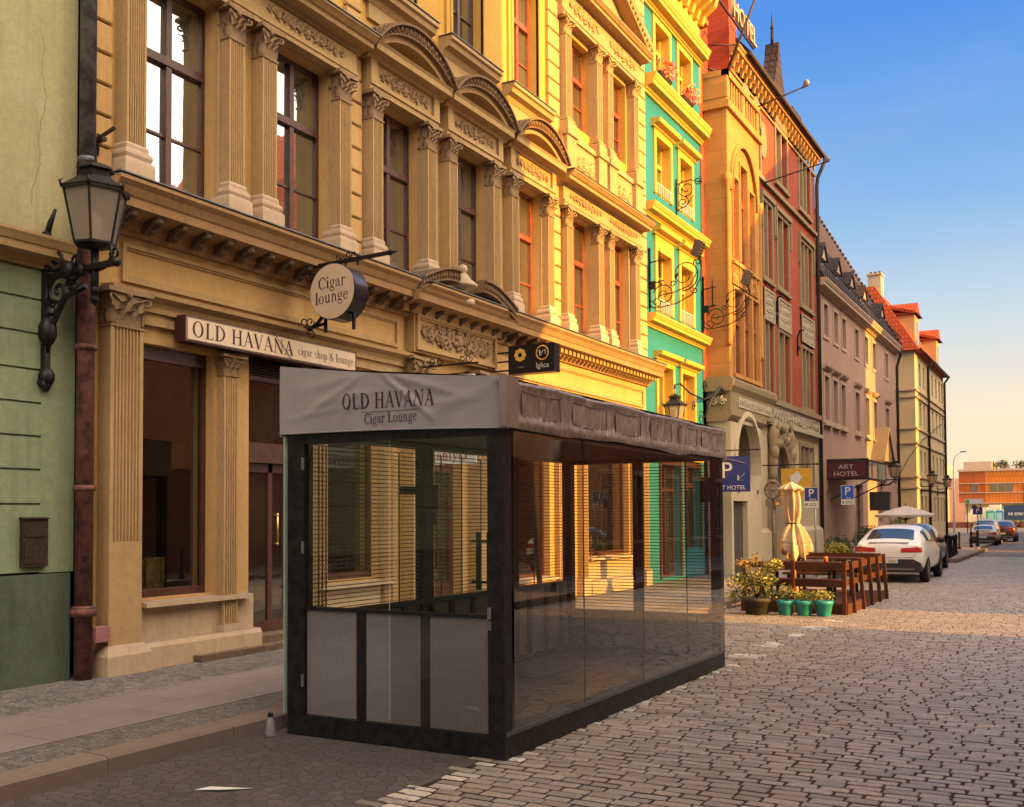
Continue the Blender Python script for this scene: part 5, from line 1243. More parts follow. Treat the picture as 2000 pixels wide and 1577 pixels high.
b = MB(); b.box(-7.97,-7.16,46,46.05,1.95,2.75); tag(b.build('menu_board', solid('dark_board', (.04,.03,.025), .6)), 'dark square board hanging below the maroon hotel canopy', 'board')
# ================================================================== CREAM CORNER HOUSE
ch = thing('cream_corner_house', 'cream corner house with a red tiled hipped roof, red dormers and a white chimney', 'house', (FX,78,.1), world_parts=True)
A, B = 70.7, 86.5
f = MB(); ops = []
for z0,z1 in ((10.3,11.8),(7.6,9.2),(4.6,6.0),(1.2,3.0)):
    for y in (73.1,75.0,77.6,79.6,81.7,83.8,85.5): ops.append((y-.45,y+.45,z0,z1))
wall(f, FX, A, B, .1, 12.3, ops, .3); wall(f, FX, A, B, 12.3, 12.5)
f.add([(FX,A,.1),(FX-14,A,.1),(FX-14,A,12.5),(FX,A,12.5)],[(0,1,2,3)]); f.box(FX-14,FX-.5,A+.1,B,0,12.4); f.build('wall', M['cream'], ch)
f = MB()
for z in (9.85,9.4,7.35,6.4,4.2,3.5):
    f.box(FX,FX+.1,A-.09,B,z-.055,z+.055); f.box(FX-14,FX,A-.09,A,z-.055,z+.055)
f.build('string_courses', M['pinktrim'], ch)
for q in ops: 
    g_ = MB(); a,b,c,d = q; g_.box(FX-.2,FX-.15,a,b,c,d); g_.box(FX-.15,FX-.12,(a+b)/2-.04,(a+b)/2+.04,c,d); g_.build('window', M['pane'], ch)
f = MB(); f.add([(FX+.35,A-.3,12.4),(FX+.35,B,12.4),(FX-14,B,12.4),(FX-14,A-.3,12.4),(FX-2.6,A+1.2,17.1),(FX-2.6,B,17.1),(FX-9,A+1.2,17.1),(FX-9,B,17.1)], [(0,1,5,4),(0,4,6,3),(3,6,7,2),(4,5,7,6),(0,3,2,1),(1,2,7,5)])
for y in (73.6,84.5):
    pass
f.build('roof', M['tile'], ch)
for i, (y, z) in enumerate(((72.9,13.0),(84.4,12.9))):
    d = MB(); d.box(FX-2.6,FX-.1,y-1.0,y+1.0,12.6,15.0); o = d.build('dormer', M['ochre'], ch)
    d = MB(); d.prism([(FX+.15,15.0),(FX-.2,15.2),(FX-2.6,15.9),(FX-2.6,15.7),(FX-.2,15.0)], 'y', y-1.2, y+1.2); d.prism([(y-1.2,15.0),(y,15.9),(y+1.2,15.0)], 'x', FX-2.4, FX); d.build('dormer_roof', M['tile'], o)
    d = MB(); d.box(FX-.1,FX-.06,y-.5,y+.5,13.0,14.6); d.build('dormer_window', M['pane'], o)
f = MB(); f.box(FX-3.2,FX-2.35,A+2.3,A+3.4,15.5,18.1); f.box(FX-3.27,FX-2.28,A+2.2,A+3.5,18.1,18.2); o = f.build('chimney', M['hotelbase'], ch)
f = MB()
for k in range(3): f.box(FX-3.1+.28*k,FX-2.95+.28*k,A+2.5,A+3.2,18.2,18.38)
f.build('chimney_pots', M['soot'], o)
f = MB()
for y in (76.2,85.9): f.tube([(FX+.5,y,12.4),(FX+.15,y,11.9),(FX+.12,y,.2)], .09, 8)
f.tube([(FX+.42,A-.2,12.42),(FX+.42,B,12.42)], .09, 6); f.build('downpipe', M['ironb'], ch)
f = MB(); f.box(FX-22,FX-12,66,86,0,17.5); f.prism([(66,17.5),(86,17.5),(80,20),(72,20)], 'x', FX-22, FX-12); tag(f.build('rear_house', M['cream']), 'tall pale house rising behind the red tiled corner roof', 'house')
# ================================================================== FAR END OF THE STREET
fo = thing('orange_office_building', 'far low office building clad in orange panels with plants on its roof', 'building', (-4,190,0), world_parts=True)
om = brick('orange_cladding', (.62,.19,.035), (.56,.16,.03), (.40,.10,.02), .55, 8, rough=.6, mort=.05, bmp=.4)
om2 = brick('rust_cladding', (.42,.11,.03), (.36,.09,.025), (.20,.05,.015), 2.4, 1.7, rough=.6, mort=.05, bmp=.4)
f = MB()
f.box(-18.3,-14.2,190,200,3.6,8.95,1); f.box(-14.2,14,190.0,200,3.6,8.95,0)
f.build('cladding', [om, om2], fo)
f = MB()
for z in (3.55,5.3,6.9,8.95): f.box(-18.45,14,189.86,190.2,z-.07,z+.07)
f.box(-18.5,14,189.8,200,8.95,9.3); f.box(-17.6,-13.2,191,198,9.3,10.6); f.build('floor_edges', M['pinktrim'], fo)
f = MB()
for x in (-15.9,-12.9,-11.7,-10.5,-8.0,-6.6,-5,-3,-1): f.box(x-.5,x+.5,189.93,190.03,5.5,6.85)
for x in (-8.0,-4): f.box(x-.5,x+.5,189.93,190.03,3.7,5.2)
f.build('windows_band', M['pane'], fo)
f = MB(); f.box(-17.5,14,191,199,0,3.5); f.build('podium', M['hotelbase'], fo)
f = MB(); f.box(-10,14,190.7,191,.4,3.3); f.build('glass_front', M['pane'], fo)
def leaves(mb, c, r, n, s, rd=random, flat=.5):
    for k in range(n):
        while True:
            p = Vector((rd.uniform(-1,1),rd.uniform(-1,1),rd.uniform(-1,1)))
            if p.length < 1: break
        p = Vector((c[0]+p.x*r[0], c[1]+p.y*r[1], c[2]+p.z*r[2]))
        d = Vector((rd.uniform(-1,1),rd.uniform(-1,1),rd.uniform(-.6,.8))).normalized(); e = d.orthogonal().normalized(); e.rotate(Quaternion(d, rd.uniform(0,6.3)))
        q = s*rd.uniform(.6,1.3); nrm = d.cross(e)
        mb.add([p-d*q, p+e*q*flat+nrm*q*.12, p+d*q, p-e*q*flat+nrm*q*.12], [(0,1,2,3)])
for i in range(9):
    x = -14.4+i*2.6+rnd(-.3,.3)
    t = thing('roof_shrub', 'bushy dark shrub in the row along the roof edge of the orange building', 'shrub', (x,193,9.3), group='shrubs on the roof of the orange building', world_parts=True)
    q = MB(); q2 = MB()
    for k in range(4): leaves(q, (x+rnd(-1,1),193+rnd(-.5,.5),9.9+rnd(-.2,.4)), (.9,.8,.55), 70, .2)
    leaves(q2, (x,192.4,9.7), (1.3,.5,.5), 60, .18); q.build('foliage', M['leafd'], t, False); q2.build('sunlit_foliage', M['leafr'], t, False)  # russet leaf colour stands in for sunlight on the front foliage
    q = MB(); q.tube([(x,193,9.2),(x,193,9.8)], .06, 5); q.build('stem', M['ironb'], t)
f = MB(); f.box(-60,-18.8,230,245,0,9); f.box(-40,-24,220,240,0,12); tag(f.build('distant_block', M['pink']), 'distant brownish building block left of the orange office building', 'building')
f = MB(); f.box(-60,60,136,189,-.25,.02); struct(f.build('verge', plaster('dry_verge', (.30,.24,.08), amt=.5, streak=False)))
for i in range(7):
    x = -17+i*2.7
    t = thing('hedge', 'low yellowish hedge along the far side of the cross road', 'hedge', (x,140,0), group='low hedges along the cross road', world_parts=True)
    q = MB()
    for k in range(6): leaves(q, (x+rnd(-1.3,1.3),140+rnd(-.4,.4),.35), (.7,.5,.45), 60, .13)
    q.build('foliage', [M['leafy'],M['leafr'],M['leaf']][i % 3], t, False)
    q = MB(); q.tube([(x-1.2,140,.0),(x-1,140,.3)],.03,4); q.tube([(x+1,140,0),(x+1.1,140,.35)],.03,4); q.build('stem', M['ironb'], t)
f = MB(); f.box(-17,-2,138.6,138.9,.0,.75)
for k in range(11): f.box(-17+k*1.5,-16.85+k*1.5,138.5,138.6,0,.9)
tag(f.build('red_barrier', solid('dark_red_barrier', (.16,.04,.025), .6)), 'long low dark red barrier in front of the hedges at the street end', 'barrier')
# site cabins and toilets before the building
def cabin(x, y, wdt, h, m, nm, lab, cat, roof=None):
    t = thing(nm, lab, cat, (x,y,0), world_parts=True)
    q = MB(); q.box(x-wdt/2,x+wdt/2,y,y+wdt,.05,h*.9); q.build('shell', m, t)
    q = MB(); q.prism([(x-wdt/2-.03,h*.9),(x+wdt/2+.03,h*.9),(x+wdt*.35,h),(x-wdt*.35,h)], 'y', y-.03, y+wdt); q.build('roof', roof or m, t)
    q = MB(); q.box(x-wdt*.32,x+wdt*.32,y-.03,y,.15,h*.82); q.build('door', roof or m, t)
cabin(-10.65,150,1.1,2.3,solid('green_plastic', (.03,.30,.20), .4),'portable_toilet','green portable toilet standing before the orange building','portable toilet',solid('pale_green_plastic', (.25,.45,.35), .4))
cabin(-9.75,152,1.0,2.35,solid('blue_plastic', (.06,.16,.36), .4),'portable_toilet','blue portable toilet beside the green one','portable toilet',solid('pale_blue_plastic', (.3,.42,.5), .4))
f = MB(); f.box(-9.3,-6.2,154,154.2,.9,2.9); o = f.build('site_banner', solid('dark_blue_banner', (.02,.04,.09), .5)); tag(o, 'dark blue banner with white lettering on the far site fence', 'banner')
txt('RR EFEKT', .5, (-7.7,153.98,1.7), '-y', M['white'], o)
f = MB(); f.box(-13.8,-11.2,152,154,0,1.5); f.prism([(-13.8,1.5),(-11.2,1.5),(-11.2,2.6),(-12.9,2.6)], 'y', 152, 154); f.box(-11.2,-9.8,155,157,.4,3); tag(f.build('tarpaulin_stack', solid('cream_tarpaulin', (.70,.58,.40), .7)), 'cream tarpaulin covered stack left of the portable toilets', 'tarpaulin')
f = MB()
for k in range(40): f.box(-6+k*.35,-5.94+k*.35,156,156.05,0,2.3)
f.box(-6,8,156,156.05,2.2,2.3); f.box(-6,8,156,156.05,.3,.4); tag(f.build('site_fence', M['lead']), 'grey bar fence in front of the orange building', 'fence')
f = MB(); f.tube([(-11.1,110,0),(-11.05,110,6.2),(-11,110,7.1),(-10.75,110,7.6),(-10.3,110,7.85)], [.11,.08,.06,.05,.05], 8); t = f.build('street_light', M['white']); tag(t, 'tall thin modern street light with a bent arm at the street end', 'street light')
f = MB(); f.ell((-10.1,110,7.9),(.35,.14,.07),8,5); f.build('lamp_head', M['lead'], t)
rsn = thing('direction_sign', 'green and white direction board above the cross road', 'road sign', (-8.4,100,0), world_parts=True)
f = MB(); f.box(-9.15,-7.68,100,100.05,2.66,3.1); f.build('board', M['white'], rsn); f = MB(); f.box(-9.1,-8.8,99.98,100,2.72,3.04); f.build('symbol', solid('green_mark', (.1,.4,.06), .5), rsn)
f = MB(); f.bar((-9.0,100.1,0),(-9.0,100.1,2.7),.07); f.bar((-7.9,100.1,0),(-7.9,100.1,2.7),.07); f.prism([(-8.4+.22*math.cos(2*PI*i/14),2.35+.22*math.sin(2*PI*i/14)) for i in range(14)],'y',99.98,100.02); f.build('posts', M['ironb'], rsn)
# ================================================================== OPPOSITE SIDE (throws the shadows, shows in the panes)
def opp_house(nm, lab, y0, y1, h, m, roofm, gable=None, wz=(1.0,4.6,8.2,11.6), ox=5.2, dp=9):
    t = thing(nm, lab, 'house', (ox,(y0+y1)/2,.1), world_parts=True)
    zs_ = [z for z in wz if z+2.2 < h-.6]; n = max(1, int((y1-y0)/2.6)); ops = []
    for z in zs_:
        for k in range(n):
            c = y0+(y1-y0)*(k+.5)/n; ops.append((c-.55,c+.55,z,z+2.1))
    f = MB(); X = ox
    ww = MB(); wall(ww, -X, y0, y1, .1, h, ops, .25)
    ww.v = [(-x,y,z) for x,y,z in ww.v]; ww.box(X+.4,X+dp,y0+.01,y1-.01,0,h-.01); 
    for y in (y0,y1): ww.add([(X,y,.1),(X+dp,y,.1),(X+dp,y,h),(X,y,h)],[(0,1,2,3)])
    if gable: ww.prism(gable, 'x', X, X+dp)
    ww.build('wall', m, t)
    for a,b,c,d in ops:
        q = MB(); q.box(X+.18,X+.22,a,b,c,d); q.box(X+.14,X+.18,(a+b)/2-.05,(a+b)/2+.05,c,d); q.box(X+.14,X+.18,a,b,c+1.3,c+1.38); q.build('window', M['pane'], t)
    q = MB()
    for a,b,c,d in ops: q.box(X-.06,X,a-.12,b+.12,d,d+.14); q.box(X-.1,X,a-.12,b+.12,c-.1,c)
    if not gable: q.box(X-.25,X+.1,y0,y1,h-.35,h-.1)
    q.build('mouldings', M['pinktrim'], t)
    q = MB()
    if gable:
        g0 = gable
        for (a, b) in zip(g0[:-1], g0[1:]):
            pass
        tops_ = [p for p in gable]
        s = MB(); s.prism(tops_[:5]+[(p[0],p[1]+.12) for p in tops_[4::-1]], 'x', X-.15, X+dp+.1); s.build('roof', roofm, t)
    else:
        q.prism([(X-.2,h),(X+dp/2,h+(2.0 if dp > 6 else .3)),(X+dp,h)], 'y', y0, y1); q.build('roof', roofm, t)
    return t
opp_house('opposite_brick_house', 'brown brick house across the street, behind the viewer', -16, 3.9, 12.5, M['brickd'], M['darkroof'])
oc = opp_house('opposite_corner_house', 'brown brick corner house across the street, facing the ochre house', 4.0, 16.1, 12.6, M['brickd'], M['darkroof'], dp=5)
q = MB(); q.prism([(4.0,12.6),(16.1,12.6),(16.1,13.0),(15.4,15.0),(15.3,20.0),(4.0,20.0)], 'x', 5.2, 10.2); q.build('mansard', M['brickd'], oc)
f = MB(); f.box(5.2,5.6,20.0,25.48,.1,3.15); f.box(5.15,5.65,19.95,25.48,3.15,3.3); tag(f.build('garden_wall', M['brickd']), 'brick garden wall across the street, beside the gap between the houses', 'wall')
f = MB(); f.box(5.3,10,25.5,27.35,.1,7.2); f.prism([(5.2,7.2),(7.6,7.6),(10,7.2)], 'y', 25.5, 27.35); tag(f.build('shade_annex', M['brickd']), 'unseen brick annex across the street, added to shade the grey post', 'annex')  # added out of view to keep the sun off the signal post
opp_house('opposite_gabled_house', 'steep gabled brick house across the street', 27.4, 50.4, 9.2, M['brickd'], M['tile'], gable=[(27.4,10.3),(29.1,14.2),(33.8,17.9),(38.4,20.5),(50.4,20.0),(50.4,9.2),(27.4,9.2)])
opp_house('opposite_plastered_house', 'plastered house across the street next to the gabled one', 50.4, 52.1, 20, M['cream'], M['darkroof'], dp=5)
opp_house('opposite_grey_house', 'grey plastered house across the street farther down', 55.1, 68.9, 20, M['pink'], M['darkroof'], dp=5)
opp_house('opposite_end_house', 'last house across the street before the cross road', 71.1, 112, 18, M['cream'], M['darkroof'], dp=5)
def bollard(loc, lab, grp, proto=[None]):
    if proto[0] is None:
        t = thing('bollard', lab, 'bollard', loc, group=grp)
        b = MB(); b.lathe([(.075,0),(.08,.1),(.055,.14),(.045,.62),(.055,.66),(.055,.72)], (0,0), 12); b.build('post', M['black'], t)
        b = MB(); b.lathe([(.05,.72),(.06,.75),(.05,.8),(.02,.83),(.0,.835)], (0,0), 12); b.build('cap', M['black'], t); proto[0] = t
        return t
    r = dup(proto[0], loc, 0, lab); r['group'] = grp; return r
for i, y in enumerate((12.2,14.2,16.2,18.3,20.4,22.7,25.0,27.5)): bollard((2.75,y,.12), 'black iron bollard on the opposite pavement', 'bollards on the opposite pavement')
# ================================================================== GLASS PAVILION
gp = thing('glass_pavilion', 'black framed glass smoking pavilion under a grey fabric roof, standing in the parking bay', 'pavilion', (-4.8,9.3,0), world_parts=True)
BX0, BX1, BY0, BY1 = -5.84, -3.76, 6.66, 12.0
M['frameblack'] = solid('scuffed_black_frame', (.010,.009,.010), .5, 0, .75, 16, bmp=.12, bs=40, spec=.3)
M['bglass'] = clear_glass('pavilion_glass', (.93,.94,.90), 2.0)
M['gedge'] = solid('glass_edge', (.32,.40,.34), .25, var=.1)
M['panel'] = plaster('grey_panel', (.25,.222,.22), amt=.25, stain=(.8,1.0,.9), streak=False, rough=.55)
M['backgrey'] = plaster('grey_back_panel', (.15,.128,.112), amt=.3, streak=False)
M['mirrorblack'] = solid('dark_back_panel', (.06,.052,.048), .45, var=.3, vs=3)
f = MB()
f.box(BX0,BX1,BY0,BY0+.1,.0,.17); f.box(BX0,BX0+.1,BY0+.1,BY1,.0,.17)
f.box(BX1-.1,BX1,BY0+.1,BY1,.0,.17); f.box(BX0+.1,BX1-.1,BY1-.1,BY1,.0,.17)
f.build('skirt', M['frameblack'], gp)
f = MB(); f.box(BX1-.05,BX1+.012,BY0+.02,BY1,.171,.20); f.box(BX1-.045,BX1-.03,BY0+.1,BY1,.2,.235); f.build('glass_rail', solid('grey_aluminium', (.12,.11,.11), .4, .6), gp)
f = MB()
for x, y, w in ((BX0,BY0,.17),(BX1-.14,BY0,.14),(BX0,BY1-.12,.12),(BX1-.12,BY1-.12,.12)): f.box(x,x+w,y,y+.12,.17,2.5)
for y in (8.55,10.35): f.box(BX0,BX0+.09,y,y+.2,.17,2.5)
f.box(-4.88,-4.77,BY1-.1,BY1-.01,.17,2.5)
f.box(BX0+.17,BX1-.14,BY0+.005,BY0+.11,2.41,2.5); f.box(BX0,BX0+.1,BY0+.12,BY1-.12,2.485,2.5); f.box(BX1-.1,BX1,BY0+.12,BY1-.12,2.44,2.5); f.box(BX0+.12,BX1-.12,BY1-.1,BY1,2.45,2.5)
f.build('frame', M['frameblack'], gp)
f = MB()
for a, b in ((-5.145,-5.055),(-4.525,-4.445)): f.box(a,b,BY0+.03,BY0+.07,.17,1.03)
f.box(BX0+.17,BX1-.14,BY0+.025,BY0+.075,1.032,1.06)
for x in (-5.10,-4.485,-5.75,-3.83):
    for z in (.24,.6,.97): f.ell((x,BY0+(.03 if -5.6 < x < -4 else .0),z), (.008,.005,.008), 8, 4)
f.build('front_bars', M['frameblack'], gp)
f = MB(); f.box(-3.90,-3.87,BY0-.006,BY0,.95,1.12); f.tube([(-3.885,BY0-.006,1.03),(-3.885,BY0-.03,1.03)], .012, 8); f.build('lock', M['lead'], gp)
for z in (.4,1.5,2.2):
    f = MB(); f.box(-5.69,-5.665,BY0-.008,BY0,z,z+.1); f.build('hinge', M['lead'], gp)
f = MB()
for a, b in ((-5.665,-5.147),(-5.053,-4.527),(-4.443,-3.905)): f.box(a,b,BY0+.04,BY0+.06,.172,1.03)
f.build('front_panel', M['panel'], gp)
f = MB(); f.box(-5.67,-4.84,BY0+.035,BY0+.043,.175,2.41); f.box(-4.80,-3.9,BY0+.028,BY0+.034,.175,2.41); f.build('front_glass', M['bglass'], gp)
f = MB(); f.box(BX0-.03,BX0-.018,BY0-.02,BY0+.06,.17,2.48); f.box(-4.82,-4.815,BY0+.028,BY0+.034,.2,2.41); f.build('glass_edge', M['gedge'], gp)
seams = [6.80,8.06,9.41,10.69,11.98]
for a, b in zip(seams[:-1], seams[1:]):
    f = MB(); f.box(BX1-.006,BX1+.004,a+.006,b-.006,.19,2.46); o = f.build('side_pane', M['bglass'], gp)
    f = MB(); f.box(BX1-.006,BX1+.003,b-.005,b+.005,.19,2.46); f.build('pane_seam', M['frameblack'], o)
f = MB(); f.box(BX0+.02,BX0+.06,BY0+.12,BY1-.12,.172,.93); f.build('back_panel', M['backgrey'], gp)
f = MB(); f.box(BX0,BX0+.1,BY0+.12,BY1-.12,.93,.98)
for k in range(12): y = BY0+.3+k*.43; f.box(BX0+.06,BX0+.09,y-.035,y+.035,.172,.93)
f.build('back_bars', M['frameblack'], gp)
f = MB(); f.box(BX0+.12,BX1-.12,BY1-.06,BY1-.03,.172,.62)
for k in range(5): x = BX0+.3+k*.36; f.box(x-.02,x+.02,BY1-.1,BY1-.06,.172,.62)
f.build('end_panel', M['mirrorblack'], gp)
f = MB(); z = 1.0
while z < 2.46: f.box(BX0+.045,BX0+.053,BY0+.12,BY1-.12,z-.0038,z+.0038); z += .0385
for y in (7.0,7.05,7.10,8.2,8.95,9.35,9.75,11.0): f.box(BX0+.042,BX0+.056,y-.003,y+.003,.98,2.42)
z = .66
while z < 2.4: f.box(BX0+.12,BX1-.12,BY1-.054,BY1-.046,z-.0045,z+.0045); z += .0385
f.build('roller_grille', solid('dull_bronze_slats', (.10,.072,.05), .4, .4), gp)
f = MB(); f.box(BX0+.1,BX1-.1,BY0+.1,BY1-.1,.06,.1); f.build('floor', M['mirrorblack'], gp)
f = MB()
for x in (-4.04,-3.945): f.box(x-.012,x+.012,BY0+.085,BY0+.115,1.24,1.68)
for z in (1.30,1.61): f.box(-4.1,-3.94,BY0+.095,BY0+.105,z-.01,z+.01)
f.build('pull_handles', M['iron'], gp)
f = MB(); f.box(-5.87,-5.80,8.3,8.52,2.02,2.1); f.box(-5.78,-5.7,8.5,8.75,1.86,2.12); f.box(-5.78,-5.72,8.55,8.75,1.72,1.84); f.box(-3.95,-3.88,11.75,11.88,1.95,2.25); f.build('loudspeakers', M['frameblack'], gp)
# fabric: crumpled front, rolled side with clear flaps
M['fabric'] = solid('grey_canvas', (.31,.275,.265), .75, var=.07, vs=3, bmp=.15, bs=160)
M['vinyl'] = solid('taupe_vinyl', (.255,.195,.165), .38, var=.12, vs=4, bmp=.1, bs=60)
M['flap'] = solid('smoky_clear_vinyl', (.25,.188,.158), .34, var=.3, vs=9, bmp=.05)
def crease(x, z, x0, z0, x1, z1, s, a):
    d = Vector((x1-x0, z1-z0)); L = d.length; d /= L; q = Vector((x-x0, z-z0)); t = q.dot(d)/L
    n = q.x*d.y-q.y*d.x
    if t < -.1 or t > 1.1: return 0
    return a*math.exp(-(n/s)**2)*max(0, math.sin(PI*min(1,max(0,(t+.05)/1.1))))**.6
def front_disp(x, z):
    d = .008*math.sin(x*2.1+.6)*math.sin((z-2.47)*5)
    for q in ((-4.98,2.96,-5.6,2.66,.035,.020),(-4.98,2.95,-5.25,2.6,.03,.013),(-4.86,2.95,-4.35,2.55,.03,.024),(-4.84,2.95,-4.1,2.72,.035,.018),(-4.8,2.93,-4.5,2.72,.025,-.014),(-5.5,2.72,-4.9,2.8,.04,.014),(-5.8,2.62,-5.0,2.72,.03,.010),(-4.5,2.56,-3.9,2.76,.05,.012),(-4.6,2.66,-3.95,2.70,.03,.008),(-5.0,2.96,-5.7,2.85,.04,.012)):
        d += crease(x, z, *q)
    return d*.6+.0015*mnoise.noise(Vector((x*5,z*7,1)))+.0009*mnoise.noise(Vector((x*17,z*19,4)))
def ftop(x): return 3.075+(x+5.9)*(2.84-3.075)/2.2-.02*math.sin((x+5.9)/2.2*PI)
def ffn(u, v):
    x = -5.905+2.205*u; zb = 2.505+(2.462-2.505)*u+.012*math.sin(u*PI)-.004; z = zb+(ftop(x)-zb)*v
    return (x, 6.632-front_disp(x,z), z)
fr_ = MB(); fr_.grid(ffn, 200, 50)
# thickness: hem and a back layer
fr_.grid(lambda u,v: (ffn(u,v)[0], ffn(u,v)[1]+.012, ffn(u,v)[2]), 90, 26)
fr_.tube([Vector(ffn(i/40,0))+Vector((0,.004,0)) for i in range(41)], .008, 6)
fa = fr_.build('front_valance', M['fabric'], gp, False)
def on_cloth(x, z, k): return (x, 6.632-front_disp(x,z)-.0042-k, z)
serif('OLD HAVANA', .125, lambda u,v,k: on_cloth(-5.235+u, 2.672+v-u*.012, k), M['letter'], fa, sx=.80, gap=.05, fine=6)
serif('Cigar Lounge', .082, lambda u,v,k: on_cloth(-5.02+u, 2.545+v+u*.012, k), M['letter'], fa, 'small_lettering', sx=.86, gap=.028, fine=4)
q = MB(); q.add([on_cloth(-5.05+.55*i/20, 2.636+dz, 0) for i in range(21) for dz in (0,.004)], [(2*i,2*i+2,2*i+3,2*i+1) for i in range(20)]); q.build('printed_line', M['letter'], fa, False)
fz = [(6.87,7.52),(7.78,8.46),(8.68,9.28),(9.55,10.12),(10.36,10.93),(11.12,11.83)]
def sdisp(y, z):
    t = (z-2.46)/.38
    d = .007*mnoise.noise(Vector((y*3.3,z*2.5,0)))+.008*mnoise.noise(Vector((y*13+z*5,z*4,3)))+.008*mnoise.noise(Vector((y*32-z*9,z*6,7)))+.004*mnoise.noise(Vector((y*70,z*16,2)))
    fold = 0
    for a, b in fz:
        if a-.05 < y < b+.05: fold = 0
    d += (.018*math.exp(-((t-.12)/.14)**2)+.010*math.exp(-((t-.93)/.1)**2))*(1+.4*math.sin(y*9+1.3*math.sin(y*4)))
    return d+fold*(1 if .25 < t < .8 else 0)
def sfn(u, v):
    y = 6.61+5.42*u; zb = 2.462+.012*math.sin(y*2.3)+.018*mnoise.noise(Vector((y*1.7,0,9))); zt = 2.845-.02*u+.01*math.sin(y*4.4)
    z = zb+(zt-zb)*v; x = -3.725+sdisp(y,z)*(1 if .02 < u < .98 else .3)
    if v > .9: x -= .05*((v-.9)/.1)**2
    return (x, y, z)
sd_ = MB(); sd_.grid(sfn, 520, 30); sd_.grid(lambda u,v: (sfn(u,v)[0]-.03, sfn(u,v)[1], sfn(u,v)[2]), 60, 4)
sf = sd_.build('side_valance', M['vinyl'], gp, False)
for a, b in fz:
    def pf(u, v, a=a, b=b):
        y = a+(b-a)*u; z = 2.565+.185*v; d = .012*mnoise.noise(Vector((y*26,z*3,2)))+.007*mnoise.noise(Vector((y*55,z*4,5)))
        return (-3.725+.010+d, y, z-.012*math.sin(u*PI))
    q = MB(); q.grid(pf, 44, 10); pp = [Vector(pf(t,1)) for t in [i/12 for i in range(13)]]+[Vector(pf(1,1-t)) for t in [i/8 for i in range(1,9)]]
    q.tube([p+Vector((.002,0,0)) for p in pp], .003, 5, 1); q.build('clear_flap', [M['flap'], M['ironb']], sf, False)
q = MB(); q.box(-3.76,-3.70,6.60,6.80,2.462,2.846); q.build('corner_trim', M['vinyl'], sf)
q = MB(); q.add([(-5.9,6.64,3.07),(-3.74,6.64,2.84),(-3.74,12.02,2.83),(-5.9,12.02,3.06)], [(0,1,2,3)]); q.add([(-5.9,6.64,3.06),(-3.74,6.64,2.83),(-3.74,12.02,2.82),(-5.9,12.02,3.05)], [(0,3,2,1)])
q.box(-5.91,-5.89,6.64,12.02,2.48,3.06); q.box(-5.9,-3.74,12.0,12.03,2.46,2.83); q.build('roof_sheet', M['fabric'], gp)
q = MB(); q.bar((-8.78,16.5,3.05),(-8.86,17.12,.125),.09, h=.05); tag(q.build('leaning_plank', M['ironb']), 'dark plank leaning before the shop front, seen through the pavilion glass', 'plank')
# litter
q = MB(); q.add([(-5.17,4.99,.004),(-5.0,5.05,.012),(-4.86,5.20,.004),(-4.95,5.15,.006),(-5.12,5.08,.010),(-5.17,4.99,.008),(-5.0,5.05,.016),(-4.86,5.20,.008),(-4.95,5.15,.011),(-5.12,5.08,.014)], [(0,1,2,3,4),(5,6,7,8,9),(0,1,6,5),(1,2,7,6),(2,3,8,7),(3,4,9,8),(4,0,5,9)]); tag(q.build('paper_scrap', M['white'], None, False), 'small white scrap of paper lying in the parking bay', 'litter')
q = MB(); q.grid(lambda u,v: (-5.90+.045*math.cos(2*PI*u)*(1+.3*mnoise.noise(Vector((u*9,v*5,0))))*(1-.6*v*v), 6.52+.045*math.sin(2*PI*u)*(1+.3*mnoise.noise(Vector((u*7,v*6,3))))*(1-.6*v*v), .005+.16*v), 18, 10)
q.lathe([(.022,.155),(.024,.17),(.022,.19),(.0,.195)], (-5.90,6.52), 8, 1); tag(q.build('crushed_bottle', [solid('clear_plastic_wrap', (.24,.21,.20), .2), M['black']], None, False), 'crushed plastic bottle lying against the near corner of the glass pavilion', 'bottle')
# ================================================================== LANTERNS
M['lampglass'] = clear_glass('lamp_glass', (.62,.56,.47), 2.2, .25)
fm_ = bpy.data.materials.new('frosted_lamp_glass'); fm_.use_nodes = True; _nt = fm_.node_tree; _nt.nodes.clear()
_o = N(_nt,'ShaderNodeOutputMaterial'); _m = N(_nt,'ShaderNodeMixShader'); _m.inputs[0].default_value = .45; _t = N(_nt,'ShaderNodeBsdfTransparent'); _t.inputs[0].default_value = (.8,.75,.66,1); _d = N(_nt,'ShaderNodeBsdfPrincipled'); _d.inputs['Base Color'].default_value = (.46,.40,.32,1); _d.inputs['Roughness'].default_value = .25
_nt.links.new(_t.outputs[0], _m.inputs[1]); _nt.links.new(_d.outputs[0], _m.inputs[2]); _nt.links.new(_m.outputs[0], _o.inputs[0]); M['frost'] = fm_
M['lampin'] = solid('frosted_lamp', (.5,.45,.36), .7, var=.1)
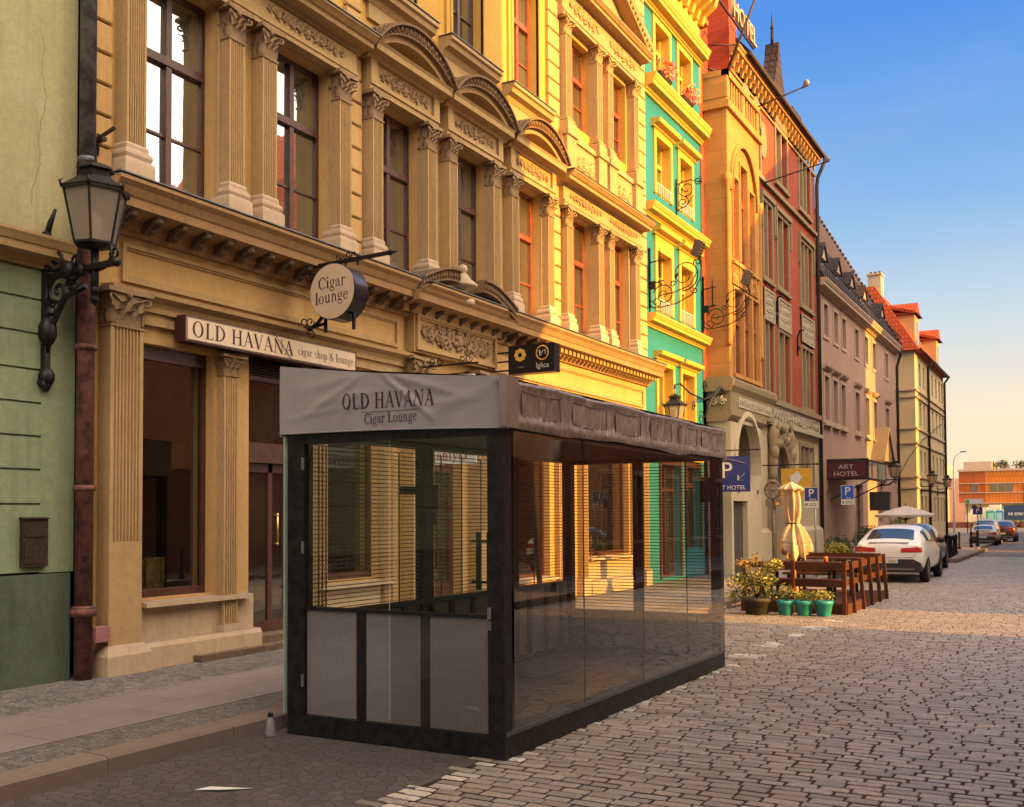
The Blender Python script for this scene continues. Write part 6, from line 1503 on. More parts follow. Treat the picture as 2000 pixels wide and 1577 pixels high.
def lantern(t, c, z0, z1, r0, r1, n=6, ph=0., s=1.0):
    f = MB(); g_ = MB()
    cs = lambda r, z, k: Vector((c[0]+r*math.cos(2*PI*k/n+ph), c[1]+r*math.sin(2*PI*k/n+ph), z))
    for k in range(n):
        f.bar(cs(r0,z0,k), cs(r1,z1,k), .022*s); f.bar(cs(r0,z0,k), cs(r0,z0,k+1), .03*s); f.bar(cs(r1,z1,k), cs(r1,z1,k+1), .04*s)
        f.tube([cs(r1*1.06,z1-.01*s,k), cs(r1*1.12,z1+.07*s,k), cs(r1*1.0,z1+.11*s,k)], [.02*s,.016*s,.004*s], 5)
        g_.add([cs(r0*.985,z0,k),cs(r0*.985,z0,k+1),cs(r1*.985,z1,k+1),cs(r1*.985,z1,k)], [(0,1,2,3)])
    f.lathe([(r1*1.05,z1),(r1*1.08,z1+.03*s),(r1*.72,z1+.13*s),(r1*.5,z1+.2*s),(r1*.5,z1+.27*s),(r1*.62,z1+.28*s),(r1*.6,z1+.31*s),(r1*.3,z1+.36*s),(.02*s,z1+.40*s),(.012*s,z1+.55*s),(0,z1+.56*s)], c, n, ph=ph, sm=False)
    f.lathe([(0,z0-.09*s),(.05*s,z0-.07*s),(r0*.7,z0-.03*s),(r0*1.02,z0)], c, n, ph=ph, sm=False)
    f.build('lantern_cage', M['iron'], t); g_.build('lantern_glass', M['frost'], t, False)
    b = MB(); b.lathe([(.03*s,z0),(.05*s,z0+.06*s),(.09*s,z0+.2*s),(.08*s,z0+.34*s),(.02*s,z0+.42*s)], c, 10); b.build('lamp_bulb', M['lampin'], t)
ll = thing('ornate_wall_lantern', 'large black ornate lantern on a scrolled iron bracket at the green house corner', 'wall lantern', (FX,6.9,3.9), world_parts=True)
lc = (-8.62, 6.95)
lantern(ll, lc, 4.55, 5.08, .20, .31, 6, R(10), .78)
f = MB()
f.bar((FX+.03,6.88,3.2),(FX+.03,6.88,4.75),.07); f.tube([(FX+.03,6.88,3.2),(FX+.05,6.88,3.1)], [.09,.02], 8); f.ell((FX+.05,6.88,3.25),(.08,.09,.1),8,5); f.ell((FX+.06,6.88,3.72),(.09,.1,.16),8,5); f.tube([(FX+.03,6.88,4.7),(FX+.06,6.9,4.85),(FX+.14,6.9,4.98)], [.03,.03,.015], 6)
f.bar((FX,6.9,4.28),(-8.3,6.93,4.33),.055); f.ell((-8.28,6.93,4.33),(.045,.05,.05),8,5); f.ell((FX+.35,6.9,4.32),(.10,.08,.10),8,5); f.ell((FX+.55,6.9,4.3),(.06,.06,.07),8,5)
f.tube([(FX+.04,6.88,3.5),(FX+.12,6.9,3.8),(FX+.3,6.9,4.05),(-8.72,6.93,4.14)], .03, 6)
f.tube([(lc[0],lc[1],4.0),(lc[0],lc[1],4.56)], .04, 8); f.lathe([(0,3.93),(.03,3.96),(.05,4.0),(.03,4.05),(.045,4.1),(.03,4.15)], lc, 8)
for sg in (-1,1):
    f.tube([(lc[0]+sg*.24,lc[1],4.52),(lc[0]+sg*.25,lc[1],4.4),(lc[0]+sg*.14,lc[1],4.3),(lc[0],lc[1],4.28)], .018, 6)
    f.tube([Vector((p.x,lc[1],p.z)) for p in spiral((lc[0]+sg*.29,0,4.44), (sg,0,0), (0,0,1), .07, 1.1, 14, PI, .3)], .014, 5)
for c_, r, e, a in (((FX+.2,4.12),.16,1,PI/2),((FX+.42,4.16),.1,-1,0),((FX+.16,4.45),.13,1,PI),((FX+.12,3.95),.1,1,0)): f.tube([Vector((p.x,6.9,p.z)) for p in spiral((c_[0],0,c_[1]), (e,0,0), (0,0,1), r, 1.4, 20, a, .2)], .02, 5)
for k in range(9): leaf(f, (FX+.2+rnd(-.1,.35),6.9,4.25+rnd(-.12,.12)), (rnd(-1,1),rnd(-.5,.5),rnd(-1,1)), (rnd(.2,1),0,rnd(-.5,1)), .05, .2, .06)
f.build('bracket', M['iron'], ll)
f = MB(); f.box(FX+.02,FX+.2,7.42,7.48,5.86,5.9); f.tube([(FX+.08,7.45,5.72),(FX+.1,7.45,5.95)], .02, 5); f.bar((FX+.1,7.45,5.9),(FX+.3,7.5,6.0),.03); tag(f.build('iron_stub', M['ironb']), 'small rusty iron stub sticking out of the ochre wall above the ornate lantern', 'iron hook')
tl = thing('scrolled_wall_lantern', 'brass coloured lantern on a curved iron arm before the turquoise wall', 'wall lantern', (FX,27.6,4.6), world_parts=True)
lantern(tl, (-8.92,24.6), 4.17, 4.56, .17, .27, 6, R(15), .75)
f = MB()
f.tube([(FX,28.2,5.05),(-8.7,28.0,5.22),(-8.6,27.2,5.15),(-8.68,26.2,4.85),(-8.8,25.4,4.95),(-8.88,24.9,5.15),(-8.92,24.6,5.08),(-8.92,24.6,4.98)], .022, 6)
f.tube([(-8.7,28.0,5.22),(-8.62,27.4,5.3),(-8.65,26.7,4.9),(-8.7,26.3,4.4)], [.06,.05,.05,.02], 6)
for c_, r in (((26.0,4.35),.22),((26.3,5.2),.2),((25.4,4.6),.15)): f.tube([Vector((-8.7,p.y,p.z)) for p in spiral((0,c_[0],c_[1]), (0,1,0), (0,0,1), r, 1.5, 20, 0, .2)], .012, 5)
f.build('bracket', M['iron'], tl)
for i, (y, lab) in enumerate(((57.1,'black wall lantern by the porch gable of the pinkish grey house'),(72.6,'black wall lantern at the corner of the cream house'),(81.2,'black wall lantern farthest down, near the end of the cream house'))):
    t = thing('street_wall_lantern', lab, 'wall lantern', (FX,y,4.0), group='wall lanterns down the street', world_parts=True)
    lantern(t, (-8.6,y), 3.75, 4.3, .2, .32, 6, 0., .9)
    f = MB(); f.tube([(FX,y,3.3),(-8.9,y,3.35),(-8.6,y,3.55),(-8.6,y,3.7)], .04, 6); f.bar((FX,y,3.6),(-8.3,y,3.62),.05); f.bar((FX+.02,y,3.1),(FX+.02,y,3.8),.06); f.build('bracket', M['iron'], t)
f = MB(); f.tube([(-8.6,57.1,3.4),(-8.9,64,5.0),(-9.1,72,6.6),(FX+.1,84,8.6)], .03, 5); tag(f.build('overhead_cable', M['black']), 'slack dark cable slanting up from the lantern to the cream corner house', 'cable')
# ================================================================== SIGNS
blue = solid('blue_sign', (.018,.035,.19), .4, var=.06); sw = solid('sign_white', (.66,.62,.56), .5, var=.04)
ps = thing('parking_projecting_sign', 'large dark blue projecting sign with a white P, arrow and roof line beside the arch', 'sign', (-8.3,27.4,2.4), world_parts=True)
f = MB(); f.box(-8.93,-7.83,27.4,27.44,2.43,3.40); f.build('board', blue, ps)
f = MB(); f.bar((FX,27.42,3.56),(-7.66,27.42,3.56),.03); f.tube([(-7.66,27.42,3.56),(-7.5,27.42,3.56)], [.03,.004], 5)
for x in (-8.8,-7.95): f.bar((x,27.42,3.4),(x,27.42,3.56),.02)
f.build('hanger', M['iron'], ps)
txt('P', .62, (-8.47,27.395,3.0), '-y', sw, ps, 'letter_p', ext=.004); txt('ART HOTEL', .165, (-8.38,27.395,2.54), '-y', sw, ps)
f = MB(); f.bar((-8.86,27.393,3.2),(-8.42,27.393,3.33),.035,h=.005); f.bar((-8.42,27.3925,3.33),(-7.96,27.3925,3.2),.035,h=.005)
f.bar((-7.97,27.393,2.93),(-8.14,27.393,2.75),.035,h=.005); f.bar((-8.15,27.3925,2.735),(-8.15,27.3925,2.88),.035,h=.005); f.bar((-8.16,27.392,2.74),(-8.01,27.392,2.74),.035,h=.005); f.build('arrow_and_roof', sw, ps)
ys = thing('yellow_hanging_sign', 'square mustard yellow hanging sign with a pale diamond shaped mark', 'sign', (-8,33,2.4), world_parts=True)
f = MB(); f.box(-8.42,-7.46,33,33.04,2.36,3.27); f.build('board', solid('mustard', (.60,.33,.03), .55, var=.08), ys)
f = MB(); f.bar((FX,33.02,3.39),(-7.3,33.02,3.39),.035); f.tube([(-7.3,33.02,3.39),(-7.15,33.02,3.39)], [.03,.005], 5)
for x in (-8.3,-7.6): f.bar((x,33.02,3.27),(x,33.02,3.39),.02)
f.build('hanger', M['iron'], ys)
f = MB(); f.prism([(-8.14,3.0),(-7.92,2.78),(-7.76,2.98),(-7.9,3.18)], 'y', 32.992, 33.0); f.prism([(-8.14,2.93),(-7.97,2.70),(-7.86,2.8),(-8.0,3.0)], 'y', 32.9885, 32.991); f.build('diamond_mark', sw, ys)
def park_sign(nm, lab, x0, x1, z0, z1, y, px, extra, base_z=.12, bent=False):
    t = thing(nm, lab, 'road sign', (px,y,base_z), group='blue parking signs', world_parts=True)
    f = MB(); f.box(x0,x1,y,y+.015,z0,z1); f.build('board', blue if not bent else solid('bright_blue_sign', (.015,.09,.42), .35, var=.06), t)
    f = MB()
    for q in ((x0,x1,z0,z0+.012),(x0,x1,z1-.012,z1),(x0,x0+.012,z0+.012,z1-.012),(x1-.012,x1,z0+.012,z1-.012)): f.box(q[0],q[1],y-.003,y,q[2],q[3])
    f.build('white_border', sw, t)
    f = MB(); f.box(x0+.005,x1-.005,y,y+.015,z0-.16,z0-.01); pl = f.build('supplementary_plate', sw, t)
    xm = (x0+x1)/2; txt('P', (z1-z0)*.8, (xm,y-.004,z0+(z1-z0)*.56), '-y', sw, t, 'letter_p')
    txt(extra, .07, (xm+.04,y-.004,z0+.055), '-y', sw, t)
    f = MB(); f.box(x0+.03,x0+.09,y-.003,y,z0-.12,z0-.05); f.box(x0+.12,x1-.04,y-.003,y,z0-.075,z0-.055); f.box(x0+.12,x1-.04,y-.003,y,z0-.12,z0-.1); f.build('plate_text', solid('green_grey_print', (.10,.14,.07), .6), pl)
    f = MB()
    if bent: f.tube([(xm,y+.03,z1-.1),(xm,y+.03,z0-.1),(px-.06,y+.03,z0-.12),(px,y+.03,z0-.22),(px,y+.03,base_z)], .028, 8)
    else: f.tube([(px,y+.03,base_z),(px,y+.03,z1)], .028, 8)
    f.build('pole', solid('galvanised_pole', (.33,.32,.31), .45, .6, .1), t)
park_sign('parking_sign', 'blue P sign with white supplementary plate on a straight pole by the closed parasol', -6.53,-6.16,2.15,2.53,28.0,-6.25,'Płatne')
park_sign('parking_sign', 'brighter blue P sign on a pole bent below the plate, before the hotel canopy', -6.76,-6.36,2.27,2.73,34.0,-6.33,'Płatny', bent=True)
cl = thing('signal_post', 'grey post topped by a round dial frame and boxes, left of the folded parasol', 'post', (-7.1,27,.12), world_parts=True)
f = MB(); f.tube([(-7.1,27,.12),(-7.1,27,2.72)], .05, 8); f.build('post', solid('taupe_post', (.17,.13,.10), .6), cl)
f = MB(); f.tube([(-7.1+.2*math.cos(2*PI*i/20),26.95,2.45+.22*math.sin(2*PI*i/20)) for i in range(21)], .03, 6, caps=False); f.bar((-7.3,26.95,2.45),(-6.9,26.95,2.45),.03); f.build('dial_frame', solid('taupe_metal', (.13,.10,.08), .6), cl)
f = MB(); f.box(-7.28,-7.12,26.9,27.05,2.02,2.22); f.box(-7.05,-6.88,26.9,27.05,2.02,2.22); f.bar((-7.28,27,2.3),(-6.88,27,2.3),.04); f.build('boxes', solid('grey_box', (.16,.13,.10), .6), cl)
f = MB(); f.box(-7.01,-6.92,26.895,26.9,2.05,2.12); f.build('yellow_sticker', ym, cl)
# ================================================================== TERRACE
M['plank'] = plaster('red_brown_planks', (.10,.04,.021), amt=.5, rough=.55, streak=True)
te = thing('terrace_fence', 'red brown wooden plank fence with leaning posts round a small street terrace', 'fence', (-4.7,19.1,0), world_parts=True)
ty0, ty1, tx0, tx1 = 19.1, 23.2, -5.62, -3.74
f = MB(); f.box(tx0,tx1,ty0,ty1,.02,.16); f.box(tx0-.03,tx1+.03,ty0-.03,ty0,.0,.19); f.box(tx1,tx1+.03,ty0,ty1,.0,.19); f.build('deck', M['plank'], te)
def lean(x, y, dx, dy, h=.96):
    f = MB(); f.bar((x+dx,y+dy,.0),(x,y,h),.065,h=.065); f.build('post', M['plank'], te)
for x in (tx0+.04,-4.68,tx1-.02): lean(x, ty0-.02, 0, -.04)
for y in (19.55,20.45,21.35,22.25,23.1): lean(tx1+.0, y, .06, 0, .95)
for x in (tx0+.04,-4.6): lean(x, ty1, 0, .0)
f = MB()
for z0, z1 in ((.78,.93),(.48,.61)): f.box(tx0,tx1-.06,ty0+.02,ty0+.05,z0,z1); f.box(tx0,tx1-.06,ty1-.05,ty1-.02,z0+.03,z1+.03)
for z0, z1 in ((.79,.92),(.50,.61)): f.box(tx1-.05,tx1-.02,ty0+.08,ty1,z0,z1)
f.build('rails', M['plank'], te)
def bench(loc, lab, L=1.5):
    t = thing('bench', lab, 'bench', loc, group='benches on the terrace')
    f = MB(); f.box(-L/2,L/2,-.16,-.01,.40,.44); f.box(-L/2,L/2,.01,.16,.40,.44); f.build('seat', M['plank'], t)
    for x in (-L/2+.12, L/2-.12):
        f = MB(); f.box(x-.03,x+.03,-.14,-.09,0,.4); f.box(x-.03,x+.03,.09,.14,0,.4); f.box(x-.02,x+.02,-.09,.09,.1,.15); f.build('leg', M['iron'], t)
def table(loc, lab, L=1.4):
    t = thing('table', lab, 'table', loc, group='tables on the terrace')
    f = MB()
    for k in range(4): f.box(-L/2,L/2,-.3+.152*k,-.155+.152*k,.70,.735)
    f.build('tabletop', M['plank'], t)
    for x in (-L/2+.15, L/2-.15):
        f = MB(); f.bar((x,-.25,0),(x,-.2,.7),.05); f.bar((x,.25,0),(x,.2,.7),.05); f.box(x-.02,x+.02,-.2,.2,.62,.66); f.build('leg', M['iron'], t)
bench((-4.75,19.55,.16), 'slatted wooden bench nearest the pots on the terrace'); table((-4.75,20.15,.16), 'slatted wooden table nearest the pots on the terrace'); bench((-4.75,21.7,.16), 'slatted wooden bench at the back of the terrace'); table((-4.75,22.35,.16), 'slatted wooden table at the back of the terrace')
f = MB(); f.lathe([(.035,.9),(.04,.98),(.03,1.0)], (-4.3,20.1), 10); tag(f.build('candle_glass', solid('orange_glass', (.7,.16,.03), .2)), 'small orange candle glass on the terrace table', 'candle')
# closed parasol
pa = thing('closed_parasol', 'folded cream parasol tied at its waist, standing on the wooden terrace', 'parasol', (-5.03,20.6,.16), world_parts=True)
f = MB(); f.tube([(-5.0,20.6,.16),(-5.05,20.6,2.45)], .024, 8); f.lathe([(.22,.16),(.22,.2),(.06,.24),(.05,.4)], (-5.0,20.6), 14); f.build('pole', M['trim'], pa)
def para(u, v):
    a = 2*PI*u; z = 1.02+1.43*v
    prof_ = [(0,.245),(.02,.262),(.10,.25),(.15,.232),(.155,.245),(.24,.21),(.36,.145),(.425,.10),(.46,.105),(.6,.14),(.75,.15),(.86,.135),(.88,.13),(.885,.24),(.92,.19),(.97,.09),(1,.01)]
    for (p0,r0),(p1,r1) in zip(prof_[:-1],prof_[1:]):
        if p0 <= v <= p1: r = r0+(r1-r0)*(v-p0)/(p1-p0); break
    fold = 1+(.28*(1-abs(v-.43)*.4))*math.sin(9*a+.9*math.sin(2*v*PI)+.6)*(.25 if v > .95 else 1)*(.6 if .38 < v < .48 else 1)+.12*math.sin(3*a+5*v)+.09*math.sin(17*a+4*v)*(1 if v < .4 else .5)
    drop = (.09*math.sin(a*2+.5)+.05*math.sin(5*a))*max(0,.2-v)/.2
    return (-5.06+.06*(1-v)+r*fold*math.cos(a), 20.6+r*fold*math.sin(a), z+drop-.05*(1-v)*math.sin(8*a)*(v<.12))
f = MB(); f.grid(para, 96, 60); f.build('canopy', solid('cream_canvas', (.58,.42,.25), .85, var=.15, vs=6, bmp=.25, bs=120, spec=.1), pa, False)
f = MB(); f.tube([(-5.04+.115*math.cos(2*PI*i/20),20.6+.115*math.sin(2*PI*i/20),1.63) for i in range(21)], .014, 5, caps=False); f.build('tie', M['ironb'], pa)
# pots
def plant_leaves(t, c, spec):
    spec = [(nm, m, [(a[0],a[1],a[2],a[3],int(a[4]*2.1),a[5]*.72) for a in args]) for nm, m, args in spec]
    for nm, m, args in spec:
        q = MB()
        for a in args: leaves(q, (c[0]+a[0],c[1]+a[1],a[2]), a[3], a[4], a[5])
        q.build(nm, m, t, False)
turq = solid('turquoise_pot', (.025,.30,.32), .45, var=.08, vs=9)
def pot(x, y, r, h, m, lab, grp=None):
    t = thing('flower_pot', lab, 'flower pot', (x,y,0), group=grp, world_parts=True)
    f = MB(); f.lathe([(r*.68,0),(r*.72,.01),(r*.92,h*.74),(r*1.0,h*.76),(r*1.02,h),(r*.92,h),(r*.86,h*.9),(0,h*.9)], (x,y), 24); f.build('pot', m, t)
    return t
g0 = 'turquoise pots in a row'
t = pot(-4.70,18.62,.165,.265,turq,'turquoise pot with a dry drooping plant, next to the big black tub', g0)
q = MB()
for k in range(26):
    a = rnd(0,2*PI); d = Vector((math.cos(a),math.sin(a),0)); q.tube([Vector((-4.70,18.62,.24))+d*.04, Vector((-4.70,18.62,.42+rnd(0,.1)))+d*.08, Vector((-4.70,18.62,.40+rnd(-.1,.1)))+d*.17], [.005,.004,.002], 4)
q.build('dry_stalks', solid('straw', (.35,.22,.08), .8, var=.3), t); plant_leaves(t, (-4.70,18.62), [('leaves', M['leaf'], [(0,0,.42,(.14,.14,.16),60,.04),(-.13,0,.35,(.06,.06,.1),20,.045)])])
t = pot(-4.38,18.66,.165,.27,turq,'middle turquoise pot with low green trailing plant', g0)
plant_leaves(t, (-4.38,18.66), [('leaves', M['leaf'], [(0,0,.34,(.2,.17,.11),150,.03)]), ('yellow_leaves', M['leafy'], [(-.08,-.05,.38,(.16,.12,.08),50,.028)])])
t = pot(-4.05,18.70,.165,.275,turq,'turquoise pot with bright yellow green plant spilling over its rim, nearest the fence corner', g0)
plant_leaves(t, (-4.05,18.70), [('leaves', M['leafy'], [(-.04,-.04,.37,(.2,.17,.10),150,.03),(-.14,-.08,.22,(.08,.06,.12),50,.026)]), ('dark_leaves', M['leaf'], [(.02,.02,.36,(.2,.17,.1),70,.03)])])
t = pot(-5.20,18.55,.27,.30,solid('black_tub', (.03,.024,.018), .7, var=.3),'big black tub with a tall bush turning yellow and russet')
q = MB()
for k in range(7):
    a = k*.9; p = Vector((-5.2,18.55,.28)); pts = [p]
    for s in range(4): p = p+Vector((.10*math.cos(a)*rnd(.3,1.2),.08*math.sin(a),.17+rnd(-.03,.03))); pts.append(p)
    q.tube(pts, [.012,.01,.008,.006,.003], 5)
q.build('stems', M['ironb'], t)
plant_leaves(t, (-5.2,18.55), [('leaves', M['leaf'], [(-.2,0,.36,(.28,.2,.1),80,.045),(.25,0,.36,(.2,.15,.1),50,.04),(-.25,.05,.62,(.2,.15,.13),60,.05),(.15,0,.6,(.25,.2,.15),50,.05)]),('yellow_leaves', M['leafy'], [(-.3,-.05,.58,(.25,.2,.15),80,.05),(.3,0,.88,(.22,.15,.12),70,.055),(-.45,-.05,.33,(.12,.1,.12),26,.045),(0,0,.5,(.3,.2,.2),60,.05),(.1,-.05,.7,(.25,.2,.12),40,.05)]),('russet_leaves', M['leafr'], [(-.2,0,.92,(.25,.18,.1),45,.045),(.05,0,.75,(.2,.15,.2),30,.045),(-.02,0,1.02,(.08,.08,.12),26,.04),(-.15,-.05,.5,(.15,.12,.1),40,.045)])])
t = thing('notice_card', 'small pale card clipped to the plank fence behind the russet bush', 'card', (-5.45,19.05,.5), world_parts=True)
f = MB(); f.box(-5.55,-5.18,19.08,19.09,.55,.82); f.build('card', M['hotelbase'], t)
# shrubs farther on
def shrub(x, y, r, z, m, lab, n=1300, s=.045):
    t = thing('shrub', lab, 'shrub', (x,y,.12), world_parts=True)
    f = MB(); f.lathe([(r*.5,.12),(r*.62,.45),(r*.66,.48),(0,.47)], (x,y), 12); f.build('planter', M['ironb'], t)
    q = MB(); q.tube([(x,y,.4),(x,y,z)], .03, 5); q.build('stem', M['ironb'], t)
    q = MB()
    for k in range(6): leaves(q, (x+rnd(-.3,.3)*r,y+rnd(-.3,.3)*r,z+rnd(-.2,.2)*r), (r*.75,)*3, n//6, s)
    q.build('foliage', m, t, False)
shrub(-7.0,34.5,.5,.75,M['leafd'],'round dark green shrub left of the bent pole parking sign')
shrub(-6.35,36.5,.6,.95,M['leafd'],'taller dark shrub directly left of the white car')
shrub(-6.0,29.4,.35,.78,M['leafy'],'yellow leaved plant in a planter beside the white car tail')
shrub(-6.9,46.5,.6,1.1,M['leaf'],'green bush beneath the open parasol')
# open parasol
op = thing('open_parasol', 'open off white square parasol beyond the parked cars', 'parasol', (-5.95,42,.1), world_parts=True)
f = MB(); cx_, cy_ = -5.95, 42.0; n = 8
vs = [(cx_,cy_,2.12)]; 
for rr, zz in ((.45,2.0),(1.15,1.76)):
    for k in range(n): a = 2*PI*k/n+PI/8; q_ = 1 if rr < 1 else 1.0; vs.append((cx_+rr*math.cos(a),cy_+rr*math.sin(a),zz-(.0)))
f.add(vs, [(0,1+k,1+(k+1)%n) for k in range(n)]+[(1+k,9+k,9+(k+1)%n,1+(k+1)%n) for k in range(n)])
f.add([(x,y,z-.02) for x,y,z in vs], [(0,1+k,1+(k+1)%n) for k in range(n)]+[(1+k,9+k,9+(k+1)%n,1+(k+1)%n) for k in range(n)])
for k in range(n): f.add([vs[9+k],vs[9+(k+1)%n],(vs[9+(k+1)%n][0],vs[9+(k+1)%n][1],1.68),(vs[9+k][0],vs[9+k][1],1.68)], [(0,1,2,3)])
f.build('canopy', solid('offwhite_canvas', (.52,.44,.38), .8), op, False)
f = MB(); f.tube([(cx_,cy_,.1),(cx_,cy_,2.2)], .03, 8)
for k in range(n): a = 2*PI*k/n+PI/8; f.bar((cx_,cy_,1.55),(cx_+.8*math.cos(a),cy_+.8*math.sin(a),1.86),.02)
f.build('pole', M['ironb'], op)
# ================================================================== BOLLARDS on the near side
for (x, y, lab) in ((-4.45,41.2,'nearest bollard of the tight row past the grey car'),(-4.47,42.3,'second bollard from the near end of the tight row'),(-4.52,43.6,'middle bollard of the tight row past the grey car'),(-4.55,44.9,'fourth bollard from the near end of the tight row'),(-4.62,46.4,'farthest bollard of the tight row past the grey car'),(-5.15,53.2,'lone bollard between the tight row and the far cars'),(-4.9,56.2,'bollard just left of the far white car'),(-4.75,57.9,'bollard in front of the far white car'),(-5.95,51.2,'lone bollard nearer the cream house wall')):
    bollard((x,y,.11), lab, 'bollards on the near pavement')
# ================================================================== CARS
def make_car(nm, lab, loc, rz, paint, dims=(1,1,1), suv=True, plate='POT TAX1', grp='cars parked along the kerb'):
    t = thing(nm, lab, 'car', loc, rz, grp)
    k = 1 if suv else .93
    S = [(-.02,.42,.68,.66,.76,.88,.70,.94,.55),(.06,.33,.80,.70,.87,.97,.80,1.02,.62),(.24,.27,.86,.72,.895,1.0,.83,1.07,.62),(.55,.25,.88,.72,.90,1.0,.84,1.22,.61),(.98,.25,.885,.72,.90,1.0,.845,1.38,.60),(1.55,.25,.885,.72,.90,.99,.845,1.455,.60),(2.2,.25,.885,.71,.90,.97,.845,1.44,.60),(2.75,.25,.885,.70,.90,.95,.84,1.29,.60),(3.2,.25,.885,.69,.90,.93,.82,1.03,.62),(3.8,.26,.87,.66,.885,.87,.78,.93,.58),(4.2,.30,.80,.6,.84,.78,.70,.84,.5),(4.32,.38,.66,.56,.70,.70,.6,.75,.4)]
    if not suv: S = [(y,zb,w0,zm,w1,zbt*.95 if zbt else 0,w2,(zr if zr < 1.1 else 1.1+(zr-1.1)*.82)*.97,w3) for (y,zb,w0,zm,w1,zbt,w2,zr,w3) in S]
    def ring_(s):
        y,zb,w0,zm,w1,zbt,w2,zr,w3 = s
        h = [(0,zb),(w0*.85,zb),(w0,zb+.1),(w1,zm),(w2,zbt),((w2+w3)/2+.03,(zbt+zr)/2+.01),(w3,zr-.035),(w3*.55,zr),(0,zr+.008)]
        return [(x,y,z) for x,z in h]+[(-x,y,z) for x,z in h[-2:0:-1]]
    b = MB(); n = 16; rs_ = [ring_(s) for s in S]
    b.add([p for r in rs_ for p in r], [(i*n+j,i*n+(j+1)%n,(i+1)*n+(j+1)%n,(i+1)*n+j) for i in range(len(S)-1) for j in range(n)]+[tuple(range(n))[::-1], tuple((len(S)-1)*n+j for j in range(n))], 0, True)
    o = b.build('body', paint, t); md = o.modifiers.new('round', 'SUBSURF'); md.levels = 2; md.render_levels = 2
    def wrap(ob, tgt, off):
        md = ob.modifiers.new('fit', 'SHRINKWRAP'); md.target = tgt; md.wrap_method = 'NEAREST_SURFACEPOINT'; md.wrap_mode = 'ABOVE_SURFACE'; md.offset = off
    ip = lambda y: next(tuple(a+(c-a)*(y-s0[0])/(s1[0]-s0[0]) for a, c in zip(s0, s1)) for s0, s1 in zip(S[:-1], S[1:]) if s0[0] <= y <= s1[0])
    g_ = MB()
    def rw(u, v):
        y = .33+.62*v; s = ip(y); w = (.60-.07*v)*(1 - .0) ; x = (2*u-1)*w*(1-.10*(1-v)*0)
        edge = 1-abs(2*u-1)**6*.0
        return (x, y-.035, s[7]+.012-.05*(abs(2*u-1)**3)+(-.0))
    g_.grid(rw, 20, 10); wrap(g_.build('rear_window', M['carglass'], t, False), o, .006)
    for sg in (-1,1):
        q = MB()
        def sw_(u, v, sg=sg):
            y = .95+2.0*u; s = ip(y); top = s[7]-.075; bot = s[5]+.035; z = bot+(top-bot)*v*(1-.0); tt = (z-s[5])/(s[7]-s[5]); x = s[6]+(s[8]-s[6])*tt
            return (sg*(x+.022+.03*math.sin(PI*min(1,tt))), y, z)
        q.grid(sw_, 20, 8); wrap(q.build('side_window', M['carglass'], t, False), o, .006)
        q = MB(); q.grid(lambda u,v,sg=sg: (sg*(.32+.52*u), -.03+.16*max(0,u-.4)**1.3, (.775 if suv else .73)+(.10+.035*u)*v), 14, 6)
        wrap(q.build('tail_light', M['tail'], t, False), o, .014)
        q = MB(); q.bar((sg*.86,2.62,.98),(sg*.98,2.62,1.0),.03); q.ell((sg*1.0,2.6,1.02),(.09,.06,.07),8,5); q.build('wing_mirror', M['black'], t)
        for yw in (.72,3.42):
            rad = .33 if suv else .29; xo = sg*.80
            q = MB(); pr = [(rad*.62,-.1),(rad*.95,-.1),(rad,-.07),(rad,.07),(rad*.95,.1),(rad*.62,.1)]; m_ = 22; vs = []
            for r, xx in pr:
                for j in range(m_): a = 2*PI*j/m_; vs.append((xo+sg*xx,yw+r*math.cos(a),rad+r*math.sin(a)))
            q.add(vs, [(i*m_+j,i*m_+(j+1)%m_,((i+1)%6)*m_+(j+1)%m_,((i+1)%6)*m_+j) for i in range(6) for j in range(m_)], 0, True); w_ = q.build('wheel', M['rubber'], t)
            q = MB()
            for j in range(5): a = 2*PI*j/5; q.bar((xo+sg*.08,yw,rad),(xo+sg*.07,yw+rad*.62*math.cos(a),rad+rad*.62*math.sin(a)),.05)
            q.tube([(xo+sg*.075,yw+rad*.62*math.cos(2*PI*j/20),rad+rad*.62*math.sin(2*PI*j/20)) for j in range(21)], .025, 5, caps=False); q.ell((xo+sg*.06,yw,rad),(.05,.06,.06),8,4); q.build('rim', M['lead'], w_)
            q = MB(); q.prism([(yw+(rad+.055)*math.cos(PI*j/14),rad+(rad+.055)*math.sin(PI*j/14)) for j in range(15)], 'x', xo-.06 if sg > 0 else xo-.085, xo+.085 if sg > 0 else xo+.06); q.build('wheel_arch', M['black'], t)
    q = MB(); q.prism([(-.82,.30),(.82,.30),(.80,.50),(.62,.60),(-.62,.60),(-.80,.50)], 'y', -.045, .3); q.build('bumper', M['carblack'], t)
    q = MB(); q.prism([(-.62,.33),(.62,.33),(.66,.37),(-.66,.37)], 'y', -.06, .0); q.build('bumper_trim', M['lead'], t)
    q = MB(); q.box(-.24,.24,-.058,-.04,.50,.60); p_ = q.build('number_plate', sw, t)
    if plate: 
        l_ = txt(plate, .095, (0,-.0615,.55), '-y', M['black'], t)
    q = MB(); sm_ = [(-.70,.955),(-.71,.84),(-.66,.70),(-.60,.635),(.60,.635),(.66,.70),(.71,.84),(.70,.955)]
    for (xa,za),(xb,zb_) in zip(sm_[:-1], sm_[1:]):
        q.grid(lambda u,v,xa=xa,za=za,xb=xb,zb_=zb_: (xa+(xb-xa)*u+(.010*(v-.5) if abs(xb-xa) < .2 else 0), -.05, za+(zb_-za)*u+(.010*(v-.5) if abs(xb-xa) >= .2 else 0)), 10, 1)
    wrap(q.build('tailgate_seam', M['carblack'], t, False), o, .004)
    q = MB()
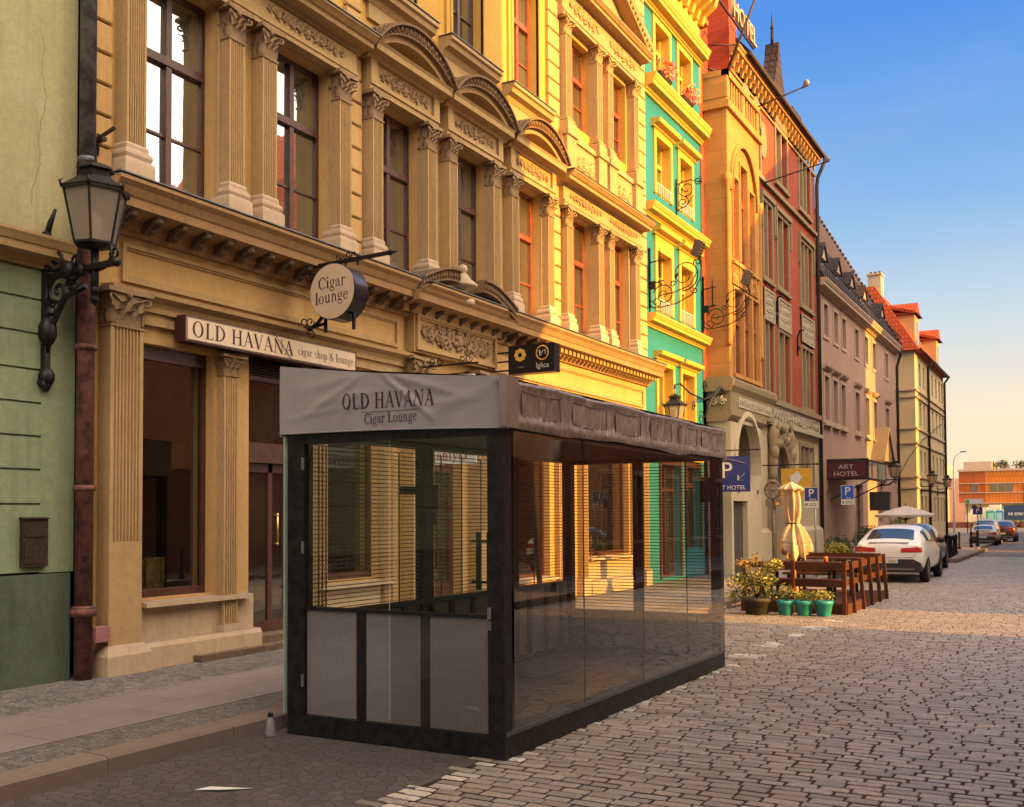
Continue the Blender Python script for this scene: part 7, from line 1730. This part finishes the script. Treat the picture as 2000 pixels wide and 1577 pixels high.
    for sg in (-1,1): q.grid(lambda u,v,sg=sg: (sg*(.58+.18*u), -.06, .505+.035*v), 4, 1)
    wrap(q.build('reflector', M['tail'], t, False), o, .05)
    q = MB(); q.box(-.5,.5,.02,.10,1.008,1.03); q.build('spoiler', paint, t)
    q = MB(); q.tube([(.045*math.cos(2*PI*i/16),.03,.86+.045*math.sin(2*PI*i/16)) for i in range(17)], .008, 5, caps=False)
    for i in range(3): a = PI/2+2*PI*i/3; q.bar((0,.03,.86),(.042*math.cos(a),.03,.86+.042*math.sin(a)),.008)
    q.build('badge', M['lead'], t)
    t.scale = dims
    return t
M['carglass'] = pane_mat('car_glass', (.02,.025,.035), .12); M['tail'] = solid('tail_lamp_red', (.42,.015,.02), .2, coat=.6); M['rubber'] = solid('tyre_rubber', (.012,.011,.011), .85); M['carblack'] = solid('black_cladding', (.02,.018,.018), .55)
pw = solid('white_car_paint', (.74,.71,.65), .25, var=.04, vs=2, coat=.5); pg = solid('grey_car_paint', (.09,.08,.085), .3, .3, .05, 2, coat=.5); pd = solid('dark_car_paint', (.035,.03,.035), .3, .2, .05, 2, coat=.5); pr_ = solid('dark_red_car_paint', (.10,.03,.03), .3, .2, .05, 2, coat=.5); pv = solid('silver_car_paint', (.36,.33,.31), .35, .5, .05, 2, coat=.5)
make_car('parked_car', 'white sloping roofed car parked just behind the wooden terrace', (-4.48,28.45,0), 0, pw, (1,1,1.04))
make_car('parked_car', 'grey tall car parked in front of the white one, mostly hidden', (-4.86,33.6,0), 0, pg, (1.0,1.0,1.04), plate=None)
make_car('parked_car', 'far white hatchback, nearest of the three cars down the street', (-4.92,63.4,0), 0, solid('pale_car_paint', (.5,.43,.38), .3, var=.05, coat=.5), (.82,.9,.86), False, None)
make_car('parked_car', 'silver roofed dark car behind and left of the far white hatchback', (-5.35,70.5,0), 0, pv, (.9,.9,1.0), True, None)
make_car('parked_car', 'dark red car right behind the far white hatchback', (-4.45,71.5,0), 0, pr_, (.85,.9,.98), False, None)
f = thing('far_parking_sign', 'small dark blue P sign on a thin pole beside the far white hatchback', 'road sign', (-4.85,58.2,.1), world_parts=True)
q = MB(); q.tube([(-4.75,58.4,.0),(-4.75,58.4,2.05)], .03, 6); q.build('pole', M['lead'], f); q = MB(); q.box(-4.98,-4.52,58.36,58.38,1.75,2.12); q.build('board', blue, f); txt('P', .32, (-4.75,58.355,1.94), '-y', sw, f)
# shop-window figure behind the glass of the ochre house
mq = thing('mannequin', 'headless looking shop mannequin in a flowered top inside the sunlit shop window', 'mannequin', (FX-.7,21.0,.9), world_parts=True)
q = MB(); c_ = (FX-.55,20.9); q.lathe([(.14,.95),(.17,1.15),(.15,1.5),(.125,1.75),(.15,1.95),(.19,2.15),(.17,2.28),(.07,2.36),(.05,2.46),(.085,2.56),(.09,2.68),(.05,2.78),(0,2.8)], c_, 16, sx=.75, sy=1.1); q.build('body', M['white'], mq)
q = MB(); q.lathe([(.165,1.45),(.14,1.75),(.165,1.95),(.205,2.15),(.19,2.28),(.09,2.35)], c_, 16, sx=.8, sy=1.12); q.build('flowered_top', brick('flower_print', (.10,.03,.03), (.45,.25,.2), (.05,.05,.04), .09, .07), mq)
